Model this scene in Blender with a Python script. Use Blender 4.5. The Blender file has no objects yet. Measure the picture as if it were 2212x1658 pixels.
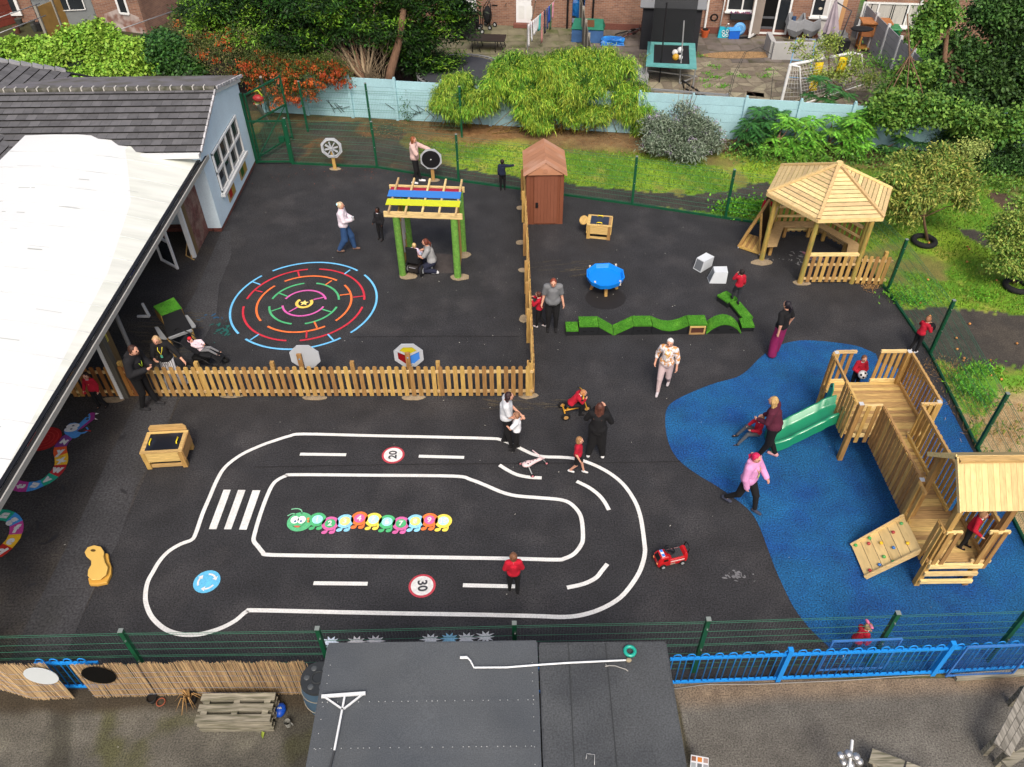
import bpy, bmesh, math, random
import numpy as np
from mathutils import Vector, Matrix, noise as mnoise
PI=math.pi; rad=math.radians
random.seed(7); RNG=np.random.default_rng(11)
scene=bpy.context.scene
col=scene.collection
# ---------------- camera ----------------
W0,H0=2212.0,1658.0           # working pixel frame of the photograph
FPX=1696.5; PITCH=rad(42.552); ROLL=rad(-0.693); CAMZ=13.0
_f=np.array([0,math.cos(PITCH),-math.sin(PITCH)]); _r=np.array([1.,0,0]); _u=np.cross(_r,_f)
_c,_s=math.cos(ROLL),math.sin(ROLL)
RR=_c*_r+_s*_u; UU=-_s*_r+_c*_u; FF=_f
cam_d=bpy.data.cameras.new('camera'); cam=bpy.data.objects.new('camera',cam_d); col.objects.link(cam)
cam_d.sensor_width=36; cam_d.lens=FPX/W0*36; cam_d.clip_end=600; cam_d.clip_start=.1
m=Matrix.Identity(4)
for i in range(3):
    m[i][0]=RR[i]; m[i][1]=UU[i]; m[i][2]=-FF[i]
m[2][3]=CAMZ
cam.matrix_world=m
scene.camera=cam
# ---------------- light ----------------
SUN_EL=rad(52); SUN_AZ=rad(176)      # compass angle from +Y, clockwise
world=bpy.data.worlds.new('World'); scene.world=world; world.use_nodes=True
nt=world.node_tree; nt.nodes.clear()
sky=nt.nodes.new('ShaderNodeTexSky'); sky.sky_type='NISHITA'; sky.sun_disc=False
sky.sun_elevation=SUN_EL; sky.sun_rotation=SUN_AZ; sky.air_density=.7; sky.dust_density=6; sky.ozone_density=.3
bg=nt.nodes.new('ShaderNodeBackground'); bg.inputs[1].default_value=.15
wo=nt.nodes.new('ShaderNodeOutputWorld'); nt.links.new(sky.outputs[0],bg.inputs[0]); nt.links.new(bg.outputs[0],wo.inputs[0])
sd=bpy.data.lights.new('sun','SUN'); sd.energy=1.3; sd.angle=rad(17); sd.color=(1,.95,.87)
so=bpy.data.objects.new('sun',sd); col.objects.link(so)
sdir=Vector((math.sin(SUN_AZ)*math.cos(SUN_EL),math.cos(SUN_AZ)*math.cos(SUN_EL),math.sin(SUN_EL)))
so.rotation_euler=sdir.to_track_quat('Z','Y').to_euler()
scene.view_settings.view_transform='Standard'; scene.view_settings.look='None'
scene.view_settings.exposure=.42; scene.view_settings.gamma=1
# ---------------- pixel helpers: a measured pixel becomes a point at a known height ----------------
def ray(px,py):
    return RR*(px-W0/2)/FPX-UU*(py-H0/2)/FPX+FF
def G(px,py,z=0.):
    d=ray(px,py); t=(z-CAMZ)/d[2]; return Vector((d[0]*t,d[1]*t,z))
def Q(a,b,x,y,s=2.211):
    k=3840/2212; return ((a+x/s)/k,(b+y/s)/k)
def GQ(a,b,x,y,z=0.,s=2.211): return G(*Q(a,b,x,y,s),z)
def GY(px,py,Y):
    d=ray(px,py); t=Y/d[1]; return Vector((d[0]*t,Y,CAMZ+d[2]*t))
# ---------------- scene helpers ----------------
def wmat(o):
    mm=o.matrix_basis.copy()
    while o.parent: o=o.parent; mm=o.matrix_basis@mm
    return mm
def thing(name,label,cat,loc=(0,0,0),rz=0,group=None,kind=None):
    o=bpy.data.objects.new(name,None); o.empty_display_size=.2; col.objects.link(o)
    o.location=loc; o.rotation_euler=(0,0,rz); o['label']=label; o['category']=cat
    if group: o['group']=group
    if kind: o['kind']=kind
    return o
def tag(o,label=None,cat=None,group=None,kind=None):
    if label: o['label']=label
    if cat: o['category']=cat
    if group: o['group']=group
    if kind: o['kind']=kind
    return o
def dup(o,parent=None,loc=None,rz=None,label=None):
    c=o.copy(); col.objects.link(c)
    if parent: c.parent=parent
    if loc is not None: c.location=loc
    if rz is not None: c.rotation_euler=(0,0,rz)
    if label: c['label']=label
    for ch in [x for x in list(bpy.data.objects) if x.parent==o]: dup(ch,c)
    return c
def linkmesh(name,me,mats,parent=None,world=False):
    o=bpy.data.objects.new(name,me); col.objects.link(o)
    if not isinstance(mats,(list,tuple)): mats=[mats]
    for mm in mats: me.materials.append(mm)
    if parent is not None:
        o.parent=parent
        if world: me.transform(wmat(parent).inverted())
    elif len(me.vertices):
        n=len(me.vertices); a=np.empty(n*3); me.vertices.foreach_get('co',a); a=a.reshape(-1,3)
        c=Vector(((a[:,0].min()+a[:,0].max())/2,(a[:,1].min()+a[:,1].max())/2,a[:,2].min()))
        me.transform(Matrix.Translation(-c)); o.location=c
    return o
class MB:
    def __init__(s): s.v=[];s.f=[];s.r=[];s.m=[];s.mi=0;s.sm=[]
    def add(s,vs,fs,r=None,sm=False):
        b=len(s.v); s.v+= [tuple(p) for p in vs]
        r=random.random() if r is None else r
        for f in fs: s.f.append([i+b for i in f]); s.r.append(r); s.m.append(s.mi); s.sm.append(sm)
        return s
    def bx(s,x0,x1,y0,y1,z0,z1,r=None):
        return s.add([(x,y,z) for z in (z0,z1) for y in (y0,y1) for x in (x0,x1)],[(0,2,3,1),(4,5,7,6),(0,1,5,4),(2,6,7,3),(0,4,6,2),(1,3,7,5)],r)
    def box(s,c,d,rz=0,r=None,M=None):
        M=M or Matrix.Rotation(rz,3,'Z'); c=Vector(c)
        return s.add([c+M@Vector((x*d[0]/2,y*d[1]/2,z*d[2]/2)) for z in (-1,1) for y in (-1,1) for x in (-1,1)],[(0,2,3,1),(4,5,7,6),(0,1,5,4),(2,6,7,3),(0,4,6,2),(1,3,7,5)],r)
    def beam(s,p,q,w,h,up=(0,0,1),r=None):
        p=Vector(p);q=Vector(q);d=q-p;L=d.length
        if L<1e-6: return s
        d/=L; u=Vector(up); x=d.cross(u)
        if x.length<1e-4: x=d.cross(Vector((1,0,0)))
        x.normalize(); u=x.cross(d)
        M=Matrix((x,d,u)).transposed()
        return s.box((p+q)/2,(w,L,h),r=r,M=M)
    def tube(s,p,q,r0,r1=None,n=10,cap=True,r=None,sm=True):
        p=Vector(p);q=Vector(q);r1=r0 if r1 is None else r1
        d=(q-p).normalized(); x=d.orthogonal().normalized(); y=d.cross(x)
        vs=[];
        for c,rr_ in ((p,r0),(q,r1)):
            vs+=[c+(x*math.cos(2*PI*i/n)+y*math.sin(2*PI*i/n))*rr_ for i in range(n)]
        r=random.random() if r is None else r
        s.add(vs,[(i,(i+1)%n,(i+1)%n+n,i+n) for i in range(n)],r,sm)
        if cap: s.add(vs[:n],[tuple(range(n))[::-1]],r); s.add(vs[n:],[tuple(range(n))],r)
        return s
    def path(s,pts,rad_,n=8,r=None,closed=False):
        pts=[Vector(p) for p in pts]; N=len(pts); vs=[]
        prev=None
        for i,p in enumerate(pts):
            a=pts[(i-1)%N] if (closed or i>0) else p; b=pts[(i+1)%N] if (closed or i<N-1) else p
            d=(b-a).normalized()
            if prev is None: x=d.orthogonal().normalized()
            else:
                x=(prev-d*prev.dot(d)); x=x.normalized() if x.length>1e-5 else d.orthogonal().normalized()
            prev=x; y=d.cross(x); R_=rad_[i] if isinstance(rad_,(list,tuple)) else rad_
            vs+=[p+(x*math.cos(2*PI*k/n)+y*math.sin(2*PI*k/n))*R_ for k in range(n)]
        fs=[]
        for i in range(N if closed else N-1):
            j=(i+1)%N
            fs+=[(i*n+k,i*n+(k+1)%n,j*n+(k+1)%n,j*n+k) for k in range(n)]
        if not closed: fs+=[tuple(range(n))[::-1],tuple(range((N-1)*n,N*n))]
        return s.add(vs,fs,r,True)
    def ell(s,c,d,n=12,m_=8,r=None,M=None):
        vs=[];c=Vector(c)
        for j in range(m_+1):
            t=PI*j/m_
            for i in range(n):
                a=2*PI*i/n; p=Vector((d[0]*math.sin(t)*math.cos(a),d[1]*math.sin(t)*math.sin(a),d[2]*math.cos(t)))
                vs.append(c+(M@p if M else p))
        fs=[(j*n+i,(j+1)*n+i,(j+1)*n+(i+1)%n,j*n+(i+1)%n) for j in range(m_) for i in range(n)]
        return s.add(vs,fs,r,True)
    def torus(s,c,R_,r_,ax=(0,0,1),n=20,k=8,r=None):
        ax=Vector(ax).normalized(); x=ax.orthogonal().normalized(); y=ax.cross(x); c=Vector(c)
        return s.path([c+(x*math.cos(2*PI*i/n)+y*math.sin(2*PI*i/n))*R_ for i in range(n)],r_,k,r,True)
    def prism(s,pts,z0,z1,r=None):
        n=len(pts); vs=[(p[0],p[1],z0) for p in pts]+[(p[0],p[1],z1) for p in pts]
        return s.add(vs,[tuple(range(n))[::-1],tuple(range(n,2*n))]+[(i,(i+1)%n,(i+1)%n+n,i+n) for i in range(n)],r)
    def slab(s,pts,nrm,t,r=None):     # polygon in 3D extruded by -nrm*t
        nrm=Vector(nrm).normalized()*t; n=len(pts); vs=[Vector(p) for p in pts]+[Vector(p)-nrm for p in pts]
        return s.add(vs,[tuple(range(n)),tuple(range(n,2*n))[::-1]]+[(i,i+n,(i+1)%n+n,(i+1)%n) for i in range(n)],r)
    def flat(s,pts,z,r=None):
        pts=[(p[0],p[1],z) for p in pts]
        a=sum(pts[i][0]*pts[(i+1)%len(pts)][1]-pts[(i+1)%len(pts)][0]*pts[i][1] for i in range(len(pts)))
        if a<0: pts=pts[::-1]
        return s.add(pts,[tuple(range(len(pts)))],r)
    def strip(s,pts,w,z,closed=False,r=None):
        pts=[Vector((p[0],p[1])) for p in pts]; N=len(pts); L=[];R_=[]
        for i in range(N):
            a=pts[(i-1)%N] if (closed or i>0) else pts[i]; b=pts[(i+1)%N] if (closed or i<N-1) else pts[i]
            d=(b-a).normalized(); nn=Vector((-d.y,d.x))*w/2
            L.append(pts[i]+nn);R_.append(pts[i]-nn)
        vs=[(p.x,p.y,z) for p in L]+[(p.x,p.y,z) for p in R_]
        return s.add(vs,[(N+i,N+(i+1)%N,(i+1)%N,i) for i in range(N if closed else N-1)],.5 if r is None else r)
    def mat(s,i): s.mi=i; return s
    def build(s,name,mats,parent=None,world=False,label=None,cat=None,group=None,kind=None,bevel=0):
        me=bpy.data.meshes.new(name); me.from_pydata(s.v,[],s.f); 
        me.polygons.foreach_set('material_index',s.m); me.polygons.foreach_set('use_smooth',s.sm)
        at=me.attributes.new('rnd','FLOAT','FACE'); at.data.foreach_set('value',s.r)
        me.update()
        o=linkmesh(name,me,mats,parent,world)
        if bevel:
            bm=o.modifiers.new('b','BEVEL'); bm.width=bevel; bm.segments=1; bm.limit_method='ANGLE'
        return tag(o,label,cat,group,kind)
def smooth_pts(pts,k=5,closed=False):
    P=[Vector((p[0],p[1])) for p in pts]; N=len(P); out=[]
    for i in range(N if closed else N-1):
        p0=P[(i-1)%N] if (closed or i>0) else P[i]; p1=P[i]; p2=P[(i+1)%N]; p3=P[(i+2)%N] if (closed or i<N-2) else P[(i+1)%N]
        for j in range(k):
            t=j/k
            out.append(.5*((2*p1)+(p2-p0)*t+(2*p0-5*p1+4*p2-p3)*t*t+(-p0+3*p1-3*p2+p3)*t**3))
    if not closed: out.append(P[-1])
    return out
def ellpts(c,rx,ry,n=36,a0=0,rot=0):
    o=[]
    for i in range(n):
        a=2*PI*i/n+a0; x=rx*math.cos(a); y=ry*math.sin(a)
        o.append((c[0]+x*math.cos(rot)-y*math.sin(rot),c[1]+x*math.sin(rot)+y*math.cos(rot)))
    return o
# ---------------- materials ----------------
MATS={}
def M(name,c,rough=.7,var=.12,scale=6.,rv=.12,bump=0.,stretch=None,metal=0.,spec=.35,c2=None,mix=(.45,.6),fine=None,attr=False,trans=0.,alpha=1.,detail=4,speck=None,knots=None,coat=0,emit=None,hue=0):
    if name in MATS: return MATS[name]
    mt=bpy.data.materials.new(name); MATS[name]=mt; mt.use_nodes=True; n=mt.node_tree.nodes; l=mt.node_tree.links
    b=n['Principled BSDF']; b.inputs['Roughness'].default_value=rough; b.inputs['Metallic'].default_value=metal
    b.inputs['Specular IOR Level'].default_value=spec
    if coat: b.inputs['Coat Weight'].default_value=coat
    if trans: b.inputs['Transmission Weight'].default_value=trans
    if alpha<1: b.inputs['Alpha'].default_value=alpha
    tc=n.new('ShaderNodeTexCoord'); mp=n.new('ShaderNodeMapping'); l.new(tc.outputs['Object'],mp.inputs[0])
    if stretch: mp.inputs['Scale'].default_value=stretch
    at=n.new('ShaderNodeAttribute'); at.attribute_name='rnd'
    off=n.new('ShaderNodeVectorMath'); off.operation='MULTIPLY_ADD'   # shift the pattern piece by piece
    l.new(at.outputs['Fac'],off.inputs[0]); off.inputs[1].default_value=(37,19,53); l.new(mp.outputs[0],off.inputs[2])
    V=off.outputs[0]
    nz=n.new('ShaderNodeTexNoise'); nz.inputs['Scale'].default_value=scale; nz.inputs['Detail'].default_value=detail; l.new(V,nz.inputs[0])
    if attr:
        ca=n.new('ShaderNodeAttribute'); ca.attribute_name='Col'; C=ca.outputs['Color']
    else:
        rgb=n.new('ShaderNodeRGB'); rgb.outputs[0].default_value=(*c,1); C=rgb.outputs[0]
    def mixc(A,B,fac,bt='MIX',clampf=None):
        x=n.new('ShaderNodeMix'); x.data_type='RGBA'; x.blend_type=bt
        if isinstance(fac,(int,float)): x.inputs[0].default_value=fac
        else: l.new(fac,x.inputs[0])
        for k,s_ in ((6,A),(7,B)):
            if isinstance(s_,tuple): x.inputs[k].default_value=(*s_,1)
            else: l.new(s_,x.inputs[k])
        return x.outputs[2]
    def mapr(src,a,b_,c_,d_):
        x=n.new('ShaderNodeMapRange'); l.new(src,x.inputs[0])
        for i,v in enumerate((a,b_,c_,d_)): x.inputs[i+1].default_value=v
        return x.outputs[0]
    if c2 is not None:
        nz2=n.new('ShaderNodeTexNoise'); nz2.inputs['Scale'].default_value=scale*.6; nz2.inputs['Detail'].default_value=5; l.new(V,nz2.inputs[0])
        C=mixc(C,c2,mapr(nz2.outputs[0],mix[0],mix[1],0,1))
    val=mapr(nz.outputs[0],.25,.75,1-var,1+var)
    if rv:
        mu=n.new('ShaderNodeMath'); mu.operation='MULTIPLY'; l.new(val,mu.inputs[0]); l.new(mapr(at.outputs['Fac'],0,1,1-rv,1+rv),mu.inputs[1]); val=mu.outputs[0]
    if fine:
        nf=n.new('ShaderNodeTexNoise'); nf.inputs['Scale'].default_value=fine[0]; nf.inputs['Detail'].default_value=2; l.new(tc.outputs['Object'],nf.inputs[0])
        mu=n.new('ShaderNodeMath'); mu.operation='MULTIPLY'; l.new(val,mu.inputs[0]); l.new(mapr(nf.outputs[0],.3,.7,1-fine[1],1+fine[1]),mu.inputs[1]); val=mu.outputs[0]
    vm=n.new('ShaderNodeVectorMath'); vm.operation='SCALE'; l.new(C,vm.inputs[0]); l.new(val,vm.inputs['Scale']); C=vm.outputs[0]
    if hue:
        hs=n.new('ShaderNodeHueSaturation'); l.new(mapr(at.outputs['Fac'],0,1,.5-hue,.5+hue),hs.inputs['Hue']); l.new(C,hs.inputs['Color']); C=hs.outputs[0]
    if speck:   # (scale, threshold, colour)
        vo=n.new('ShaderNodeTexVoronoi'); vo.inputs['Scale'].default_value=speck[0]; l.new(tc.outputs['Object'],vo.inputs[0])
        C=mixc(C,speck[2],mapr(vo.outputs['Distance'],speck[1],speck[1]*.6,0,1))
    if knots:
        vo=n.new('ShaderNodeTexVoronoi'); vo.inputs['Scale'].default_value=knots[0]; l.new(V,vo.inputs[0])
        C=mixc(C,knots[2],mapr(vo.outputs['Distance'],knots[1],0,0,.8))
    l.new(C,b.inputs['Base Color'])
    if emit: l.new(C,b.inputs['Emission Color']); b.inputs['Emission Strength'].default_value=emit
    if bump:
        bp=n.new('ShaderNodeBump'); bp.inputs['Strength'].default_value=bump; bp.inputs['Distance'].default_value=.02
        l.new(nz.outputs[0] if not fine else nf.outputs[0],bp.inputs['Height']); l.new(bp.outputs[0],b.inputs['Normal'])
    return mt
def hexc(h):
    v=[int(h[i:i+2],16)/255 for i in (0,2,4)]
    return tuple(x/12.92 if x<=.04045 else ((x+.055)/1.055)**2.4 for x in v)
def P_(name,h,rough=.55,**k): return M(name,hexc(h),rough,k.pop('var',.05),k.pop('scale',4),k.pop('rv',.05),**k)
wood_kw=dict(rough=.78,var=.28,scale=9,rv=.3,hue=.012,knots=(5.,.10,hexc('6b4a22')))
woodV=M('wood_vertical_grain',hexc('a5824a'),stretch=(4,4,.5),**wood_kw)
woodX=M('wood_grain_x',hexc('b6965f'),stretch=(.5,4,4),**wood_kw)
woodY=M('wood_grain_y',hexc('b8955a'),stretch=(4,.5,4),**wood_kw)
woodPale=M('wood_pale_top',hexc('cdb27c'),stretch=(.6,4,4),**wood_kw)
woodRed=M('wood_orange_stain',hexc('8d5f2f'),stretch=(4,4,.5),**wood_kw)
woodGrey=M('wood_weathered',hexc('8d8878'),.85,.3,8,.15,stretch=(.4,5,5),c2=hexc('62604f'))
woodGreyY=M('wood_weathered_long',hexc('88847a'),.85,.3,8,.2,stretch=(5,.4,5),c2=hexc('66635a'))
logW=M('log_post',hexc('a08443'),.75,.25,7,.1,stretch=(3,3,.6),c2=hexc('8a8040'))
white=P_('white_paint','d8dad8',.5); whiteP=P_('white_plastic','dfe1e2',.35)
black=P_('black_plastic','141416',.5); blackF=P_('black_fabric','16171a',.9,var=.25,scale=14)
chrome=M('steel',(.6,.6,.62),.35,.05,4,0,metal=.9)
galv=P_('galvanised','9a9c9c',.45,metal=.4)
greenP=P_('green_powder_coat','0f4a30',.45,var=.15)
rubber=P_('rubber_black','1a1a1b',.85)
glassD=M('window_glass',(.02,.025,.03),.08,.3,2,.2,spec=.6)
# ================= ground =================
def vnoise(x,y,s,seed=0,o=4):
    x=np.asarray(x);y=np.asarray(y); out=np.zeros(x.shape); a=1;t=0
    for k in range(o):
        r=np.random.default_rng(seed*17+k); T=r.random((64,64))
        u=x*s*2**k+100; v=y*s*2**k+100; i=np.floor(u).astype(int); j=np.floor(v).astype(int); fx=u-i; fy=v-j
        fx=fx*fx*(3-2*fx); fy=fy*fy*(3-2*fy)
        g=lambda a_,b_: T[a_%64,b_%64]
        out+=a*((g(i,j)*(1-fx)+g(i+1,j)*fx)*(1-fy)+(g(i,j+1)*(1-fx)+g(i+1,j+1)*fx)*fy); t+=a; a*=.5
    return out/t
def ss(a,b,x): t=np.clip((x-a)/(b-a),0,1); return t*t*(3-2*t)
def inpoly(x,y,poly):
    r=np.zeros(x.shape,bool); n=len(poly)
    for i in range(n):
        x1,y1=poly[i][0],poly[i][1]; x2,y2=poly[(i+1)%n][0],poly[(i+1)%n][1]
        c=((y1>y)!=(y2>y))&(x<(x2-x1)*(y-y1)/((y2-y1) or 1e-9)+x1); r^=c
    return r
def grid_sheet(name,x0,x1,y0,y1,step,z,cf,mat,hf=None):
    nx=int((x1-x0)/step)+1; ny=int((y1-y0)/step)+1
    X,Y=np.meshgrid(np.linspace(x0,x1,nx),np.linspace(y0,y1,ny)); 
    Z=np.full(X.shape,z) if hf is None else z+hf(X,Y)
    C=cf(X,Y)
    me=bpy.data.meshes.new(name); N=nx*ny
    me.vertices.add(N); me.vertices.foreach_set('co',np.stack([X,Y,Z],-1).ravel())
    i=np.arange(N).reshape(ny,nx); q=np.stack([i[:-1,:-1],i[:-1,1:],i[1:,1:],i[1:,:-1]],-1).reshape(-1,4); F=len(q)
    me.loops.add(F*4); me.loops.foreach_set('vertex_index',q.ravel())
    me.polygons.add(F); me.polygons.foreach_set('loop_start',np.arange(F)*4)
    me.update(); me.validate()
    a=me.attributes.new('Col','FLOAT_COLOR','POINT'); a.data.foreach_set('color',np.concatenate([C.reshape(-1,3),np.ones((N,1))],1).ravel())
    o=linkmesh(name,me,mat); o['kind']='structure'; return o
def lerp(A,B,t): return A*(1-t[...,None])+B*t[...,None]
H_=lambda h: np.array(hexc(h))
def wall_y(x): return 28.64-.162*x
def fac_y(x): return 39.9-.147*x
path_poly=[G(*p) for p in [(560,262),(700,262),(850,268),(872,285),(860,308),(905,345),(990,362),(1120,382),(1230,398),(1370,412),(1465,420),(1528,417),(1575,412),(1640,396),(1700,388),(1760,400),(1760,440),(1650,430),(1600,440),(1540,458),(1300,440),(1000,400),(815,372),(560,356)]]
path2=[G(*Q(2840,700,*p)) for p in [(1190,1010),(1600,1000),(1900,1030),(2300,1090),(2400,1500),(2000,1480),(1800,1470),(1650,1500),(1430,1420)]]
path3=[G(*Q(2840,700,*p)) for p in [(1690,350),(1800,340),(1980,460),(2100,560),(2040,560),(1960,530),(1800,450),(1700,400)]]
soil3=[G(*Q(2840,700,*p)) for p in [(1920,60),(2000,40),(2150,80),(2230,160),(2200,200),(2080,210),(1960,110)]]
def lawn_col(X,Y):
    n1=vnoise(X,Y,.6,1); n2=vnoise(X,Y,2.2,2); n3=vnoise(X,Y,6,3,3)
    g=lerp(H_('4f7a1a'),H_('7f9c28'),ss(.3,.7,n1)); g=lerp(g,H_('9a9345'),ss(.55,.8,n2)*.6)
    dw=wall_y(X)-Y
    # brown litter along the wall and to the left
    lit=lerp(H_('6b4326'),H_('9c7b50'),n3)
    soil=lerp(H_('4a3624'),H_('8d7550'),n2)
    m1=ss(2.1,.9,dw+1.2*(n1-.5)+.6*(n2-.5)); g=lerp(g,lerp(lit,soil,ss(-2,2,X)),m1)
    left=ss(-1.2,-4.2,X+2.*(n1-.5)); g=lerp(g,lerp(H_('5c5034'),H_('3a3a22'),ss(.35,.65,n2)),left*.85)
    # bare patches
    g=lerp(g,H_('6f5c3c'),ss(.62,.75,vnoise(X,Y,.9,9))*.7)
    s=inpoly(X+.3*(n2-.5),Y+.3*(n3-.5),[(v.x,v.y) for v in soil3]); g[s]=H_('4b3c2f')
    # right strip outside the fence: dry straw and sand
    st=ss(14.3,13.3,Y+.8*(n1-.5))*ss(9.5,10.2,X); g=lerp(g,lerp(H_('8f7c58'),H_('b39a74'),n2),st)
    ts=inpoly(X,Y,[(10.3,11.9),(11.6,13.6),(13,12.8),(13,14.2),(11.2,14.4),(10.6,13.6)])&(n2>.4); g=np.where(ts[...,None],H_('5e8a24'),g)
    for pl in (path_poly,path2,path3):
        a=.25 if pl is path_poly else .2
        s=inpoly(X+a*(n2-.5)*2,Y+a*(n3-.5)*2,[(v.x,v.y) for v in pl])
        pc=lerp(H_('302e2c'),H_('4a443c'),n2)
        if pl is path_poly:
            lf=ss(-3.2,-5,X); pc=lerp(pc,lerp(H_('3c3a28'),H_('6a4a2a'),ss(.5,.62,vnoise(X,Y,1.3,5))),lf*.8*ss(.35,.6,n1))
        g=np.where(s[...,None],pc,g)
    # undergrowth soil beneath the trees at the right
    rt=ss(1.6,.6,dw+.6*(n1-.5))*ss(8,10,X); g=lerp(g,H_('3c2d20'),rt)
    # gardens behind the wall
    back=(Y>wall_y(X)+.05)
    leftg=X<3.4
    soilg=lerp(H_('2e2620'),H_('4c3c2c'),n2)
    fl=lerp(H_('5d5a48'),H_('7b7760'),n1); moss=lerp(fl,H_('4c5426'),ss(.5,.7,n2)*.8)
    gl=lerp(soilg,moss,ss(34.2,34.8,Y+.2*(n3-.5)+.147*X)*ss(-6,-4,X))
    rg=lerp(H_('6d665a'),H_('7d7363'),n2); rg=lerp(rg,H_('59622c'),ss(.6,.75,n3)*.5)
    rg=lerp(rg,H_('3f6a1e'),ss(17.3,18.3,X+(n1-.5)))
    gb=np.where(leftg[...,None],gl,rg)
    fl_=ss(-13,-16,X+2*(n1-.5)); gb=lerp(gb,H_('3a3a22'),fl_)
    return np.where(back[...,None],gb,g)
ground_m=M('ground_earth',(.1,.1,.05),.95,.2,5,0,attr=True,fine=(28,.35),bump=.35)
big=MB(); big.flat([(-300,-300),(300,-300),(300,300),(-300,300)],-.03); big.build('ground',M('far_ground',hexc('5c5a3c'),.95,.3,.3,0,fine=(9,.3)),kind='structure')
grid_sheet('lawn',-32,30,8,52,.1,-.012,lawn_col,ground_m)
# playground tarmac
tar=M('playground_tarmac',hexc('29292b'),.8,.3,1.6,0,fine=(34,.75),bump=.5,c2=hexc('343334'),mix=(.5,.68),spec=.45,speck=(2.1,.012,hexc('b9b7ae')),detail=6)
FB=[(-9.0,25.95),(-4.63,25.45),(-1.73,24.40),(3.96,22.70),(6.79,21.76),(9.9,20.7),(10.48,17.77),(10.62,15.05),(10.36,11.84),(10.2,9.4),(10.0,6.6)]
t=MB(); t.flat([(-17,27.2),(-9.3,27.2)]+FB+[(-17,6.4)],0); t.build('playground_surface',tar,kind='structure')
old=M('old_tarmac',hexc('353332'),.85,.35,1.1,0,fine=(26,.6),c2=hexc('433d33'),mix=(.5,.75))
o_=MB(); o_.flat([(-17,6.5),(-8.05,6.5),(-8.0,13.7),(-8.45,17),(-8.5,20),(-8.75,21.4),(-17,21.4)],.004); o_.build('old_tarmac',old,kind='structure')
strip_m=M('pale_tarmac_strip',hexc('3a3a3c'),.85,.2,1.5,0,fine=(24,.5),c2=hexc('353535'),mix=(.55,.75))
L=[(-8.0,6.5),(-8.06,8.3),(-7.98,9.6),(-8.1,11),(-8.0,12.3),(-8.06,13.7),(-8.1,15.5),(-8.0,17),(-8.3,18.4),(-8.35,20),(-8.72,21.35)]
s_=MB(); s_.flat(L+[(-9.0,21.35),(-8.95,19.8),(-8.9,18),(-9.0,17),(-8.95,15),(-9.0,13.9),(-9.02,12),(-8.97,10),(-9.0,8),(-9.0,6.5)],.008); s_.build('pale_tarmac_strip',strip_m,kind='structure')
# blue rubber
blu=M('blue_wetpour',hexc('135280'),.85,.2,2.2,0,fine=(34,.65),bump=.5,c2=hexc('0e427a'),mix=(.4,.65))
bp=[G(*p) for p in [(1892,765),(1850,748),(1790,739),(1745,736),(1715,738),(1688,745),(1665,756),(1640,775),(1615,800),(1590,816),(1540,830),(1490,850),(1455,868),(1440,885),(1437,915),(1442,950),(1455,980),(1475,1003),(1510,1028),(1550,1052),(1590,1080),(1615,1100),(1632,1122),(1645,1150),(1660,1190),(1675,1230),(1692,1268),(1710,1305),(1730,1335),(1760,1370),(1820,1425),(1850,1452)]]
bp=smooth_pts(bp,4)
t=MB(); t.flat(list(bp)+[(6.3,6.62),(10.0,6.62),(10.15,9.4),(10.22,11.84),(10.3,13.4),(9.9,14.3),(9.2,14.8)],.006); t.build('blue_safety_surface',blu,kind='structure')
# front yard
def yard_col(X,Y):
    n1=vnoise(X,Y,.5,21); n2=vnoise(X,Y,2.,22); n3=vnoise(X,Y,7,23,3)
    c=lerp(H_('403e38'),H_('5e5b52'),ss(.3,.7,n1)); c=lerp(c,H_('726f62'),ss(.55,.8,n2)*.6)
    c=lerp(c,H_('2c2a22'),ss(.55,.7,vnoise(X+Y*.35,Y*.3,.9,24))*.7*ss(0,-3,X))
    moss=ss(.6,.75,vnoise(X,Y,1.1,25))*ss(-1,-6,X); c=lerp(c,H_('41421f'),moss*.7)
    r=lerp(H_('5f5c56'),H_('75726a'),n2); r=lerp(r,H_('514e48'),ss(.45,.7,n1)*.7)
    c=lerp(c,r,ss(2.2,2.9,X))
    d=Y-(5.95+.04*X+.25*(n1-.5)); c=lerp(c,lerp(H_('67594a'),H_('80705c'),n3),ss(-.2,.15,d)*ss(2,3.2,X))
    c=lerp(c,H_('3b3428'),ss(5.95,6.2,Y+.2*(n2-.5))*ss(2,0,X))
    c=lerp(c,H_('45402f'),ss(.06,.02,abs(X-(2.72+(Y-6)*-.07)))*ss(0,1,X))
    return c
grid_sheet('concrete_yard',-13,13,-2,6.5,.05,-.004,yard_col,M('yard_concrete',(.2,.2,.2),.92,.2,3,0,attr=True,fine=(38,.5),bump=.4))
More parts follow.
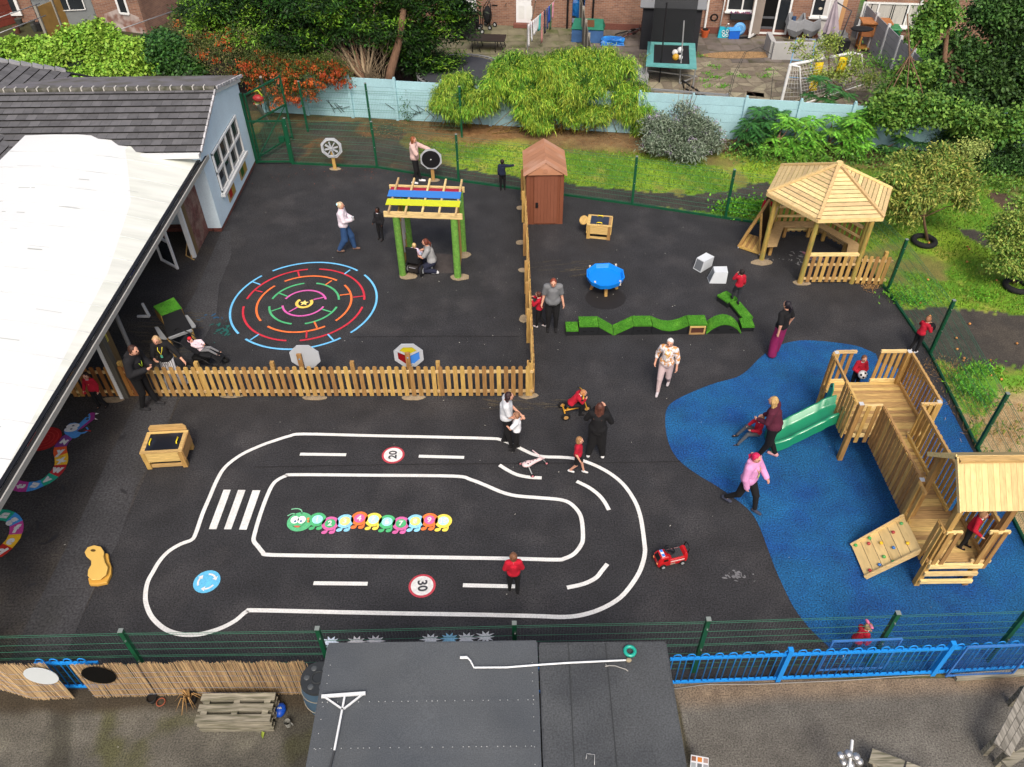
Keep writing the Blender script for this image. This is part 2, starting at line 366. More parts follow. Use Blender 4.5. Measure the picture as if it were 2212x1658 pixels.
# crazy paving and flagstones in the gardens: individual flat stones in one sheet each
def cells(name,poly,n,mat,seed,gap=.035,z=.004,jit=1):
    # voronoi-like stones from a jittered grid
    r=random.Random(seed); xs=[p[0] for p in poly]; ys=[p[1] for p in poly]; x0,x1,y0,y1=min(xs),max(xs),min(ys),max(ys)
    k=int(n*(x1-x0)); kk=int(n*(y1-y0)); pts={}
    for i in range(k+1):
        for j in range(kk+1):
            pts[i,j]=Vector((x0+(x1-x0)*(i+jit*.7*(r.random()-.5))/k,y0+(y1-y0)*(j+jit*.7*(r.random()-.5))/kk))
    m=MB()
    for i in range(k):
        for j in range(kk):
            q=[pts[i,j],pts[i+1,j],pts[i+1,j+1],pts[i,j+1]]; c=sum(q,Vector((0,0)))/4
            if not inpoly(np.array([c.x]),np.array([c.y]),poly)[0]: continue
            if jit and r.random()<.1: continue
            rr_=r.random()
            if jit and r.random()<.5:
                for tri in ((0,1,2),(0,2,3)):
                    cc=sum((q[a] for a in tri),Vector((0,0)))/3
                    m.flat([cc+(q[a]-cc)*(1-gap*3) for a in tri],z,r.random())
            else: m.flat([c+(p-c)*(1-gap*2) for p in q],z,rr_)
    m.build(name,mat,kind='structure')
stone=M('crazy_paving_stone',hexc('837b69'),.9,.2,3,.32,hue=.02,fine=(20,.15))
flag=M('flagstone',hexc('6f6b56'),.9,.2,2,.15,c2=hexc('4d5530'),mix=(.5,.7))
cells('crazy_paving',[(3.6,28.4),(15.5,26.6),(17.0,33.8),(3.6,35.4)],1.9,stone,3)
cells('patio_flags',[(3.9,36.1),(16.8,34.0),(17.2,37.1),(3.9,39.1)],1.4,M('patio_slab',hexc('67605a'),.85,.2,2,.2,c2=hexc('4c4a34'),mix=(.5,.7)),4,jit=0,gap=.012)
cells('garden_flagstones',[(-3.2,35.2),(3.2,34.5),(3.2,39.3),(-3.2,40.1)],1.35,flag,5,jit=0,gap=.015)
# grass blades: lawn tufts
def grass(name,n,seed,cond,mat,h=(.03,.07)):
    r=np.random.default_rng(seed); X=r.uniform(-6,22,n*3); Y=r.uniform(10,30,n*3)
    ok=cond(X,Y); X=X[ok][:n];Y=Y[ok][:n]; n=len(X)
    a=r.uniform(0,2*PI,n); hh=r.uniform(*h,n); w=r.uniform(.012,.03,n); lx=r.normal(0,.02,n); ly=r.normal(0,.02,n)
    V=np.zeros((n,3,3)); V[:,0,0]=X-np.cos(a)*w; V[:,0,1]=Y-np.sin(a)*w; V[:,1,0]=X+np.cos(a)*w; V[:,1,1]=Y+np.sin(a)*w
    V[:,2,0]=X+lx; V[:,2,1]=Y+ly; V[:,2,2]=hh; V[:,:2,2]=-.01
    mesh_np(name,V.reshape(-1,3),np.arange(n*3).reshape(-1,3),r.random(n),mat,kind='stuff',label='short green grass growing over the lawn beyond the mesh fence',cat='grass')
def mesh_np(name,V,F,rnd,mat,parent=None,world=False,smooth=False,**k):
    me=bpy.data.meshes.new(name); n,kf=len(F),F.shape[1]
    me.vertices.add(len(V)); me.vertices.foreach_set('co',np.ascontiguousarray(V,dtype=float).ravel())
    me.loops.add(n*kf); me.loops.foreach_set('vertex_index',F.ravel().astype(np.int32))
    me.polygons.add(n); me.polygons.foreach_set('loop_start',np.arange(n)*kf)
    if smooth: me.polygons.foreach_set('use_smooth',np.ones(n,bool))
    me.update(calc_edges=True)
    a=me.attributes.new('rnd','FLOAT','FACE'); a.data.foreach_set('value',np.asarray(rnd,dtype=float))
    o=linkmesh(name,me,mat,parent,world); return tag(o,**k) if k else o
def lawn_ok(X,Y):
    m=(Y<wall_y(X)-1.6)&(vnoise(X,Y,.9,9)<.66)
    fb=FB; out=~inpoly(X,Y,[(-20,5)]+[(-20,26)]+fb)
    m&=out&((X>-3.5)|(vnoise(X,Y,1.5,3)>.6))
    for pl in (path_poly,path2,path3,soil3): m&=~inpoly(X,Y,[(v.x,v.y) for v in pl])
    m&=~((Y<13.6)&(X>9.5)&(vnoise(X,Y,2,4)<.52))
    return m
grass('grass',52000,5,lawn_ok,M('grass_blade',hexc('5f861e'),.8,.15,1.,.35,hue=.02,c2=hexc('86943a'),mix=(.45,.65)))
# ================= painted markings =================
wl=M('marking_white',hexc('d6d6d2'),.65,.1,5,.03,fine=(34,.14))
def pm(h): return M('marking_'+h,hexc(h),.65,.12,5,.03,fine=(34,.16))
Z1,Z2,Z3,Z4=.012,.016,.020,.024
def mt(tile,pts):  # tile = (ox,oy) with 2.211 scale
    return [G(*Q(*tile,x,y)) for x,y in pts]
A0,A1,A2=(0,1400),(950,1400),(1900,1400); B0,B1,B2=(0,2128),(950,2128),(1900,2128)
outer=mt(A0,[(2000,680),(1870,780),(1800,890),(1740,1030),(1680,1170),(1625,1330),(1590,1385),(1500,1420),(1400,1480),(1325,1560)])+mt(B0,[(1270,42),(1230,115),(1210,200),(1210,290),(1240,380),(1290,450),(1370,515),(1470,553),(1580,563),(1700,550),(1850,500),(1960,440),(2045,370)])+\
 mt(B1,[(30,360),(700,375),(1300,387),(1900,397)])+mt(B2,[(250,408),(480,415),(640,395),(800,340),(940,255),(1040,140),(1110,20)])+\
 mt(A2,[(1145,1500),(1140,1400),(1120,1250),(1100,1160),(1060,1060),(980,940),(880,850),(760,780),(640,732),(540,708),(430,700),(320,697),(230,680),(140,640),(60,600)])+mt(A1,[(2050,555),(1960,545),(1600,535),(1000,522),(420,508),(300,525),(180,562),(60,605)])
inner=mt(A1,[(160,930),(200,890),(270,855),(350,845),(1000,850),(1660,857),(1800,885),(1930,935),(2060,990)])+mt(A2,[(80,1020),(250,1035),(440,1052),(530,1085),(600,1160),(625,1240),(632,1370),(615,1430),(560,1500),(480,1540),(400,1550),(0,1540)])+mt(A1,[(1000,1523),(400,1515),(115,1508),(80,1490),(40,1440),(8,1400),(8,1350),(60,1170),(120,1010)])
def straight(pts,closed=True): return smooth_pts(pts,4,closed)
for nm,pts,lab in (('road_outline',outer,'long white outer outline of the painted toy road, bulging round the blue roundabout disc'),('road_outline',inner,'white inner outline of the painted toy road around the caterpillar')):
    MB().strip(straight(pts),.085,Z1,True).build(nm,wl,label=lab,cat='road marking')
dl=['short white centre dash to the left of the 20 speed disc','short white centre dash to the right of the 20 speed disc','curved white centre dash under the pink scooter','curved white centre dash at the top right bend by the walking boy','curved white centre dash at the bottom right bend','short white centre dash to the left of the 30 speed disc','white centre dash to the right of the 30 speed disc under a boy']
ds=[mt(A1,[(388,675),(770,680)]),mt(A1,[(1372,692),(1748,702)]),mt(A2,[(-60,765),(0,803),(80,843),(180,865),(290,872)]),mt(A2,[(580,900),(680,950),(760,1010),(810,1070),(848,1138)]),mt(A2,[(835,1585),(790,1640)])+mt(B2,[(740,90),(640,140),(500,172)]),mt(B1,[(500,135),(948,140)]),mt(B1,[(1738,152),(2170,162)])]
for lab,pts in zip(dl,ds):
    MB().strip(smooth_pts(pts,5) if len(pts)>2 else pts,.085,Z1).build('road_dash',wl,label=lab,cat='road marking',group='white centre dashes of the toy road')
zb=thing('zebra_crossing','three thick white slanted bars of the zebra crossing on the toy road','zebra crossing',G(*Q(0,1400,1950,1130)))
for q in ([(1855,970),(1915,970),(1795,1297),(1732,1297)],[(1975,972),(2037,972),(1918,1298),(1858,1298)],[(2095,975),(2160,975),(2045,1302),(1983,1300)]):
    MB().flat(mt(A0,q),Z1).build('bar',wl,zb,True)
def text_mesh(name,s,c,size,rot,z,mat,parent,bold=0.,sx=1.):
    cu=bpy.data.curves.new(name,'FONT'); cu.body=s; cu.size=size; cu.align_x='CENTER'; cu.align_y='CENTER'; cu.offset=bold; cu.resolution_u=3
    ob=bpy.data.objects.new(name,cu); col.objects.link(ob)
    dg=bpy.context.evaluated_depsgraph_get(); me=bpy.data.meshes.new_from_object(ob.evaluated_get(dg)); bpy.data.objects.remove(ob)
    me.transform(Matrix.Translation((c[0],c[1],z))@Matrix.Rotation(rot,4,'Z')@Matrix.Diagonal((sx,1,1,1)))
    me.materials.clear(); return linkmesh(name,me,mat,parent,True)
dark=pm('3c3c40')
def disc_sign(c,r,txt,rot,lab):
    t=thing('speed_disc',lab,'road marking',(c[0],c[1],0),group='speed limit discs painted on the road')
    MB().flat(ellpts(c,r,r,48),Z1).build('ring',pm('b8404c'),t,True); MB().flat(ellpts(c,r*.83,r*.83,48),Z2).build('disc',wl,t,True)
    text_mesh('number',txt,c,r*.98,rot,Z3,dark,t,.008,1.)
disc_sign(G(*Q(950,1400,1160,682)),.251,'20',rad(92),'white disc with red ring reading 20, number turned on its side')
disc_sign(G(*Q(950,2128,1400,157)),.258,'30',rad(-84),'white disc with red ring reading 30, at the lower lane')
c=G(*Q(0,2128,1716,122)); t=thing('roundabout_disc','blue painted disc with three white arrows turning clockwise','road marking',(c.x,c.y,0))
MB().flat(ellpts(c,.254,.254,48),Z1).build('disc',pm('5fb4dc'),t,True)
for k in range(3):
    a0=rad(100-120*k-8); mb=MB(); r1=.165
    pts=[(c.x+r1*math.cos(a0-rad(q)),c.y+r1*math.sin(a0-rad(q))) for q in range(0,62,6)]
    mb.strip(pts,.035,Z2); a=a0-rad(60); tx,ty=math.sin(a),-math.cos(a)
    p=Vector((c.x+r1*math.cos(a),c.y+r1*math.sin(a))); nn=Vector((math.cos(a),math.sin(a)))
    mb.flat([p+nn*.055,p-nn*.055,p+Vector((tx,ty))*.075-nn*.006],Z3); mb.build('arrow',wl,t,True)
# maze
mc=Vector((-5.715,17.547)); mz=thing('ring_maze','round painted maze of blue, red, orange, green and pink rings around a yellow star','floor marking',(mc.x,mc.y,0))
def mzp(x,y): g=G(*Q(800,950,x,y,3.3515)); return Vector((g.x,g.y))-mc
rings=[('6cb8e6',[((740,222),(1800,232)),((1885,285),(1735,1010)),((1605,1075),(410,1080)),((320,1015),(605,285))],[((1720,215),(1650,268)),((480,360),(590,400)),((465,1100),(575,1025)),((1515,1105),(1440,1025))]),
('c22f3f',[((405,580),(1190,210)),((1330,210),(1905,590)),((1880,680),(1090,1090)),((925,1090),(365,675))],[((1065,235),(1082,300)),((515,470),(620,495)),((1885,545),(1755,560)),((1170,1075),(1175,985))]),
('e8743a',[((895,355),(1550,350)),((1640,410),(1540,855)),((1405,925),(690,920)),((600,855),(765,410))],[((1490,350),(1410,405)),((1715,520),(1590,535)),((1305,945),(1270,868))]),
('4fae74',[((735,580),(1145,385)),((1295,385),(1580,590)),((1555,680),(1150,885)),((990,885),(695,675))],[((820,505),(935,550)),((730,735),(865,690)),((1480,745),(1365,710))]),
('cf5fa6',[((905,580),(1410,585)),((1380,675),(870,665))],[((1390,560),(1260,590)),((950,745),(1060,685))])]
for i,(h,arcs,sp) in enumerate(rings):
    R_=np.mean([ (mzp(*p).length) for a in arcs for p in a])
    mb=MB()
    for a,b in arcs:
        pa,pb=mzp(*a),mzp(*b); ta=math.atan2(pa.y,pa.x); tb=math.atan2(pb.y,pb.x)
        while tb>ta: tb-=2*PI
        n=max(6,int((ta-tb)*14)); mb.strip([(mc.x+R_*math.cos(ta+(tb-ta)*k/n),mc.y+R_*math.sin(ta+(tb-ta)*k/n)) for k in range(n+1)],.058,Z1)
    for a,b in sp:
        pa,pb=mzp(*a)+mc,mzp(*b)+mc; mb.strip([pa,pb],.045,Z2)
    mb.build('ring',pm(h),mz,True)
pa,pb=mzp(1235,592),mzp(1080,582); ta=math.atan2(pa.y,pa.x); tb=math.atan2(pb.y,pb.x)
while tb>ta: tb-=2*PI
MB().strip([(mc.x+.205*math.cos(ta+(tb-ta)*k/24),mc.y+.205*math.sin(ta+(tb-ta)*k/24)) for k in range(25)],.085,Z1).build('ring',pm('e3c35a'),mz,True)
MB().flat([(mc.x+(.13 if k%2==0 else .06)*math.sin(k*PI/5),mc.y+(.13 if k%2==0 else .06)*math.cos(k*PI/5)) for k in range(10)],Z1).build('star',pm('edd47c'),mz,True)
# caterpillar
ct=thing('caterpillar_marking','smiling green painted caterpillar with ten numbered coloured segments','floor marking',G(*Q(950,1400,980,1240)))
def cq(x,y): g=G(*Q(1070,1890,x,y,3.456)); return (g.x,g.y)
def ovl(cx,cy,r,h,z,name,par,f=1.,rot=0):
    c=cq(cx,cy); return MB().flat(ellpts(c,r,r*f,32,0,rot),z).build(name,pm(h),par,True)
hx,hy=188,238
ovl(hx,hy,.262,'58b07a',Z1,'head',ct,.93)
for ex in (125,212):
    ovl(ex,214,.085,'f4f4f4',Z2,'eye',ct,1.1); ovl(ex+(5 if ex<150 else -8),234,.026,'46708a',Z3,'pupil',ct)
MB().strip(smooth_pts([cq(90,290),cq(140,312),cq(200,300),cq(265,240)],5),.012,Z2).build('mouth',pm('2e6b48'),ct,True)
MB().flat([cq(*p) for p in [(112,292),(200,292),(180,312),(150,316),(125,308)]],Z3).build('tongue',pm('d0604c'),ct,True)
ovl(298,200,.03,'e58a4a',Z2,'cheek',ct); ovl(302,234,.03,'e58a4a',Z2,'cheek',ct)
for pts in ([(215,140),(214,100),(195,78),(150,68),(80,76)],[(140,152),(112,133),(80,136),(30,162)]):
    MB().strip(smooth_pts([cq(*p) for p in pts],5),.022,Z1).build('antenna',pm('7fc49a'),ct,True)
seg=[(418,210),(583,262),(775,232),(962,196),(1145,212),(1320,240),(1500,262),(1685,234),(1870,216),(2050,230)]
G_,B_,P__,O_,Y_='4fb173','8fd0ee','d0659f','ec7a3a','f0d656'
cols=[(G_,'a6dff0'),(P__,G_),(B_,'f0d684'),(O_,P__),(Y_,'b5dfe8'),(G_,'a6dff0'),(P__,G_),(B_,'f0e07a'),(O_,P__),(Y_,'b5dfe8')]
for k,((x,y),(a,b)) in enumerate(zip(seg,cols)):
    for dx,ex in ((-45,-82),(48,15)):
        MB().strip(smooth_pts([cq(x+dx+8,y+55),cq(x+dx+(0 if dx<0 else 5),y+95),cq(x+ex+20,y+105)],4),.04,Z1).build('leg',pm(a),ct,True)
        MB().flat(ellpts(cq(x+ex+5,y+112),.062,.042,20,0,.25),Z1+.001).build('foot',pm(a),ct,True)
    ovl(x,y,.176,a,Z2,'segment',ct,1); ovl(x,y,.11,b,Z3,'segment_centre',ct,1)
    text_mesh('number',str(k+1),cq(x-3,y+2),.17,0,Z4,wl,ct,.008)
# alphabet snake
sn=thing('alphabet_snake','curling painted dragon snake of coloured lettered blocks with a blue head and white fangs','floor marking',G(80,450+500))
def sq(x,y): g=G(*Q(0,1520,x,y,4.605)); return (g.x,g.y)
def sq2(x,y): g=G(*Q(0,1880,x,y,6.91)); return (g.x,g.y)
blocks=[('z','7b3b86',[(1160,500),(1250,590),(1190,650),(1155,715),(1000,730),(940,735),(960,690),(1010,610),(1080,545)],(1100,635),70),('y','df5a2a',[(940,735),(1000,730),(1155,715),(1155,770),(1170,830),(1060,870),(945,915),(925,850),(925,790)],(1045,812),8),
('x','e6b62d',[(945,915),(1060,870),(1170,830),(1183,900),(1180,970),(1160,1030),(1050,1038),(942,1045),(950,1000)],(1060,955),30),('w','b5262c',[(942,1045),(1050,1038),(1160,1030),(1130,1110),(1080,1180),(1015,1245),(930,1210),(860,1175),(905,1120)],(1000,1118),-2),
('v','22a184',[(860,1175),(930,1210),(1015,1245),(950,1300),(860,1360),(760,1405),(720,1350),(705,1300),(780,1250)],(825,1290),-35),('u','4190d2',[(705,1300),(720,1350),(760,1405),(660,1450),(560,1485),(455,1503),(480,1420),(505,1335),(610,1325)],(590,1390),78),
('t','b0388c',[(505,1335),(480,1420),(455,1503),(330,1505),(210,1475),(100,1430),(200,1330),(320,1300),(420,1325)],(360,1412),82)]
for ch,h,pl,c,r in blocks:
    o=MB().flat([sq(*p) for p in pl],Z1).build('body_block',pm(h),sn,True); text_mesh('letter',ch,sq(*c),.27,rad(r),Z2,wl,sn,.02)
for ch,h,pl,c,r in [('h','1a9d80',[(-260,300),(-80,235),(60,225),(220,235),(400,300),(160,540),(80,515),(0,510),(-200,560)],(110,380),82),('g','3f93d6',[(400,300),(510,380),(600,510),(420,590),(255,670),(220,600),(160,540)],(370,495),-35),
('f','b8408a',[(600,510),(622,640),(610,760),(575,855),(400,870),(230,880),(255,780),(255,670),(420,590)],(420,735),0),('e','e3b226',[(575,855),(530,980),(430,1110),(330,1230),(200,1165),(75,1105),(170,1000),(230,880),(400,870)],(300,1035),-25),
('d','b3271f',[(330,1230),(200,1350),(60,1445),(-120,1500),(-150,1300),(0,1180),(75,1105),(200,1165)],(40,1310),-40)]:
    MB().flat([sq2(*p) for p in pl],Z1).build('body_block',pm(h),sn,True); text_mesh('letter',ch,sq2(*c),.27,rad(r),Z2,wl,sn,.02)
MB().flat([sq(*p) for p in [(1110,470),(1120,420),(1180,390),(1175,350),(1220,320),(1300,312),(1370,330),(1430,270),(1550,150),(1570,200),(1560,260),(1420,380),(1330,460),(1400,480),(1470,470),(1510,430),(1480,395),(1510,385),(1535,420),(1520,460),(1470,495),(1400,510),(1370,550),(1300,580),(1240,580),(1200,545),(1130,510)]],Z2).build('head',pm('4a8ed0'),sn,True)
MB().flat([sq(*p) for p in [(1330,462),(1420,380),(1560,262),(1570,200),(1550,148),(1600,138),(1655,145),(1640,180),(1640,215),(1650,240),(1560,310),(1430,410)]],Z3).build('mouth',pm('8d2f7c'),sn,True)
for p in ([(1655,145),(1715,155),(1650,178)],[(1632,222),(1695,262),(1645,258)]): MB().flat([sq(*q) for q in p],Z3).build('fang',wl,sn,True)
MB().flat([sq(*p) for p in [(1440,455),(1520,440),(1580,450),(1575,475),(1530,462)]],Z4).build('tongue',pm('a02020'),sn,True)
for x,y in ((1265,372),(1230,428)):
    MB().flat(ellpts(sq(x,y),.15,.085,24,0,.1),Z3+y*1e-6).build('eye',wl,sn,True); MB().flat(ellpts(sq(x+8,y-2),.03,.02,12),Z4+.002).build('pupil',dark,sn,True)
for x,y in ((1518,205),(1515,252)): MB().flat(ellpts(sq(x,y),.035,.035,14),Z3+.001).build('nostril',dark,sn,True)
c=sq(770,590); rd=thing('red_spiral_marking','red painted spiral disc beside the snake, half under the canopy','floor marking',(c[0],c[1],0))
MB().flat(ellpts(c,.37,.37,40),Z1).build('disc',pm('a81f1f'),rd,True)
for k in range(3): MB().strip(ellpts(c,.3-.09*k,.3-.09*k,30),.018,Z2,True).build('ring',pm('c03a34'),rd,True)
# chalk scribbles, splashes
def blot(name,c,n,sx,sy,h,seed,lab,k='stuff',r=(.01,.05),z=Z1):
    rr_=random.Random(seed); mb=MB()
    for i in range(n):
        x=c[0]+rr_.gauss(0,sx);y=c[1]+rr_.gauss(0,sy); q=rr_.uniform(*r)
        mb.flat(ellpts((x,y),q*rr_.uniform(1,2.5),q*rr_.uniform(.3,1),9,0,rr_.random()*3),z+i*4e-5)
    mb.build(name,pm(h),label=lab,cat='stain',kind=k)
blot('chalk_scribble',G(1745,560),75,.42,.17,'6c6c6c',1,'pale chalk scribbles on the ground at the open side of the gazebo',r=(.008,.04))
blot('pink_chalk',G(1760,556),8,.15,.1,'7d5560',2,'pink chalk patch on the ground at the open side of the gazebo',r=(.02,.06),z=Z2)
blot('spilled_paint',G(1595,1243),24,.15,.06,'69696b',3,'pale grey splash mark on black tarmac near the blue surface',r=(.01,.03))
blot('teal_chalk',G(478,715),26,.16,.2,'1c5a54',4,'teal chalk scribbles to the left of the ring maze',r=(.015,.05))
blot('blue_chalk',G(448,688),9,.2,.06,'1f4c6c',5,'dark blue chalk marks left of the ring maze',r=(.015,.04))
blot('footprint',G(180,1010),26,.55,2.6,'2a2a2c',6,'dark damp footprints along the pale tarmac strip',r=(.03,.07),z=.0105)
blot('litter_speck',(0,16),150,6,4,'b9b7ae',7,'tiny white specks scattered over the tarmac',r=(.004,.011))
blot('leaf_litter',(-4.5,25.0),180,2.4,.35,'6b3522',8,'brown and red leaf crumbs along the foot of the back mesh fence',r=(.006,.018))
sm_=P_('seam_black','1c1b1c',.8)
MB().strip([G(547,1010),G(900,1004),G(1300,1001),G(1470,998)],.018,.0105).build('tarmac_seam',sm_,kind='structure'); MB().strip([G(760,729),G(950,727),G(1120,728)],.018,.0105).build('tarmac_seam',sm_,kind='structure')
sf_=M('dusty_scuff',hexc('4b453b'),.9,.3,4,0,fine=(30,.5)); m=MB(); rq=random.Random(5)
for k in range(34):
    y=rq.uniform(15.3,17.2); x=rq.uniform(-10.2,-9.2); L_=rq.uniform(.3,1.5); m.strip([(x,y),(x+L_*.5,y-.05),(x+L_,y-.02+rq.uniform(-.1,.05))],rq.uniform(.012,.05),.0125+k*3e-5)
for k in range(26):
    p=G(rq.uniform(1145,1290),rq.uniform(565,600)); L_=rq.uniform(.2,.9); m.strip([(p.x,p.y),(p.x+L_,p.y+L_*.12)],rq.uniform(.008,.03),.0125+k*3e-5)
for k in range(40):
    p=G(rq.uniform(1030,1210),rq.uniform(862,885)); m.strip([(p.x,p.y),(p.x+rq.uniform(.1,.5),p.y-rq.uniform(0,.08))],rq.uniform(.01,.03),.0125+k*3e-5)
m.build('dusty_scuffs',sf_,label='pale dusty scuff arcs on the dark tarmac',cat='stain',kind='stuff')
# starburst marks by the front fence
for x,y,h,lab in [(640,625,'cfdbe6','largest pale starburst at the corner of the felt roof'),(855,622,'b9b9b9','white starburst second from left by the felt roof edge'),(1010,615,'b9b9b9','white starburst third from left by the felt roof edge'),(1468,603,'c9ccca','white starburst just left of the blue one'),(1625,595,'7fb4cc','light blue starburst'),(1768,592,'c9ccca','white starburst just right of the blue one'),(1925,580,'c9ccca','rightmost white starburst by the felt roof edge')]:
    c=G(*Q(950,2128,x,y)); mb=MB(); rr_=random.Random(x)
    mb.flat([(c.x+(.2 if k%2==0 else .1)*rr_.uniform(.8,1.1)*math.cos(k*PI/10),c.y+(.2 if k%2==0 else .1)*.62*math.sin(k*PI/10)) for k in range(20)],Z1)
    mb.build('starburst_marking',pm(h),label=lab+', painted on the tarmac',cat='floor marking',group='painted starbursts along the front fence')
# concrete footings around posts
foot_m=M('concrete_footing',hexc('8f8068'),.9,.2,5,.1,fine=(30,.25))
def footing(c,rx,ry,seed,lab):
    r=random.Random(seed); pts=[(c[0]+rx*(1+.25*(r.random()-.5))*math.cos(2*PI*k/11),c[1]+ry*(1+.25*(r.random()-.5))*math.sin(2*PI*k/11)) for k in range(11)]
    MB().flat(pts,.0135).build('concrete_footing',foot_m,label=lab,cat='footing',group='sandy concrete footings round the posts')
for x,y,rx,ry,l in [(724,366,.2,.13,'sandy footing under the wheel panel post'),(938,391,.2,.13,'sandy footing under the black disc panel post'),(881,598,.27,.18,'sandy footing under the front left pergola post'),(993,600,.3,.17,'sandy footing under the front right pergola post'),(1001,552,.22,.18,'sandy footing under the back right pergola post'),(1646,568,.32,.17,'sandy footing under the left gazebo post'),(1732,612,.26,.15,'sandy footing under the front left gazebo post'),(500,856,.3,.09,'sandy footing spill under the picket fence left of the grey octagon panel'),(680,860,.3,.1,'sandy footing spill under the picket fence at the grey octagon panel'),(893,860,.3,.1,'sandy footing spill under the picket fence at the coloured octagon panel'),(1140,856,.24,.12,'sandy footing at the corner of the picket fences'),(1125,525,.16,.13,'sandy footing at the third post of the side fence'),(1125,450,.15,.13,'sandy footing at the second post of the side fence'),(1130,585,.14,.12,'sandy footing at the middle post of the side fence'),(1132,690,.14,.18,'sandy footing of the side fence beside the girl'),(1800,607,.7,.07,'pale mortar line under the gazebo pickets'),(245,865,.3,.1,'sandy footing at the canopy post')]:
    footing(G(x,y),rx,ry,x,l)
MB().flat([G(*p) for p in [(940,548),(992,552),(992,592),(940,590)]],.0105).build('repair_patch',M('repair_patch',hexc('45403f'),.9,.2,4,0,fine=(40,.3)),kind='structure')
# ================= school building =================
cyan=M('blue_render',hexc('d2e6ef'),.8,.06,1.2,0,fine=(30,.05)); brick_d=M('dark_brick',hexc('6e463c'),.9,.25,14,.1,stretch=(1,1,4),fine=(30,.2))
tile_m=M('roof_tile',hexc('5a5a5c'),.75,.15,5,.2,c2=hexc('4a4a4b'),mix=(.5,.8),speck=(3.2,.035,hexc('a5a49c')))
lip_m=M('tile_edge_shade_dirt',hexc('1b1b19'),.95,.2,5,.1)  # shadow line under each tile course painted into the lip, with edge dirt
ridge_m=M('ridge_tile',hexc('56554e'),.85,.35,8,.2,c2=hexc('3a3c2c'),mix=(.45,.65))
sb=thing('school_building','pale blue rendered school building with dark tiled roof and gable window','building',(-11.5,23.6,0))
X0=-8.98
# gable + side walls
gp=[(21.35,0.12),(26.0,.12),(26.0,2.95),(23.67,3.55),(21.35,2.72)]
m=MB(); m.slab([(X0,y,z) for y,z in gp],(1,0,0),.25); m.build('gable_wall',cyan,sb,True)
m=MB(); m.bx(X0-.01,X0-.26,21.33,26.02,0,.118); m.bx(-16,X0-.3,21.36,21.62,0,.118); m.build('brick_plinth',M('plinth_brick',hexc('6b4038'),.9,.3,10,.1,fine=(25,.2)),sb,True)
MB().bx(-9.42,X0-.252,21.35,21.6,.12,2.7).build('side_wall',cyan,sb,True); MB().bx(-16,-9.42,21.6,21.85,0,2.75).build('side_wall',cyan,sb,True); MB().bx(-16,X0-.252,25.75,26.0,.0,2.83).build('side_wall',cyan,sb,True)
def roof_tiles(p0,ux,uy,L,W,n,tw,name,par):
    # courses of individual tiles: p0 lower corner, ux along eave, uy up the slope
    mb=MB(); ux=Vector(ux).normalized(); uy=Vector(uy).normalized(); nn=ux.cross(uy); c=W/n
    for j in range(n):
        k=int(L/tw)+1
        for i in range(k+1):
            a=max(0,i*tw-(j%2)*tw/2); b=min(L,(i+1)*tw-(j%2)*tw/2)
            if b-a<.02: continue
            q=Vector(p0)+uy*(c*j); h=.055; e=.012
            A=q+ux*a+nn*h; B=q+ux*(b-.006)+nn*h; C=B+uy*(c+e)-nn*h*.9; D=A+uy*(c+e)-nn*h*.9
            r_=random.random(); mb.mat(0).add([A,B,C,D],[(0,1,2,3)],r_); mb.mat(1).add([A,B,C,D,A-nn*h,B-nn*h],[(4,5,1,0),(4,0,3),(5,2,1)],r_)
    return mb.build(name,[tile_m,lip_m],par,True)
run=2.32; sl=math.hypot(run,.85); uy=(0,run,.85)
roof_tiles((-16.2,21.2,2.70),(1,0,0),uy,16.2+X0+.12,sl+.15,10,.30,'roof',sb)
m=MB(); q=Vector(uy).normalized(); m.slab([(-18,23.62,3.6),(X0+.12,23.62,3.6),(X0+.12,26.25,2.97),(-18,26.25,2.97)],(0,.3,1),.03); m.build('back_roof_slope',M('grey_felt_slope',hexc('69676a'),.9,.15,3,.05,c2=hexc('5a5852')),sb,True)
m=MB()
for i in range(22):
    x=-16.2+i*.335; m.tube((x,23.6,3.585),(x+.30,23.6,3.585),.095,n=8)
m.mat(1)
for i in range(22): m.box((-16.2+i*.335-.016,23.6,3.60),(.03,.17,.18))
m.build('ridge',[ridge_m,P_('mortar','b9b7b0',.9)],sb,True)
m=MB()
for j in range(10):     # verge tiles with light edges
    a=Vector((X0+.13,21.22,2.72))+Vector(uy).normalized()*(j*.25); m.beam(a,a+Vector(uy).normalized()*.2+Vector((0,0,.02)),.05,.07)
for j in range(10):
    a=Vector((X0+.13,23.68,3.59))+Vector((0,2.45,-.6)).normalized()*(j*.26); m.beam(a,a+Vector((0,2.45,-.6)).normalized()*.22,.06,.09)
m.build('verge_tile',M('verge_pale',hexc('a9a9ab'),.8,.2,6,.25),sb,True)
m=MB(); m.beam((X0+.06,23.67,3.50),(X0+.06,26.1,2.9),.05,.16); m.beam((X0+.05,21.2,2.62),(X0+.05,23.67,3.46),.03,.1); m.bx(-11.4,X0+.1,21.02,21.16,2.60,2.72); m.build('fascia',white,sb,True)
# window in gable
wy0,wy1,wz0,wz1=22.12,24.9,.92,2.2
wn=MB(); wn.bx(X0+.001,X0+.012,wy0,wy1,wz0,wz1); wf=wn.build('window',glassD,sb,True)
m=MB(); F=X0+.013; fw=.055
for z0,z1 in ((wz0,wz0+fw),(wz1-fw,wz1),((wz0+wz1)/2-.035,(wz0+wz1)/2+.035)): m.bx(F,F+.05,wy0,wy1,z0,z1)
for k in range(5):
    y=wy0+(wy1-wy0-fw)*k/4; m.bx(F+.002,F+.052,y,y+(fw*1.5 if k==2 else fw),wz0-.002,wz1+.002)
m.build('frame',white,wf,True)
m=MB(); m.bx(X0,X0+.13,wy0-.08,wy1+.08,wz0-.12,wz0-.01); m.build('sill',white,wf,True)
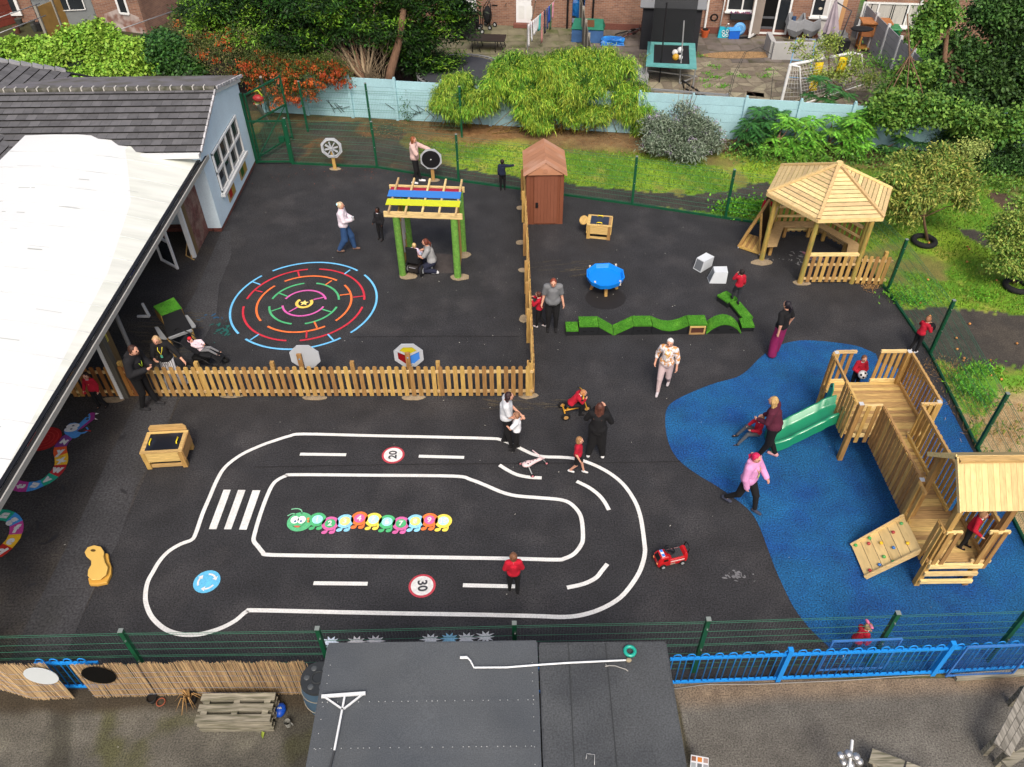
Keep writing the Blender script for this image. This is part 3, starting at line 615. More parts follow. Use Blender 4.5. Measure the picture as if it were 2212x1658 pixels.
# blinds / things seen behind the panes
m=MB(); 
for k in (0,1,3): m.bx(F-.0015,F-.0005,wy0+.1+.68*k,wy0+.6+.68*k,wz0+.1,wz0+.3+.1*k)
m.build('display',P_('pane_grey','5b676c',.6),wf,True)
# wall play panels
for (y0,y1,z0,z1),hc,lab in [((24.02,24.79,.31,.86),'2f5a22','small green and yellow play panel fixed low on the blue gable wall'),((22.54,23.27,.33,.75),'b02a20','small red and yellow play panel fixed low on the blue gable wall')]:
    p=thing('wall_toy',lab,'play panel',(X0,(y0+y1)/2,z0),group='play panels on the blue wall')
    MB().bx(X0+.001,X0+.03,y0,y1,z0,z1).build('board',P_('panel_ply','a89063',.7),p,True)
    MB().bx(X0+.031,X0+.04,y0+.09,(y0+y1)/2,z0+.08,z1-.08).build('colour_square',P_('sq'+hc,hc,.6),p,True)
    m=MB()
    for k in range(4): m.bx(X0+.031,X0+.038,(y0+y1)/2+.04,y1-.08,z0+.08+k*(z1-z0-.16)/4,z0+.06+(k+1)*(z1-z0-.16)/4)
    m.build('slot',P_('sqy','a98f3c',.6),p,True)
# left wing with hip
wg=thing('school_wing','dark tiled hipped roof wing of the school at the left edge','building',(-18,22,0))
zr=lambda x:2.3+(-13.2-x)*.42
mb=MB(); n=14; s_=math.cos(math.atan(.42))
def wing_tiles():
    mb=MB(); c=.27
    for j in range(22):
        x1=-13.2-j*c*s_; x2=x1-(c+.02)*s_; y1=26.6-max(0,(zr(x1)-3.05))*1.25; 
        k=int((y1-9)/.3)
        for i in range(k+1):
            a=y1-i*.3-(j%2)*.15; b=a-.294
            if j*c<.3+0 and a<21.5: continue
            A=Vector((x1,b,zr(x1)+.035));B=Vector((x1,a,zr(x1)+.035));C=Vector((x2,a,zr(x2)));D=Vector((x2,b,zr(x2)))
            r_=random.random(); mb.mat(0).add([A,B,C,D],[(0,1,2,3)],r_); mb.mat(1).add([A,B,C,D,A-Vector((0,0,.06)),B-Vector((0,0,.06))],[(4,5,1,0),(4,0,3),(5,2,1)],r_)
    return mb
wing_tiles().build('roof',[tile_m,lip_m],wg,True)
m=MB(); a=Vector((-14.9,26.7,zr(-14.9)+.0)); b=Vector((-19.2,26.6-(zr(-19.2)-3.05)*1.25,zr(-19.2)+.05)); d=(b-a)
for i in range(16): m.beam(a+d*(i/16),a+d*((i+.86)/16)+Vector((0,0,.04)),.2,.09)
m.build('hip_tile',M('hip_pale',hexc('8f9093'),.8,.15,5,.15),wg,True)
m=MB(); m.slab([a,b,b+Vector((0,4,-2)),a+Vector((0,2,-1))],(0,.4,1),.05); m.build('hip_slope',tile_m,wg,True)
m=MB(); m.bx(-30,-15.5,12,26,0,2.2); m.build('wall',cyan,wg,True)
m=MB(); p0=Vector((-14.85,21.5,2.95)); p1=Vector((-16.3,23.4,3.75)); m.beam(p0+Vector((.0,-.3,-.05)),p1,.2,.03); m.build('valley_gutter',P_('valley','6c6d6e',.8),wg,True)
# ---------------- canopy ----------------
cp=thing('canopy','large white translucent canopy roof with dark gutter along the school','canopy',(-11.4,14,0))
rib=P_('canopy_rib','c2c6c6',.5)
prof=[(-9.02,2.36),(-10.0,2.60),(-11.2,2.85),(-12.5,3.0),(-14.0,3.04),(-19.5,3.0)]
def pz(x):
    for (a,za),(b,zb) in zip(prof,prof[1:]):
        if b<=x<=a: return za+(zb-za)*(x-a)/(b-a)
    return prof[-1][1]
m=MB(); Yb,Yf=21.55,6.5
def onc(px,py):
    z=2.9
    for _ in range(30): g=G(px,py,z); z=.5*z+.5*pz(g.x)
    return G(px,py,z)
bd_=[Vector((-9.02,21.65,2.36))]+[onc(*p) for p in [(400,333),(355,325),(306,319),(302,303),(235,296),(170,291),(110,291),(54,293),(0,352),(-60,420)]]
bd_.append(Vector((-19,bd_[-1].y-2,2.9)))
for p,q in zip(bd_,bd_[1:]):
    if abs(p.x-q.x)<.02: continue
    m.add([(p.x,Yf,pz(p.x)),(p.x,p.y,pz(p.x)),(q.x,q.y,pz(q.x)),(q.x,Yf,pz(q.x))],[(0,1,2,3)],.5,True)
cm=M('canopy_sheet',hexc('d3d6d5'),.45,.03,.6,0,spec=.4,c2=hexc('ccd0c4'),mix=(.68,.85))
m.build('sheet',cm,cp,True)
m=MB()
for k in range(17):
    y=Yf+.4+k*.92
    if y>21.3: break
    m.path([(x,y,z+.005) for x,z in prof[:5]],.009,5)
m.build('rib',rib,cp,True)
m=MB(); ed_=[(-9.03,21.6),(-9.5,21.62),(-10.0,21.62),(-10.6,21.7),(-11.0,21.75)]; ef=[8.0,15.5,18.6,20.2,21.2]
for i in range(4): m.add([(ed_[i][0],ef[i],pz(ed_[i][0])+.004),(ed_[i][0],ed_[i][1]-.02,pz(ed_[i][0])+.004),(ed_[i+1][0],ed_[i+1][1]-.02,pz(ed_[i+1][0])+.004),(ed_[i+1][0],ef[i+1],pz(ed_[i+1][0])+.004)],[(0,1,2,3)],.5,True)
m.build('algae_edge',M('canopy_algae',hexc('cdd0c8'),.6,.12,1.5,0,stretch=(.5,3,1),c2=hexc('c9cdc4'),mix=(.45,.6)),cp,True)
m=MB(); rq=random.Random(9)
for k in range(26): x=rq.uniform(-13,-9.6); y=rq.uniform(9,20.5); L_=rq.uniform(.2,1.0); m.beam((x,y,pz(x)+.004),(x-L_,y+rq.uniform(-.02,.02),pz(x-L_)+.004),rq.uniform(.01,.03),.002)
m.build('dirt_streak',P_('streak_grey','a3a7a2',.8),cp,True)
m=MB(); m.beam((-8.96,Yf,2.31),(-8.96,21.7,2.31),.1,.09); m.build('gutter',P_('gutter_black','232323',.6),cp,True)
m=MB(); m.beam((-8.885,Yf,2.33),(-8.885,21.7,2.33),.03,.12); m.build('gutter_lip',P_('gutter_grey','a09f98',.5),cp,True)
m=MB(); m.beam((-9.06,Yf,2.385),(-9.06,21.6,2.385),.09,.03); m.build('flashing',black,cp,True)
# supports below the canopy
bo=M('board_stain',hexc('6e5a3a'),.8,.25,6,.1,stretch=(4,4,.5)); rb=M('red_brick_wall',hexc('704a42'),.9,.3,5,.1,fine=(18,.25),c2=hexc('84685c'))
m=MB(); m.bx(-9.52,-9.40,20.25,21.34,0,2.2); m.build('brick_wall_return',rb,label='dark red brick wall between the blue wall and the wooden board under the canopy',cat='wall')
m=MB(); m.bx(-9.52,-9.395,19.98,20.24,0,2.2); m.build('timber_board',bo,label='upright brown board beside the white post nearest the blue wall',cat='board')
m=MB(); m.bx(-9.50,-9.38,19.86,19.97,0,2.3); m.build('canopy_post',white,label='slim white upright post nearest the brick wall under the canopy',cat='post')
p=thing('canopy_post','white post with a grey side that stands through the picket fence','post',(-9.36,13.79,0))
MB().bx(-9.44,-9.36,13.76,13.85,0,2.3).build('white_face',white,p,True); MB().bx(-9.36,-9.24,13.78,13.95,0,2.3).build('grey_side',M('post_grey_wood',hexc('57544a'),.85,.25,5,0,stretch=(4,4,.5)),p,True)
m=MB(); m.tube((-9.0,14.3,0),(-9.0,14.3,2.3),.05,n=12); m.build('downpipe',P_('pipe_grey','5c5e60',.6),label='grey round downpipe beside the white canopy post',cat='downpipe')
w=thing('warning_board','brown upright board with a yellow warning sign under the gutter','board',(-9.3,14.2,0))
MB().bx(-9.45,-9.39,13.86,14.4,0.3,2.25).build('board',bo,w,True); MB().bx(-9.388,-9.38,13.98,14.24,1.45,1.85).build('sign',P_('sign_yellow','cfc04a',.6),w,True)
mb=MB(); mb.slab([(-9.378,14.03,1.66),(-9.378,14.19,1.66),(-9.378,14.11,1.8)],(1,0,0),.001); mb.build('triangle',dark,w,True)
m=MB()
for k in range(4): m.bx(-9.379,-9.377,14.02,14.2,1.5+.035*k,1.515+.035*k)
m.build('text_line',dark,w,True)
m=MB(); m.bx(-9.5,-9.36,6.95,7.08,0,2.2); m.build('canopy_post',white,label='white canopy post at the bottom left corner of the picture',cat='post')
# open white door frame and a chair glimpsed under the canopy
d=thing('open_door','white framed door standing open under the canopy edge','door',(-9.9,19.6,0))
m=MB()
for a,b in (((-9.75,19.3,0),(-9.75,19.3,2)),((-10.35,19.75,0),(-10.35,19.75,2)),((-9.75,19.3,.03),(-10.35,19.75,.03)),((-9.75,19.3,.9),(-10.35,19.75,.9))): m.beam(a,b,.06,.06)
m.build('frame',white,d,True); MB().beam((-9.8,19.34,.5),(-10.3,19.72,.5),.01,.8).build('pane',glassD,d,True)
m=MB()
for a,b in (((-9.72,20.0,0),(-9.4,19.75,.0)),((-9.72,20.0,0),(-9.6,20.1,.4)),((-9.5,19.83,0),(-9.45,20.0,.4))): m.beam(a,b,.03,.03)
m.build('wooden_trestle',woodX,label='small wooden trestle legs beside the white post nearest the brick wall',cat='trestle')
m=MB(); m.beam((-9.3,15.6,1.1),(-9.0,15.6,1.1),.05,.05); m.beam((-9.0,15.6,1.1),(-9.05,15.6,1.5),.05,.05); m.build('grey_bracket',P_('bracket','8d9296',.6),label='grey metal bracket frame poking out beneath the gutter',cat='bracket')
# ================= fences =================
wire=P_('green_wire','2f6b52',.5,var=.05)
def mesh_fence(pts,ph,label,post_at=None,h=1.62,group=None,step=.05,name='mesh_fence',rail=False,vw=.0014):
    """welded mesh panels between posts; fine verticals with doubled horizontal bends"""
    c=sum((Vector((p[0],p[1],0)) for p in pts),Vector())/len(pts)
    t=thing(name,label,'fence',c,group=group)
    for (a,b) in zip(pts,pts[1:]):
        a=Vector((a[0],a[1],0));b=Vector((b[0],b[1],0)); d=b-a; L=d.length; d/=L; nn=Vector((-d.y,d.x,0))
        n=int(L/step); V=[];Fc=[]
        def bar(p,q,w):
            k=len(V); s_=nn*w if abs((q-p).normalized().z)<.5 else d*w
            u=Vector((0,0,w)) if abs((q-p).normalized().z)<.5 else nn*w
            if abs((q-p).normalized().z)<.5: s_=nn*w
            for e in (p,q): V.extend([e-s_-u,e+s_-u,e+s_+u,e-s_+u])
            Fc.extend([(k,k+1,k+5,k+4),(k+1,k+2,k+6,k+5),(k+2,k+3,k+7,k+6),(k+3,k,k+4,k+7)])
        for i in range(n+1):
            p=a+d*(L*i/n); bar(p+Vector((0,0,.05)),p+Vector((0,0,h)),vw)
        for z in (h,h-.1,h-.3,h-.5,h-.7,h-.8,h-1.0,h-1.2,.28,.1):
            off=nn*(.03 if z in (h-.1,h-.8) else 0); bar(a+Vector((0,0,z))+off,b+Vector((0,0,z))+off,.0030)
        mesh_np('mesh_panel',np.array([tuple(v) for v in V]),np.array(Fc),np.full(len(Fc),.5),wire,t,True)
        if rail: MB().beam(a+Vector((0,0,.03)),b+Vector((0,0,.03)),.05,.06).build('bottom_rail',greenP,t,True)
    for p in (post_at or pts):
        m=MB(); m.bx(p[0]-.035,p[0]+.035,p[1]-.035,p[1]+.035,0,ph); po=m.build('post',greenP,t,True)
        m=MB(); m.bx(p[0]-.038,p[0]+.038,p[1]-.038,p[1]+.038,ph,ph+.012); m.build('post_cap',P_('cap_grey','77807c',.6),po,True)
        m=MB()
        for z in (ph-.25,ph-.9): m.box((p[0]+.01,p[1]-.045,z),(.02,.02,.02))
        m.build('bolt',chrome,po,True)
    return t
back=[(-7.62,25.78),(-4.63,25.42),(-1.73,24.38),(1.05,23.55),(3.96,22.67),(6.79,21.74),(9.95,20.72)]
mesh_fence(back,1.68,'dark green welded mesh fence running along the back of the playground to the gazebo',rail=True)
mesh_fence([(9.95,20.72),(10.48,17.77),(10.59,15.08),(10.34,11.84),(10.15,9.2),(10.0,6.75)],1.68,'dark green welded mesh fence along the right side behind the climbing frame',rail=True)
mesh_fence([(-9.35,6.56),(-6.28,6.60),(-3.15,6.60),(-.01,6.65),(3.10,6.68),(6.16,6.75),(8.3,6.8),(10.0,6.75)],1.7,'dark green welded mesh fence across the front behind the felt roofs and blue railing',vw=.0006)
# rear mesh fence in front of the pale wall
mesh_fence([(-7.6,28.4),(-5.15,28.15),(-1.75,27.75)],1.9,'tall dark green mesh fence in front of the pale blue wall at the left',step=.06)
gt=thing('mesh_gate','green mesh gate beside the blue gable wall','gate',(-8.2,25.8,0))
m=MB()
for a,b in (((-8.87,25.8,.05),(-8.87,25.8,1.6)),((-7.72,25.78,.05),(-7.72,25.78,1.6)),((-8.87,25.8,1.58),(-7.72,25.78,1.58)),((-8.87,25.8,.1),(-7.72,25.78,.1))): m.beam(a,b,.05,.05)
m.build('gate_frame',greenP,gt,True)
m=MB()
for i in range(23): x=-8.85+i*.05; m.bx(x,x+.004,25.79,25.794,.1,1.58)
for k in range(8): m.bx(-8.85,-7.72,25.795,25.8,.2+k*.19,.205+k*.19)
m.build('mesh',wire,gt,True); MB().bx(-7.95,-7.76,25.72,25.86,.85,1.02).build('lock_box',greenP,gt,True)
m=MB(); m.bx(-9.0,-8.9,25.85,25.97,0,2.5); m.build('gate_post',greenP,gt,True)
m=MB(); m.bx(-7.69,-7.61,25.74,25.82,0,1.68); m.build('gate_post',greenP,gt,True)
g2=thing('mesh_gate','tall open green mesh gate leaning behind the corner of the gable','gate',(-8.6,27.4,0))
m=MB(); A=[Vector((-8.85,26.0,.1)),Vector((-8.0,27.6,.1))]
for z in (.1,1.3,2.3): m.beam(A[0]+Vector((0,0,z)),A[1]+Vector((0,0,z)),.05,.05)
for q in A: m.beam(q,q+Vector((0,0,2.35)),.06,.06)
m.beam(A[0]+Vector((0,0,.1)),A[1]+Vector((0,0,1.3)),.03,.03)
m.build('gate_frame',greenP,g2,True)
m=MB()
for i in range(36): q=A[0].lerp(A[1],i/36); m.bx(q.x,q.x+.004,q.y,q.y+.004,.1,2.3)
m.build('mesh',wire,g2,True)
# ---------------- picket fences ----------------
def picket_fence(a,b,label,h=.98,sp=.17,w=.1,wm=None,posts=(),flip=1,name='picket_fence',ph=1.06,rails=(.18,.80),group=None):
    a=Vector((a[0],a[1],0));b=Vector((b[0],b[1],0)); d=b-a; L=d.length; d/=L; nn=Vector((d.y,-d.x,0))*flip; ang=math.atan2(d.y,d.x)
    t=thing(name,label,'fence',(a+b)/2,group=group); n=round(L/sp); wm=wm or woodV
    for z in rails: MB().beam(a+Vector((0,0,z)),b+Vector((0,0,z)),.045,.07).build('rail',woodPale if abs(d.x)>.5 else woodY,t,True)
    many=n>95; mb=MB()
    for i in range(n):
        if not many: mb=MB()
        p=a+d*(sp*(i+.5))+nn*.034; u=w/2; hh=h+random.uniform(-.008,.008); z0=.05
        prof_=[(-u,z0),(u,z0),(u,hh-.03),(u*.7,hh-.008),(u*.3,hh),(-u*.3,hh),(-u*.7,hh-.008),(-u,hh-.03)]
        mb.slab([p+d*x+Vector((0,0,z)) for x,z in prof_],nn,.02)
        if not many: mb.build('picket',wm,t,True)
    if many: tag(mb.build('picket',wm,t,True),kind='stuff')
    for k in posts:
        p=a+d*k-nn*.06; mb=MB(); mb.box((p.x,p.y,ph/2),(.09,.09,ph),ang); mb.build('post',woodV,t,True)
    return t
picket_fence((-8.72,13.84),(.50,13.70),'long honey wooden picket fence between the maze yard and the toy road',posts=(1.35,3.13,5.0,7.0,9.12))
picket_fence((-10.6,13.86),(-9.45,13.86),'short orange stained picket fence behind the boy under the gutter',wm=woodRed,posts=(.1,))
picket_fence((-9.22,13.86),(-8.74,13.86),'orange stained picket panel beside the canopy post behind the man',wm=woodRed,sp=.115,posts=(.05,))
picket_fence((.50,13.70),(.47,23.4),'wooden picket fence running back from the corner towards the brown shed',posts=(.05,2.05,3.2,4.2,6.1,8.0,9.4),flip=1)
# ---------------- pale blue concrete panel wall ----------------
cw=M('wall_panel_paint',hexc('9cc3cb'),.85,.08,1.5,.04,c2=hexc('8aa7ab'),mix=(.55,.85),fine=(25,.06))
wt=thing('panel_wall','long pale blue painted concrete panel wall between the lawn and the gardens','wall',(4,wall_y(4),0))
xs=[-9.6,-7.85,-6.05,-4.28,-2.5,-.7,1.1,2.95,4.75,6.6,8.45,10.3,12.1,13.95,15.8,17.6,19.4,21.2,23]
for x0,x1 in zip(xs,xs[1:]):
    m=MB(); top=1.52+.04*math.sin(x0*3)
    for k in range(5):
        z0=k*top/5; m.slab([(x0,wall_y(x0),z0+.006),(x1,wall_y(x1),z0+.006),(x1,wall_y(x1),z0+top/5-.004),(x0,wall_y(x0),z0+top/5-.004)],(-.16,-1,0),.05)
    m.build('panel',cw,wt,True)
for x in xs:
    m=MB(); m.box((x,wall_y(x)-.02,.79),(.11,.13,1.58),-.16); m.box((x,wall_y(x)-.02,1.61),(.07,.13,.06),-.16); m.build('post',cw,wt,True)
m=MB(); rs=random.Random(4)
for k in range(16):
    x=rs.choice([-4.6,-6.5,-3.2,-2.6])+rs.uniform(-.6,.6); m.beam((x,wall_y(x)-.058,rs.uniform(.15,.7)),(x+rs.uniform(.1,.4),wall_y(x+.2)-.06,rs.uniform(.15,.5)),.004,.02)
m.build('crack',P_('crack_dark','2c2a26',.9),wt,True)
# ---------------- blue railing at the front ----------------
bl=P_('railing_blue','1c86d6',.4,var=.06); bl2=P_('railing_darkblue','2f6fc0',.45)
def railing(xa,xb,ya,yb,label,posts,z1=1.02):
    t=thing('bow_top_railing',label,'railing',((xa+xb)/2,(ya+yb)/2,0)); L=xb-xa; n=int(L/.115); f=lambda x: ya+(yb-ya)*(x-xa)/(xb-xa)
    for z in (.08,.88): MB().beam((xa,ya,z),(xb,yb,z),.04,.05).build('rail',bl,t,True)
    for i in range(0,n-1,2):
        x=xa+.05+i*.115; y=f(x)
        pts=[(x,y,.08),(x,y,.95)]+[(x+.065-.065*math.cos(a),y,.95+.07*math.sin(a)) for a in (PI/5,2*PI/5,3*PI/5,4*PI/5)]+[(x+.13,y,.95),(x+.13,y,.08)]
        MB().path(pts,.011,6).build('hoop',bl,t,True)
    for x in posts: m=MB(); m.bx(x-.04,x+.04,f(x)-.04,f(x)+.04,0,1.06); m.build('post',bl,t,True)
    return t
railing(2.55,7.22,6.44,6.57,'bright blue bow top railing to the right of the felt roofs',(4.52,7.22))
railing(7.25,10.4,6.57,6.72,'bright blue bow top railing at the far right edge of the front fence',())
railing(-7.95,-6.9,6.5,6.5,'short blue bow top railing seen in the gap between the reed screens',())
railing(.24,.46,6.3,6.3,'sliver of blue railing seen between the two felt roofs',())
for xa,lab in ((5.25,'see-through blue framed mesh panel leaning behind the blue railing by the girl'),(7.42,'blue framed mesh panel tied to the far right of the blue railing')):
    t=thing('mesh_panel_gate',lab,'panel',(xa+.6,6.75,0)); m=MB(); y=6.63 if xa<6 else 6.5
    for a,b in (((xa,y,.05),(xa,y,1.05)),((xa+1.15,y+.03,.05),(xa+1.15,y+.03,1.05)),((xa,y,1.05),(xa+1.15,y+.03,1.05)),((xa,y,.08),(xa+1.15,y+.03,.08))): m.beam(a,b,.028,.028)
    m.build('frame',P_('navy_frame','3a6fb0',.5),t,True)
    m=MB()
    for i in range(22): m.bx(xa+.05+i*.05,xa+.052+i*.05,y,y+.003,.1,1.03)
    for i in range(16): m.bx(xa+.03,xa+1.13,y+.004,y+.007,.1+i*.06,.103+i*.06)
    m.build('mesh',P_('mesh_bluegrey','3d5f93',.5),t,True)
# ---------------- reed screening ----------------
reed=M('reed_cane',hexc('bda27c'),.9,.2,6,.42,stretch=(3,3,.4),hue=.012); 
def reed_screen(pts,label,lean=(0,0),h0=1.13):
    t=thing('reed_screen',label,'screen',((pts[0][0]+pts[-1][0])/2,pts[0][1],0)); mb=MB(); rs=random.Random(int(pts[0][0]*10))
    for (a,b) in zip(pts,pts[1:]):
        a=Vector(a);b=Vector(b); n=int((b-a).length/.0045)
        for i in range(n):
            p=a.lerp(b,i/n); y=rs.uniform(-.012,.012); hh=h0+rs.uniform(-.05,.02)+.03*math.sin(i*.05)
            q=Vector((p.x+rs.uniform(-.03,.03),p.y+y,0)); x2=q.x+rs.gauss(0,.02)+lean[0]; y2=q.y+rs.gauss(0,.006)+lean[1]; w=rs.uniform(.0022,.005); z0=rs.uniform(0,.06)
            mb.add([(q.x-w,q.y,z0),(q.x+w,q.y,z0),(x2+w,y2,hh),(x2-w,y2,hh),(q.x,q.y-.006,z0),(x2,y2-.006,hh)],[(0,3,5,4),(4,5,2,1),(3,2,5)],rs.random())
    mb.build('canes',reed,t,True); mb=MB()
    for z in (.12,.3,.5,.7,.86):
        mb.path([(p[0]+lean[0]*z,p[1]-.02+lean[1]*z,z) for p in pts],.003,4)
    mb.build('tie_wire',P_('tie_blue','8d96a6',.5),t,True)
    return t
reed_screen([(-7.2,6.33),(-5.3,6.36),(-3.42,6.34)],'tan reed screening tied along the railing left of the water butt')
reed_screen([(-9.6,6.75),(-8.9,6.5),(-8.2,6.3),(-7.55,6.32)],'tan reed screening flaring outwards at the far left with a white oval plate',lean=(-.12,.05))
def plate(c,h,lab,rx=.27):
    t=thing('oval_plate',lab,'plate',c,group='oval mirror plates on the reed screening'); m=MB(); n=28
    pts=[Vector(c)+Vector((rx*math.cos(2*PI*i/n),.0,rx*math.sin(2*PI*i/n))) for i in range(n)]
    m.slab(pts,(0,-1,0),.012); m.build('disc',M('plate_'+h,hexc(h),.6,.03,2,0,spec=.2),t,True)
plate(GY(*Q(0,2128,340,905),6.3),'c3cacb','white oval plate fixed on the leftmost reed screen')
plate(GY(*Q(0,2128,818,900),6.28),'020202','glossy black oval plate fixed on the reed screen next to the blue gap')
# ================= gazebo =================
def boards3(mb_list,name,a,b,c,n,mat,par,t=.02,nrm=None,frame=None):
    """triangle roof facet a,b = eave corners, c = apex, n boards parallel to the eave"""
    a,b,c=Vector(a),Vector(b),Vector(c); nn=(b-a).cross(c-a).normalized(); 
    if nn.z<0: nn=-nn
    m=MB()
    for k in range(n):
        t0=k/n; t1=(k+1)/n-.012
        q=[a.lerp(c,t0),b.lerp(c,t0),b.lerp(c,t1),a.lerp(c,t1)]
        m.slab([p+nn*.012*(1-0) for p in q],nn,.022)
    return m.build(name,mat,par,True)
gz=thing('gazebo','wooden hexagonal gazebo with plank roof, bench seats and picket sides','gazebo',(8.9,19.6,0))
ze=2.12; ax=Vector((8.86,19.45,2.98))
ev=[Vector((7.13,19.55,ze)),Vector((8.12,18.08,ze)),Vector((9.86,18.14,ze)),Vector((10.62,19.66,ze)),Vector((9.62,21.1,ze)),Vector((7.93,21.12,ze))]
roofA=M('gazebo_roof_board',hexc('c9b180'),.7,.2,7,.2,stretch=(.7,3,3),hue=.006,knots=(4.,.08,hexc('7c5a2c')))
for i in range(6):
    a,b=ev[i],ev[(i+1)%6]; boards3(None,'roof_facet',a,b,ax,13,roofA,gz)
for p in ev: MB().beam(p+Vector((0,0,.035)),ax+Vector((0,0,.045)),.085,.05).build('hip_batten',woodPale,gz,True)
for i in range(6):
    a,b=ev[i],ev[(i+1)%6]; MB().beam(a-Vector((0,0,.05)),b-Vector((0,0,.05)),.03,.09).build('eave_board',woodPale,gz,True)
m=MB(); m.tube(ax+Vector((0,0,.0)),ax+Vector((0,0,.09)),.11,.09,n=6,sm=False); m.build('finial',woodPale,gz,True)
gp_=[Vector((7.38,19.42,0)),Vector((8.17,18.22,0)),Vector((9.62,18.2,0)),Vector((10.2,19.5,0)),Vector((9.4,20.8,0)),Vector((8.0,20.82,0))]
for p in gp_: MB().tube(p,p+Vector((0,0,2.1)),.075,.068,n=12).build('post',logW,gz,True)
gc=sum(gp_,Vector())/6
for i in (5,4,3,1):     # picket sides
    j=(i+1)%6; a,b=gp_[i],gp_[j]; d=(b-a).normalized(); L=(b-a).length; nn=Vector((d.y,-d.x,0)); 
    for z,w in ((.16,.06),(.62,.06),(.95,.07)): 
        o=MB(); o.beam(a+Vector((0,0,z)),b+Vector((0,0,z)),.05 if z<.9 else .09,w); o.build('side_rail',woodPale,gz,True)
    k=int((L-.1)/.175)
    for q in range(k):
        p=a+d*(.1+.175*(q+.5))+nn*.03; MB().beam(p+Vector((0,0,.06)),p+Vector((0,0,.92)),.02,.1,(d.x,d.y,0)).build('side_picket',woodV,gz,True)
for i in (5,4,3,0+5-5):
    pass
seat=[(5,0),(4,5),(3,4),(2,3)]
for i,j in seat:
    a,b=gp_[i],gp_[j]; q=[a.lerp(gc,.03),b.lerp(gc,.03),b.lerp(gc,.26),a.lerp(gc,.26)]; m=MB(); m.slab([p+Vector((0,0,.46)) for p in q],(0,0,1),.04)
    m.build('bench_seat',M('bench_wood',hexc('a88d63'),.75,.15,6,.1,stretch=(2,2,2)),gz,True)
    for t_ in (.2,.8): p=a.lerp(b,t_).lerp(gc,.13); MB().box((p.x,p.y,.21),(.09,.09,.42)).build('bench_leg',woodV,gz,True)
picket_fence((9.66,18.14),(10.5,18.06),'short picket fence section between the gazebo and the green mesh fence',sp=.16,h=.95,posts=(.62,))
m=MB(); rs=random.Random(8)
for k in range(90):
    p=Vector((10.05+rs.gauss(0,.13),18.0+rs.gauss(0,.1),0)); m.beam(p,p+Vector((rs.gauss(0,.07),rs.gauss(-.02,.08),rs.uniform(.01,.12))),.008,.004)
m.build('dried_cuttings',M('straw',hexc('a98553'),.9,.2,4,.35),label='spill of dry straw coloured cuttings under the short picket section',cat='straw',kind='stuff')
# triangular easel board
e=thing('blackboard_ramp','triangular wooden trolley with a blackboard side standing left of the gazebo','blackboard',(7.1,19.9,0))
def E(x,y,z=0): return G(*Q(2720,580,x,y,3.0706),z)
a=E(150,1060,.06);b=E(395,1140,.06); bk=Vector((.42,.75,0))
m=MB()
for k in range(8):
    q0=a.lerp(b,k/8+.005); q1=a.lerp(b,(k+1)/8-.005); m.slab([q0,q1,q1+bk,q0+bk],(0,0,1),.025)
m.build('deck',woodY,e,True)
top1=a+Vector((.55,.25,.98)); top2=top1+bk*1.0
for p,q in ((a,top1),(b,top1),(a+bk,top2),(b+bk,top2),(top1,top2),(a,a+bk),(b,b+bk),(a,b)): MB().beam(p,q,.055,.055).build('frame_bar',woodV,e,True)
m=MB(); m.slab([b+Vector((.02,0,.1)),b+bk+Vector((.02,0,.1)),top2+Vector((.03,0,-.03)),top1+Vector((.03,0,-.03))],(1,-.3,.4),.02); m.build('blackboard',M('chalkboard',hexc('2b1c14'),.5,.2,3,0),e,True)
m=MB(); m.slab([a,a+bk,a.lerp(top1,.5)+bk,a.lerp(top1,.5)],(-1,0,.5),.02); m.build('ramp_board',woodY,e,True)
for p in (a,b,a+bk,b+bk): MB().ell(p-Vector((0,.02,.03)),(.03,.02,.03)).build('castor',chrome,e,True)
# ================= climbing frame =================
cf=thing('play_tower','large wooden climbing frame with bridge, green slide, roof and climbing wall','climbing frame',(7.9,10.6,0))
DZ=.75; RT=1.70
def deck(x0,x1,y0,y1,name):
    n=round((y1-y0)/.095); m=MB()
    for k in range(n):
        y=y0+(y1-y0)*k/n; m.bx(x0,x1,y,y+(y1-y0)/n-.007,DZ-.03,DZ)
    m.build(name,woodX,cf,True)
deck(7.15,8.85,11.57,13.25,'deck'); deck(7.66,8.40,9.55,11.56,'bridge_deck'); deck(7.58,8.62,8.36,9.54,'deck')
for x,y in [(7.19,11.57),(8.81,11.60),(7.19,13.2),(8.81,13.2),(7.64,9.52)]:
    MB().bx(x-.05,x+.05,y-.05,y+.05,0,RT-.01).build('post',woodV,cf,True); MB().bx(x-.045,x+.045,y-.045,y+.045,RT-.009,RT+.006).build('post_cap',P_('cap_galv','b9bcbd',.5),cf,True)
for x,y,z in [(7.64,8.38,2.46),(8.56,8.38,2.46),(7.72,9.45,2.46),(8.56,9.45,2.46)]: MB().bx(x-.05,x+.05,y-.05,y+.05,0,z).build('roof_post',woodV,cf,True)
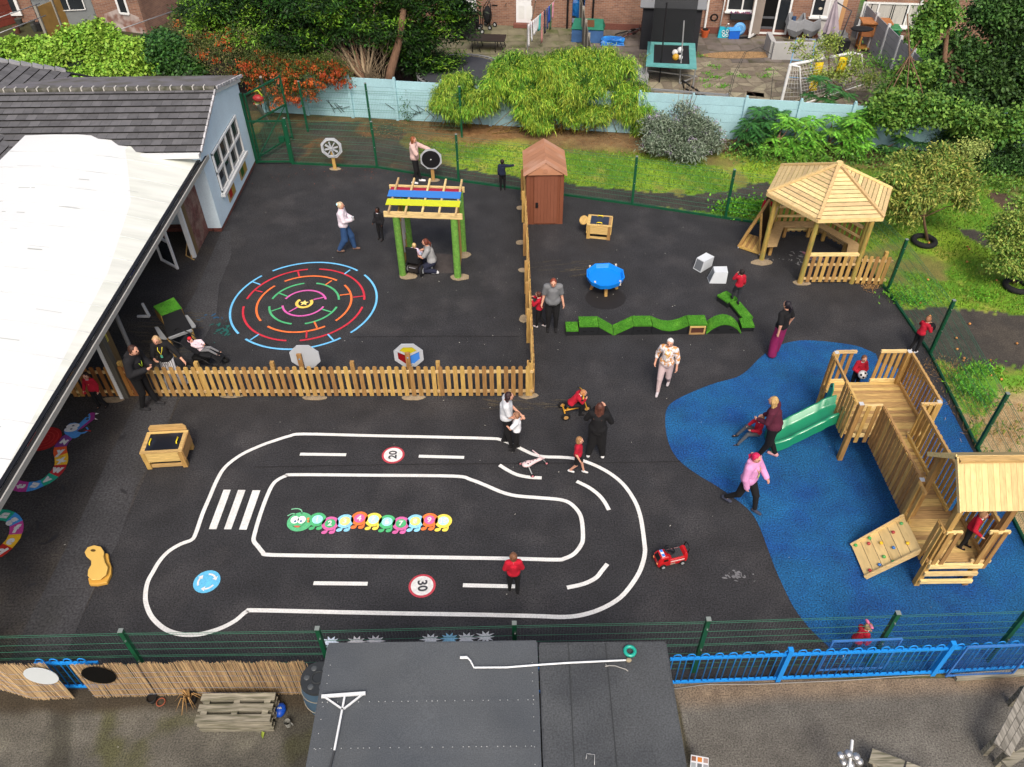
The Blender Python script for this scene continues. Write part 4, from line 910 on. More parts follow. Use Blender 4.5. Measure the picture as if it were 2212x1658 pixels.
def guard(a,b,label=None,z0=.62,z1=RT,sp=.128,out=1,inner=True,w=.08):
    a=Vector((a[0],a[1],0));b=Vector((b[0],b[1],0)); d=(b-a); L=d.length; d/=L; nn=Vector((d.y,-d.x,0))*out
    MB().beam(a+Vector((0,0,z1-.03)),b+Vector((0,0,z1-.03)),.045,.07).build('guard_rail',woodPale if abs(d.x)>.5 else woodY,cf,True)
    MB().beam(a+Vector((0,0,DZ+.05))+nn*-.0,b+Vector((0,0,DZ+.05)),.045,.08).build('guard_rail',woodPale if abs(d.x)>.5 else woodY,cf,True)
    n=max(1,int(L/sp)); 
    for k in range(n):
        p=a+d*(L*(k+.5)/n)+nn*.034; MB().beam(p+Vector((0,0,z0)),p+Vector((0,0,z1-.008+random.uniform(-.006,.006))),w if abs(d.y)<.5 else .022,.022 if abs(d.y)<.5 else w,(0,1,0)).build('guard_board',woodV,cf,True)
guard((7.2,13.25),(7.66,13.25),out=-1); guard((8.2,13.25),(8.76,13.25),out=-1)
guard((8.85,11.6),(8.85,13.2),out=1); guard((8.42,11.56),(8.82,11.56)); guard((7.24,11.53),(7.62,11.53))
guard((7.64,9.56),(7.64,11.5),out=-1,sp=.108); guard((8.42,9.5),(8.42,11.5),out=1)
guard((8.62,8.42),(8.62,9.5),out=1); guard((7.58,9.2),(7.58,9.5),out=-1); guard((7.58,8.34),(7.58,8.6),out=-1)
guard((7.60,8.33),(7.88,8.33)); guard((8.36,8.33),(8.72,8.33)); guard((7.12,12.9),(7.12,13.2),out=-1); guard((7.12,11.6),(7.12,12.28),out=-1)
MB().beam((7.115,12.28,RT-.03),(7.115,12.9,RT-.03),.045,.07).build('guard_rail',woodY,cf,True)
for z in (.2,.45,.7):   # ladder rungs
    MB().beam((7.62,8.30-.0*z,z),(8.60,8.30,z),.05,.09 if z<.6 else .12).build('ladder_rung',woodPale,cf,True)
# roof
rz_,rzr=2.40,3.05; x0,x1=7.53,9.1; yf,yr,yb=8.22,8.9,9.56
m=MB(); n=16
for k in range(n):
    xa=x0+(x1-x0)*k/n; xb=x0+(x1-x0)*(k+1)/n-.004; m.slab([(xa,yf,rz_),(xb,yf,rz_),(xb,yr,rzr),(xa,yr,rzr)],(0,-.69,.7),.02)
m.build('roof_slope',M('playhouse_roof',hexc('cdb27b'),.7,.18,7,.15,stretch=(4,.8,.8),knots=(4.5,.1,hexc('6a4a22'))),cf,True)
m=MB()
for k in range(n):
    xa=x0+(x1-x0)*k/n; xb=x0+(x1-x0)*(k+1)/n-.004; m.slab([(xa,yb,rz_),(xb,yb,rz_),(xb,yr,rzr),(xa,yr,rzr)],(0,.69,.7),.02)
m.build('roof_slope',MATS['playhouse_roof'],cf,True)
MB().beam((x0,yr-.06,rzr-.03),(x1,yr-.06,rzr-.03),.13,.05).build('ridge_board',woodX,cf,True)
for s_,yy in ((-1,yf),(1,yb)): MB().beam((x0-.012,yy,rz_-.03),(x0-.012,yr,rzr-.03),.022,.08).build('barge_board',woodPale,cf,True)
# climbing wall
cwt=thing  # keep the wall as a part
TL,TR,BL,BR=Vector((7.55,9.38,.80)),Vector((7.57,8.57,.80)),Vector((6.68,9.22,.07)),Vector((6.70,8.48,.07))
nn=(TR-TL).cross(BL-TL).normalized(); nn=nn if nn.z>0 else -nn
m=MB()
for k in range(6):
    a=BL.lerp(BR,0); f0,f1=k/6,(k+1)/6-.008
    m.slab([BL.lerp(TL,f0),BR.lerp(TR,f0),BR.lerp(TR,f1),BL.lerp(TL,f1)],nn,.03)
wallp=m.build('climbing_wall',M('wall_ply',hexc('d2b77e'),.7,.12,6,.1,stretch=(3,.6,3),c2=hexc('b09058'),mix=(.6,.8)),cf,True)
for a,b in ((BL,TL),(BR,TR)): MB().beam(a+nn*.01,b+nn*.01,.03,.12).build('side_board',woodPale,cf,True)
for u,v,h in [(.07,.06,'3f9a50'),(.33,.08,'3f9a50') ,(.12,.88,'a33a3a'),(.28,.2,'a33a3a'),(.3,.86,'3d6fae'),(.47,.35,'d8b021'),(.42,.72,'4f9f4f'),(.52,.95,'3f9a50'),(.62,.62,'3d6fae'),(.72,.25,'a33a3a'),(.85,.68,'d8b021'),(.9,.15,'5aa860')]:
    p=BL.lerp(TL,u).lerp(BR.lerp(TR,u),v)+nn*.02; MB().ell(p,(.035,.035,.028),r=.5).build('climbing_hold',P_('hold_'+h,h,.4),cf,True)
# slide
slg=M('slide_green',hexc('1f8a60'),.28,.05,2,0,spec=.6,coat=.4)
prof=[(7.2,DZ+.02),(7.0,DZ+.0),(6.8,.66),(6.2,.30),(5.95,.2),(5.72,.17)]
yc=lambda x: 12.32+(x-7.2)*.22+.02
m=MB(); cs=[(-.3,.17),(-.27,.2),(-.235,.19),(-.2,.02),(-.14,0),(.14,0),(.2,.02),(.235,.19),(.27,.2),(.3,.17)]
N=len(cs); vs=[]
pr=[]
for i in range(len(prof)-1):
    for k in range(6):
        t_=k/6; pr.append((prof[i][0]*(1-t_)+prof[i+1][0]*t_,prof[i][1]*(1-t_)+prof[i+1][1]*t_))
pr.append(prof[-1])
pr=[(x,np.mean([pr[max(0,min(len(pr)-1,i+q))][1] for q in (-3,-2,-1,0,1,2,3)])) for i,(x,z) in enumerate(pr)]
for x,z in pr:
    for c,h in cs: vs.append((x,yc(x)+c,z+h))
m.add(vs,[(i*N+k,i*N+k+1,(i+1)*N+k+1,(i+1)*N+k) for i in range(len(pr)-1) for k in range(N-1)],.5,True)
# outer skirts
for s_ in (-1,1):
    vs=[]
    for x,z in pr: vs+=[(x,yc(x)+s_*.3,z+.17),(x,yc(x)+s_*.305,z-.10)]
    m.add(vs,[(2*i,2*i+1,2*i+3,2*i+2) for i in range(len(pr)-1)],.5,True)
x,z=pr[-1]; m.add([(x,yc(x)-.3,z+.17),(x,yc(x)+.3,z+.17),(x,yc(x)+.3,0),(x,yc(x)-.3,0)],[(0,1,2,3)],.5)
m.build('slide',slg,cf,True)
for yy in (11.98,12.72):
    m=MB(); m.slab([(7.09,yy+.1,.60),(7.09,yy-.1,.60),(7.09,yy-.09,1.1),(7.09,yy-.0,1.22),(7.09,yy+.1,1.12)],(-1,0,0),.025); w_=m.build('slide_wing',slg,cf,True)
    m=MB(); m.ell((7.08,yy,.68),(.012,.02,.02)); m.build('wing_bolt',black,w_,True); m=MB(); m.ell((7.08,yy,1.12),(.012,.02,.02)); m.build('wing_bolt',black,w_,True)
# ================= pergola =================
pg=thing('pergola','green wrapped pergola arch with see-through coloured roof strips','pergola',(-2.3,19.4,0))
def PG(x,y,z): return G(*Q(1420,660,x,y,3.947),z)
turfw=M('turf_wrap',hexc('5f8f3a'),.95,.25,9,.1,fine=(60,.4),bump=.4,c2=hexc('6a8f3e'),mix=(.5,.75))
pp=[Vector((-3.11,18.87,0)),Vector((-1.52,18.73,0)),Vector((-1.42,20.1,0)),Vector((-3.03,20.26,0))]
for p in pp: MB().tube(p,p+Vector((0,0,2.0)),.105,.098,n=14).build('post',turfw,pg,True)
for yy in (18.73,20.2):
    MB().beam((-3.42,yy+.09,2.02),(-1.28,yy-.1,2.02),.05,.16).build('beam',woodPale,pg,True)
for k in range(5):
    x=-3.27+k*.455; MB().beam((x,18.72-.04*k,2.13),(x+.09,20.6-.04*k,2.13),.05,.07).build('rafter',woodPale,pg,True)
def pan(h): return M('acrylic_'+h,hexc(h),.2,.02,2,0,spec=.6,trans=.25,coat=.3)
for (a,b,h,z) in [(18.93,19.25,'e0e610',2.19),(19.22,19.46,'25a6b8',2.085),(19.38,19.74,'3f8ae0',2.19),(19.8,20.1,'ab1c2c',2.085)]:
    xl,xr=-3.38,-1.36; m=MB(); m.slab([(xl,a+.1,z),(xr,a-.08,z),(xr+.02,b-.08,z),(xl+.02,b+.1,z)],(0,0,1),.012); m.build('roof_strip',pan(h),pg,True)
for x0_,y0_,y1_ in ((-3.08,19.0,20.0),(-1.46,18.85,19.9)):
    for k in range(7):
        y=y0_+(y1_-y0_)*(k+.5)/7; MB().bx(x0_-.02,x0_+.02,y-.045,y+.045,.1,1.9).build('side_slat',woodV,pg,True)
for k in range(4): MB().tube((-3.03,19.2+.16*k,.55+.12*k),(-3.03,19.2+.16*k,1.55),.022,n=8).build('chime_tube',P_('chime_silver','b9bbbd',.35,metal=.5),pg,True)
# ================= shed =================
sh=thing('plastic_shed','small brown plastic garden shed with a pitched lighter roof','shed',(1.07,22.0,0))
shw=M('shed_wall',hexc('74442f'),.6,.08,2,.06); shr=M('shed_roof',hexc('ab7a5c'),.55,.12,1.2,.06,c2=hexc('c6a592'),mix=(.55,.8))
SX0,SX1,SY0,SY1=.52,1.63,21.55,23.0; HE=1.74; HA=2.07
m=MB()
for (p,q) in (((SX0,SY0),(SX1,SY0)),((SX0,SY1),(SX0,SY0)),((SX1,SY0),(SX1,SY1)),((SX1,SY1),(SX0,SY1))):
    p=Vector((*p,0));q=Vector((*q,0)); n=11; d=(q-p)/n
    for k in range(n): m.beam(p+d*(k+.03)+Vector((0,0,HE/2)),p+d*(k+.97)+Vector((0,0,HE/2)),.03,HE)
m.slab([(SX0,SY0,HE),(SX1,SY0,HE),((SX0+SX1)/2,SY0,HA)],(0,-1,0),.04); m.build('wall',shw,sh,True)
XM=(SX0+SX1)/2
for s_ in (-1,1):
    m=MB(); n=7
    for k in range(n):
        y0_=SY0-.1+(SY1-SY0+.2)*k/n; y1_=SY0-.1+(SY1-SY0+.2)*(k+1)/n-.012
        xe=XM+s_*.66
        m.slab([(xe,y0_,HE-.03),(xe,y1_,HE-.03),(XM,y1_,HA+.05),(XM,y0_,HA+.05)],(s_*.6,0,1),.03)
    m.build('roof',shr,sh,True)
m=MB(); m.slab([(SX0+.02,SY0-.09,HE-.02),(SX1-.02,SY0-.09,HE-.02),(XM,SY0-.09,HA)],(0,-1,0),.02); gb=m.build('gable_panel',shr,sh,True)
m=MB(); m.tube((XM,SY0-.1,HE+.12),(XM,SY0-.12,HE+.12),.07,n=16); m.build('vent',shr,gb,True)
m=MB(); 
for k in range(7): m.bx(SX0+.23+k*.1,SX0+.325+k*.1,SY0-.045,SY0-.02,.05,HE-.08)
dr=m.build('door',M('shed_door',hexc('7a4a36'),.6,.08,2,.05),sh,True)
MB().bx(SX0+.27,SX0+.35,SY0-.08,SY0-.046,.62,.78).build('handle',black,dr,True)
# ================= sand tables =================
def sand_table(label,fl,fr,depth,h,flap=False,rim=True):
    fl=Vector(fl);fr=Vector(fr); w=(fr-fl).length; ang=math.atan2((fr-fl).y,(fr-fl).x)
    t=thing('sand_table',label,'play table',(fl+fr)/2,ang)
    for x in (-w/2+.05,w/2-.05):
        for y in (.05,depth-.05): MB().bx(x-.05,x+.05,y-.05,y+.05,0,h-.05).build('leg',woodV,t)
    MB().bx(-w/2+.09,w/2-.09,.0,.05,h-.3,h-.02).build('front_board',woodX,t); MB().bx(-w/2+.09,w/2-.09,depth-.05,depth,h-.3,h-.02).build('back_board',woodX,t)
    for s_ in (-1,1): MB().bx(s_*(w/2)-.02,s_*(w/2)+.02,.02,depth-.02,h-.3,h-.0).build('side_board',woodY,t)
    MB().bx(-w/2+.05,w/2-.05,.03,.07,h-.5,h-.42).build('stretcher',woodX,t)
    m=MB()
    for a in ((-w/2-.01,w/2+.01,-.01,.06),(-w/2-.01,w/2+.01,depth-.06,depth+.01)): m.bx(*a,h-.019,h+.01)
    for s_ in (-1,1): m.bx(min(s_*w/2,s_*(w/2-.08)),max(s_*w/2,s_*(w/2-.08)),.061,depth-.061,h-.019,h+.01)
    m.build('rim',woodX,t)
    if not flap:
        pts=[(-w/2+.03,h),(w/2-.03,h),(w/2-.03,h+.1),(w/2-.09,h+.17),(-w/2+.09,h+.17),(-w/2+.03,h+.1)]
        m=MB(); m.slab([(x,depth+.03,z) for x,z in pts],(0,-1,0),.03); m.build('splashback',woodX,t)
    else:
        m=MB(); m.slab([(x,y,h-.01) for x,y in ellpts((-w/2-.13,depth/2),.13,depth*.42,20)],(0,0,1),.025); m.build('side_flap',woodY,t)
    l=MB(); l.bx(-w/2+.082,w/2-.082,.062,depth-.062,h-.01,h+.012); lid=l.build('lid',M('lid_dark',hexc('17191f'),.35,.3,2.5,0,spec=.5,c2=hexc('2c3342')),t)
    for s_ in (-1,1):
        if flap: c=Vector((0,depth/2+s_*depth*.33,h+.012)); d=Vector((.08,0,0))
        else: c=Vector((s_*w*.33,depth/2,h+.012)); d=Vector((0,.09,0))
        MB().path([c-d,c-d*.8+Vector((0,0,.04)),c+d*.8+Vector((0,0,.04)),c+d],.014,8).build('handle',P_('handle_yellow','e0c81c',.35),lid)
    return t
sand_table('honey wooden sand table with dark lid, beside the toy road',GQ(0,1400,1225,800),GQ(0,1400,1560,780),.62,.52)
sand_table('small wooden sand table with dark lid and side flap, near the brown shed',GQ(1900,700,660,432),GQ(1900,700,855,448),.6,.48,flap=True)
# tray table
tt_=thing('tray_table','bright blue octagonal water tray on a wooden stand','play table',G(1308,625))
cu=[(665,690),(735,640),(850,635),(965,690),(978,755),(940,795),(860,822),(775,822),(700,790),(665,745)]
tw=[GQ(1900,700,x,y,.5) for x,y in cu]; cc=sum(tw,Vector())/len(tw); blt=M('tray_blue',hexc('0b7fe0'),.35,.05,2,0,spec=.5)
m=MB(); n=len(tw)
def ringq(f,z): return [cc+(p-cc)*f+Vector((0,0,z-.5)) for p in tw]
lv=[ringq(.94,.36),ringq(1.,.47),ringq(1.01,.5),ringq(.95,.5),ringq(.88,.42),ringq(.86,.40)]
vs=[p for r_ in lv for p in r_]; fs=[(a*n+i,a*n+(i+1)%n,(a+1)*n+(i+1)%n,(a+1)*n+i) for a in range(len(lv)-1) for i in range(n)]
fs+=[tuple(range(5*n,6*n)),tuple(range(n))[::-1]]
m.add(vs,fs,.5); m.build('tray',blt,tt_,True)
for x,y in ((700,850),(820,910),(910,845),(795,770)):
    g=GQ(1900,700,x,y); m=MB(); m.beam(g,cc.lerp(g,.75)*1.0+Vector((0,0,-.1)) if 0 else Vector((g.x*.8+cc.x*.2,g.y*.8+cc.y*.2,.36)),.08,.08); m.build('leg',woodV,tt_,True)
for x,y in ((690,675),(732,805),(940,800),(905,662)):
    g=GQ(1900,700,x,y,.44); MB().box(g,(.05,.05,.14)).build('clip_peg',P_('peg_pale','c9c4b8',.6),tt_,True)
MB().flat(ellpts(G(1308,645),.56,.5,20),.0125).build('under_tray_patch',P_('dark_patch','211f1f',.7),label='dark ring patch on the tarmac under the blue water tray',cat='patch',kind='structure')  # darker oval on the tarmac below the tray
# mirror cubes
def cube_px(label,bot,top,h,dark_side):
    b=[GQ(1900,700,x,y,0.) for x,y in bot]; t_=[GQ(1900,700,x,y,h) for x,y in top]; c=sum(b,Vector())/4
    t=thing('mirror_cube',label,'play cube',c,group='white play cubes'); m=MB(); m.add(b+t_,[(4,5,6,7)]+[(i,(i+1)%4,(i+1)%4+4,i+4) for i in range(4)],.5); m.build('body',P_('cube_white','c9cfd3',.45),t,True)
    i,j=dark_side; f=[b[i],b[j],t_[j],t_[i]]; q=sum(f,Vector())/4; nn=(f[1]-f[0]).cross(f[2]-f[0]).normalized(); nn=nn if (q-c).dot(nn)>0 else -nn
    m=MB(); m.add([q+(p-q)*.86+nn*.003 for p in f],[(0,1,2,3)],.5); m.build('mirror_panel',M('mirror_grey',hexc('6a6f74'),.3,.1,2,0,spec=.5),t,True)
cube_px('white cube with a grey mirror face, rear of the two, turned diagonally',[(1545,680),(1608,716),(1700,660),(1632,628)],[(1578,590),(1641,625),(1722,582),(1655,548)],.36,(0,1))
cube_px('white cube with a dark opening on its left, nearest the boy on the turf blocks',[(1662,757),(1680,804),(1818,806),(1815,735)],[(1715,664),(1726,712),(1836,714),(1826,662)],.36,(0,1))
# octagon activity panels
def octa(label,base,cpx,r,kind,rz=0,behind=False,Y=None,ph=.7):
    base=Vector(base); c=GY(*cpx,base.y+(-.06 if not behind else .06)); t=thing('activity_station',label,'activity toy',base,group='octagonal activity panels on wooden posts')
    gm=M('panel_grey',hexc('a9aeb3'),.5,.05,2,.02); m=MB(); pz_=c.z+ph*r if behind else c.z
    s_=-1 if behind else 1
    MB().bx(base.x-.055,base.x+.055,base.y-.03,base.y+.03,0,c.z+(.13 if behind else -.0)).build('post',woodV,t,True)
    y0_=c.y; 
    def ring(R_,y,n=8,a=PI/8): return [Vector((c.x+R_*math.cos(a+2*PI*i/n),y,c.z+R_*math.sin(a+2*PI*i/n))) for i in range(n)]
    def plate_(R_,y,th,name,mat,n=8,inner=None):
        m=MB(); a=ring(R_,y-th/2,n); b=ring(R_,y+th/2,n)
        if inner:
            ia=ring(inner,y-th/2,n); ib=ring(inner,y+th/2,n); vs=a+b+ia+ib; f=[]
            for i in range(n):
                j=(i+1)%n; f+=[(i,j,2*n+j,2*n+i),(n+j,n+i,3*n+i,3*n+j),(j,i,n+i,n+j),(2*n+i,2*n+j,3*n+j,3*n+i)]
            m.add(vs,f,.5)
        else: m.add(a+b,[tuple(range(n)),tuple(range(n,2*n))[::-1]]+[(i,i+n,(i+1)%n+n,(i+1)%n) for i in range(n)],.5)
        return m.build(name,mat,t,True)
    if kind=='wheel':
        plate_(r,y0_,.04,'frame',gm,8,r*.76)
        w=MB(); w.torus((c.x,y0_-.03,c.z),r*.78,.018,(0,1,0),28); w.build('wheel_rim',gm,t,True)
        for k in range(8): a=2*PI*k/8+.2; MB().beam((c.x+.05*math.cos(a),y0_-.03,c.z+.05*math.sin(a)),(c.x+r*.62*math.cos(a),y0_-.03,c.z+r*.62*math.sin(a)),.035,.07,(0,1,0)).build('spoke',gm,t,True)
        MB().ell((c.x,y0_-.05,c.z),(.05,.03,.05)).build('hub',gm,t,True)
    elif kind=='disc':
        plate_(r,y0_,.04,'frame',gm,8); m=MB(); m.tube((c.x,y0_-.022,c.z),(c.x,y0_-.04,c.z),r*.8,n=36,sm=False); m.build('black_disc',black,t,True); MB().ell((c.x,y0_-.045,c.z),(.02,.01,.02)).build('hub',white,t,True)
    elif kind=='plain':
        plate_(r,y0_,.03,'board',gm,8)
    else:
        plate_(r,y0_,.03,'frame',gm,8,r*.74)
        m0=MB()
        for k in range(3): a=PI/2+PI/3+2*PI*k/3; m0=MB(); m0.beam((c.x,y0_,c.z),(c.x+r*.9*math.cos(a),y0_,c.z+r*.9*math.sin(a)),.03,.06,(0,1,0)); m0.build('divider',gm,t,True)
        for k,h in enumerate(('b3a820','7a1116','3f7fd0')):
            a0=PI/2-PI/3+2*PI*k/3+.09; a1=PI/2+PI/3+2*PI*k/3-.09; m=MB(); m.slab([(c.x+.035*math.cos((a0+a1)/2),y0_,c.z+.035*math.sin((a0+a1)/2))]+[(c.x+r*.76*math.cos(a0+(a1-a0)*q/8),y0_,c.z+r*.76*math.sin(a0+(a1-a0)*q/8)) for q in range(9)],(0,-1,0),.01); m.build('colour_window',P_('win'+h,h,.3),t,True)
    if behind: MB().ell((base.x,base.y-.035,c.z),(.018,.01,.018)).build('bolt',P_('boltblue','5f93bd',.3),t,True)
octa('grey octagon panel with a spoked wheel by the back mesh fence',G(724,366),(716,320),.38,'wheel')
octa('grey octagon panel with a black disc beside the woman in beige',G(936,390),(931,344),.38,'disc')
octa('plain grey octagon panel seen from behind over the picket fence',Vector((G(664,845).x,14.02,0)),(659,771),.37,'plain',behind=True)
octa('octagon panel with yellow, red and blue windows behind the picket fence',Vector((G(889,845).x,14.02,0)),(883,768),.37,'col',behind=True)
# ================= turf balance blocks =================
turf=M('artificial_turf',hexc('3f7d1c'),.95,.2,5,.05,fine=(70,.5),bump=.6,c2=hexc('5a9a2c'),mix=(.5,.7)); bk_=P_('block_side','1b1d20',.6)
def turf_block(label,prof_,yb0,depth,hole=False,ang=0,slots=2,base=None,name='turf_block'):
    x0_,x1_=prof_[0][0],prof_[-1][0]
    t=thing(name,label,'balance block',base or ((x0_+x1_)/2,yb0+depth/2,0),ang,'turf topped balance blocks'); W_=base is None
    m=MB(); n=len(prof_); fr=[(x,yb0,z-.03) for x,z in prof_]; bt=[(x,yb0,.0) for x,_ in prof_]
    for y in (yb0,yb0+depth):
        vs=[(x,y,0) for x,_ in prof_]+[(x,y,max(.01,z-.03)) for x,z in prof_]
        m.add(vs,[(i,i+1,n+i+1,n+i) for i in range(n-1)],.5)
    for x,z in (prof_[0],prof_[-1]): m.add([(x,yb0,0),(x,yb0+depth,0),(x,yb0+depth,max(.01,z-.03)),(x,yb0,max(.01,z-.03))],[(0,1,2,3)],.5)
    m.build('side',bk_,t,W_)
    m=MB(); e=.018; vs=[]
    for x,z in prof_: vs+=[(x,yb0-e,z-.045),(x,yb0-e,z),(x,yb0+depth+e,z),(x,yb0+depth+e,z-.045)]
    m.add(vs,[(4*i+k,4*i+k+1,4*i+k+5,4*i+k+4) for i in range(n-1) for k in range(3)]+[(0,1,2,3),tuple(4*(n-1)+k for k in (3,2,1,0))],.5)
    # fuzzy blades
    r=random.Random(int(abs(x0_)*100)+n)
    for i in range(n-1):
        (xa,za),(xb,zb)=prof_[i],prof_[i+1]; L=math.hypot(xb-xa,zb-za)
        for q in range(int(L*depth*2600)):
            u=r.random(); v=r.random(); p=Vector((xa+(xb-xa)*u,yb0-e+(depth+2*e)*v,za+(zb-za)*u)); w=.005
            m.add([p+Vector((-w,0,0)),p+Vector((w,0,0)),p+Vector((r.gauss(0,.008),r.gauss(0,.008),r.uniform(.012,.024)))],[(0,1,2)],r.random())
    m.build('turf_top',turf,t,W_)
    if hole:
        m=MB(); z=max(z for _,z in prof_); xx0,xx1=x0_+.03,x1_-.03; y=yb0-.012
        for a,b in (((xx0,y,.03),(xx1,y,.03)),((xx0,y,z-.08),(xx1,y,z-.08))): m.beam(a,b,.04,.04)
        for x in (xx0+.02,xx1-.02): m.beam((x,y,.05),(x,y,z-.1),.04,.04)
        m.build('wooden_frame',woodX,t,W_); MB().bx(xx0+.04,xx1-.04,yb0-.006,yb0-.002,.05,z-.1).build('opening',P_('opening_brown','4a2c22',.8),t,W_)
    else:
        zz=min(z for _,z in prof_); m=MB(); k=0
        for q in range(slots):
            x=x0_+(x1_-x0_)*(.3+.4*q/max(1,slots-1)) if slots>1 else (x0_+x1_)/2
            if np.interp(x,[p[0] for p in prof_],[p[1] for p in prof_])<.2: continue
            m.bx(x-.045,x+.045,yb0-.006,yb0-.002,.12,.145); k+=1
        if k: m.build('hand_slot',P_('slot_black','060606',.6),t,W_)
    return t
def bxx(x): return GQ(1900,700,x,1230).x
YB=GQ(1900,700,900,1232).y; DP=.36
Hh=.33
def lerp_prof(a,b,f,n=8): return [(a+(b-a)*i/n,f(i/n)) for i in range(n+1)]
turf_block('low turf topped block at the left end of the balance trail',[(bxx(490),.19),(bxx(592),.19)],YB,DP*.9)
turf_block('tall flat turf block second from the left of the balance trail',[(bxx(597),Hh),(bxx(752),Hh)],YB,DP)
turf_block('turf ramp sloping down to the lowest point of the balance trail',[(bxx(755),Hh),(bxx(885),.04)],YB,DP,slots=1)
turf_block('turf ramp sloping up from the lowest point of the balance trail',[(bxx(890),.04),(bxx(1042),Hh)],YB,DP,slots=1)
turf_block('tall flat turf block in the middle between the ramp and the dip',[(bxx(1045),Hh),(bxx(1195),Hh)],YB,DP)
turf_block('long turf block with a sagging dip in its top',lerp_prof(bxx(1200),bxx(1495),lambda u: Hh-.17*math.sin(PI*u)),YB,DP,slots=0)
turf_block('turf topped wooden box with an open front',[(bxx(1500),Hh),(bxx(1650),Hh)],YB,DP,hole=True)
turf_block('humped turf bridge block at the right of the balance trail',lerp_prof(bxx(1655),bxx(1945),lambda u: .04+.31*math.sin(PI*u)**.8),YB,DP,slots=2)
turf_block('low turf block at the corner where the balance trail turns back',[(bxx(1950),.18),(bxx(2055),.18)],YB+.08,DP*.9)
pA=GQ(1900,700,1965,1150,.0); pB=GQ(1900,700,1820,975,.0); dd=(pB-pA); Lp=dd.length
turf_block('narrow turf plank leading back from the corner, under the boy',[(-Lp/2,.16),(Lp/2,.16)],-.1,.24,ang=math.atan2(dd.y,dd.x),base=(pA+pB)/2+Vector((.14,.1,0)))
turf_block('low turf block at the far end of the plank behind the boy',[(-.2,.2),(.2,.2)],-.16,.32,ang=math.atan2(dd.y,dd.x)+.3,base=GQ(1900,700,1815,970,0)+Vector((.02,.05,0)))
# ================= toys and loose items on the playground =================
def wheel(c,r,w,ax,par,tyre=None,rimm=None,name='wheel'):
    ax=Vector(ax).normalized(); c=Vector(c); m=MB(); m.torus(c,r*.78,r*.22,ax,18,8); m.tube(c-ax*w/2,c+ax*w/2,r*.8,n=16)
    o=m.build(name,tyre or rubber,par,False); m=MB(); m.tube(c-ax*(w/2+.006),c+ax*(w/2+.006),r*.5,n=12); m.build('hub',rimm or P_('hub_yellow','d9b04a',.4),o,False); return o
# ride-on fire truck
ft=thing('ride_on_truck','small red ride-on fire truck with black steering wheel and silver wheels','toy truck',G(1446,1212),rad(14)+PI)
redp=M('toy_red',hexc('b5161b'),.25,.03,2,0,spec=.6,coat=.5)
m=MB()
def loft(m,secs,r=.5):
    n=len(secs[0]); vs=[p for s_ in secs for p in s_]; m.add(vs,[(a*n+i,a*n+(i+1)%n,(a+1)*n+(i+1)%n,(a+1)*n+i) for a in range(len(secs)-1) for i in range(n)]+[tuple(range(n))[::-1],tuple(range((len(secs)-1)*n,len(secs)*n))],r)
def sec(x,w,z0,z1,tw): return [(x,-w,z0),(x,w,z0),(x,w,(z0+z1)/2),(x,tw,z1),(x,-tw,z1),(x,-w,(z0+z1)/2)]
loft(m,[sec(.31,.10,.08,.16,.09),sec(.29,.13,.06,.22,.12),sec(.24,.135,.06,.30,.10),sec(.10,.135,.06,.31,.10),sec(.06,.135,.06,.22,.12),sec(-.22,.135,.06,.22,.12),sec(-.26,.13,.06,.30,.10),sec(-.31,.12,.08,.30,.09)])
m.build('body',redp,ft,bevel=.008)
m=MB(); m.slab([(.303,-.085,.2),(.303,.085,.2),(.252,.075,.29),(.252,-.075,.29)],(1,0,.5),.006); m.build('windscreen',black,ft)
for s_ in (-1,1): MB().box((.15,s_*.128,.235),(.09,.012,.05)).build('side_window',P_('window_dark','3a1512',.4),ft); MB().box((-.09,s_*.137,.175),(.28,.006,.03)).build('stripe',P_('stripe_pale','d8b9b5',.5),ft); MB().box((.0,s_*.136,.10),(.1,.008,.03)).build('grille',P_('grille','8d8273',.5),ft); MB().ell((.312,s_*.085,.14),(.012,.025,.02)).build('headlight',P_('lamp_amber','e0905a',.3),ft)
MB().box((.19,0,.315),(.06,.16,.02)).build('light_bar',P_('lightbar_white','dfe4ea',.3),ft)
for s_ in (-1,1): MB().box((.19,s_*.05,.322),(.05,.05,.02)).build('blue_lamp',P_('lamp_blue','2f7fdc',.3),ft)
m=MB()
for k in range(6): m.box((-.2+k*.04,0,.232),(.034,.19,.02))
m.build('seat',P_('seat_grey','3a3a3c',.6),ft)
m=MB(); m.torus((.05,0,.39),.1,.014,(-.35,0,1),24,8); 
for k in range(3): a=2*PI*k/3; m.beam((.04,0,.36),(.05+.095*math.cos(a),.095*math.sin(a),.39),.025,.012)
m.tube((.07,0,.28),(.045,0,.365),.015); m.build('steering_wheel',black,ft)
MB().path([(-.30,-.09,.28),(-.33,-.09,.40),(-.34,0,.42),(-.33,.09,.40),(-.30,.09,.28)],.014).build('push_handle',black,ft)
for x in (.2,-.2):
    for s_ in (-1,1): wheel((x,s_*.135,.065),.065,.05,(0,1,0),ft,rimm=P_('rim_silver','c5cacc',.3,metal=.4)) 
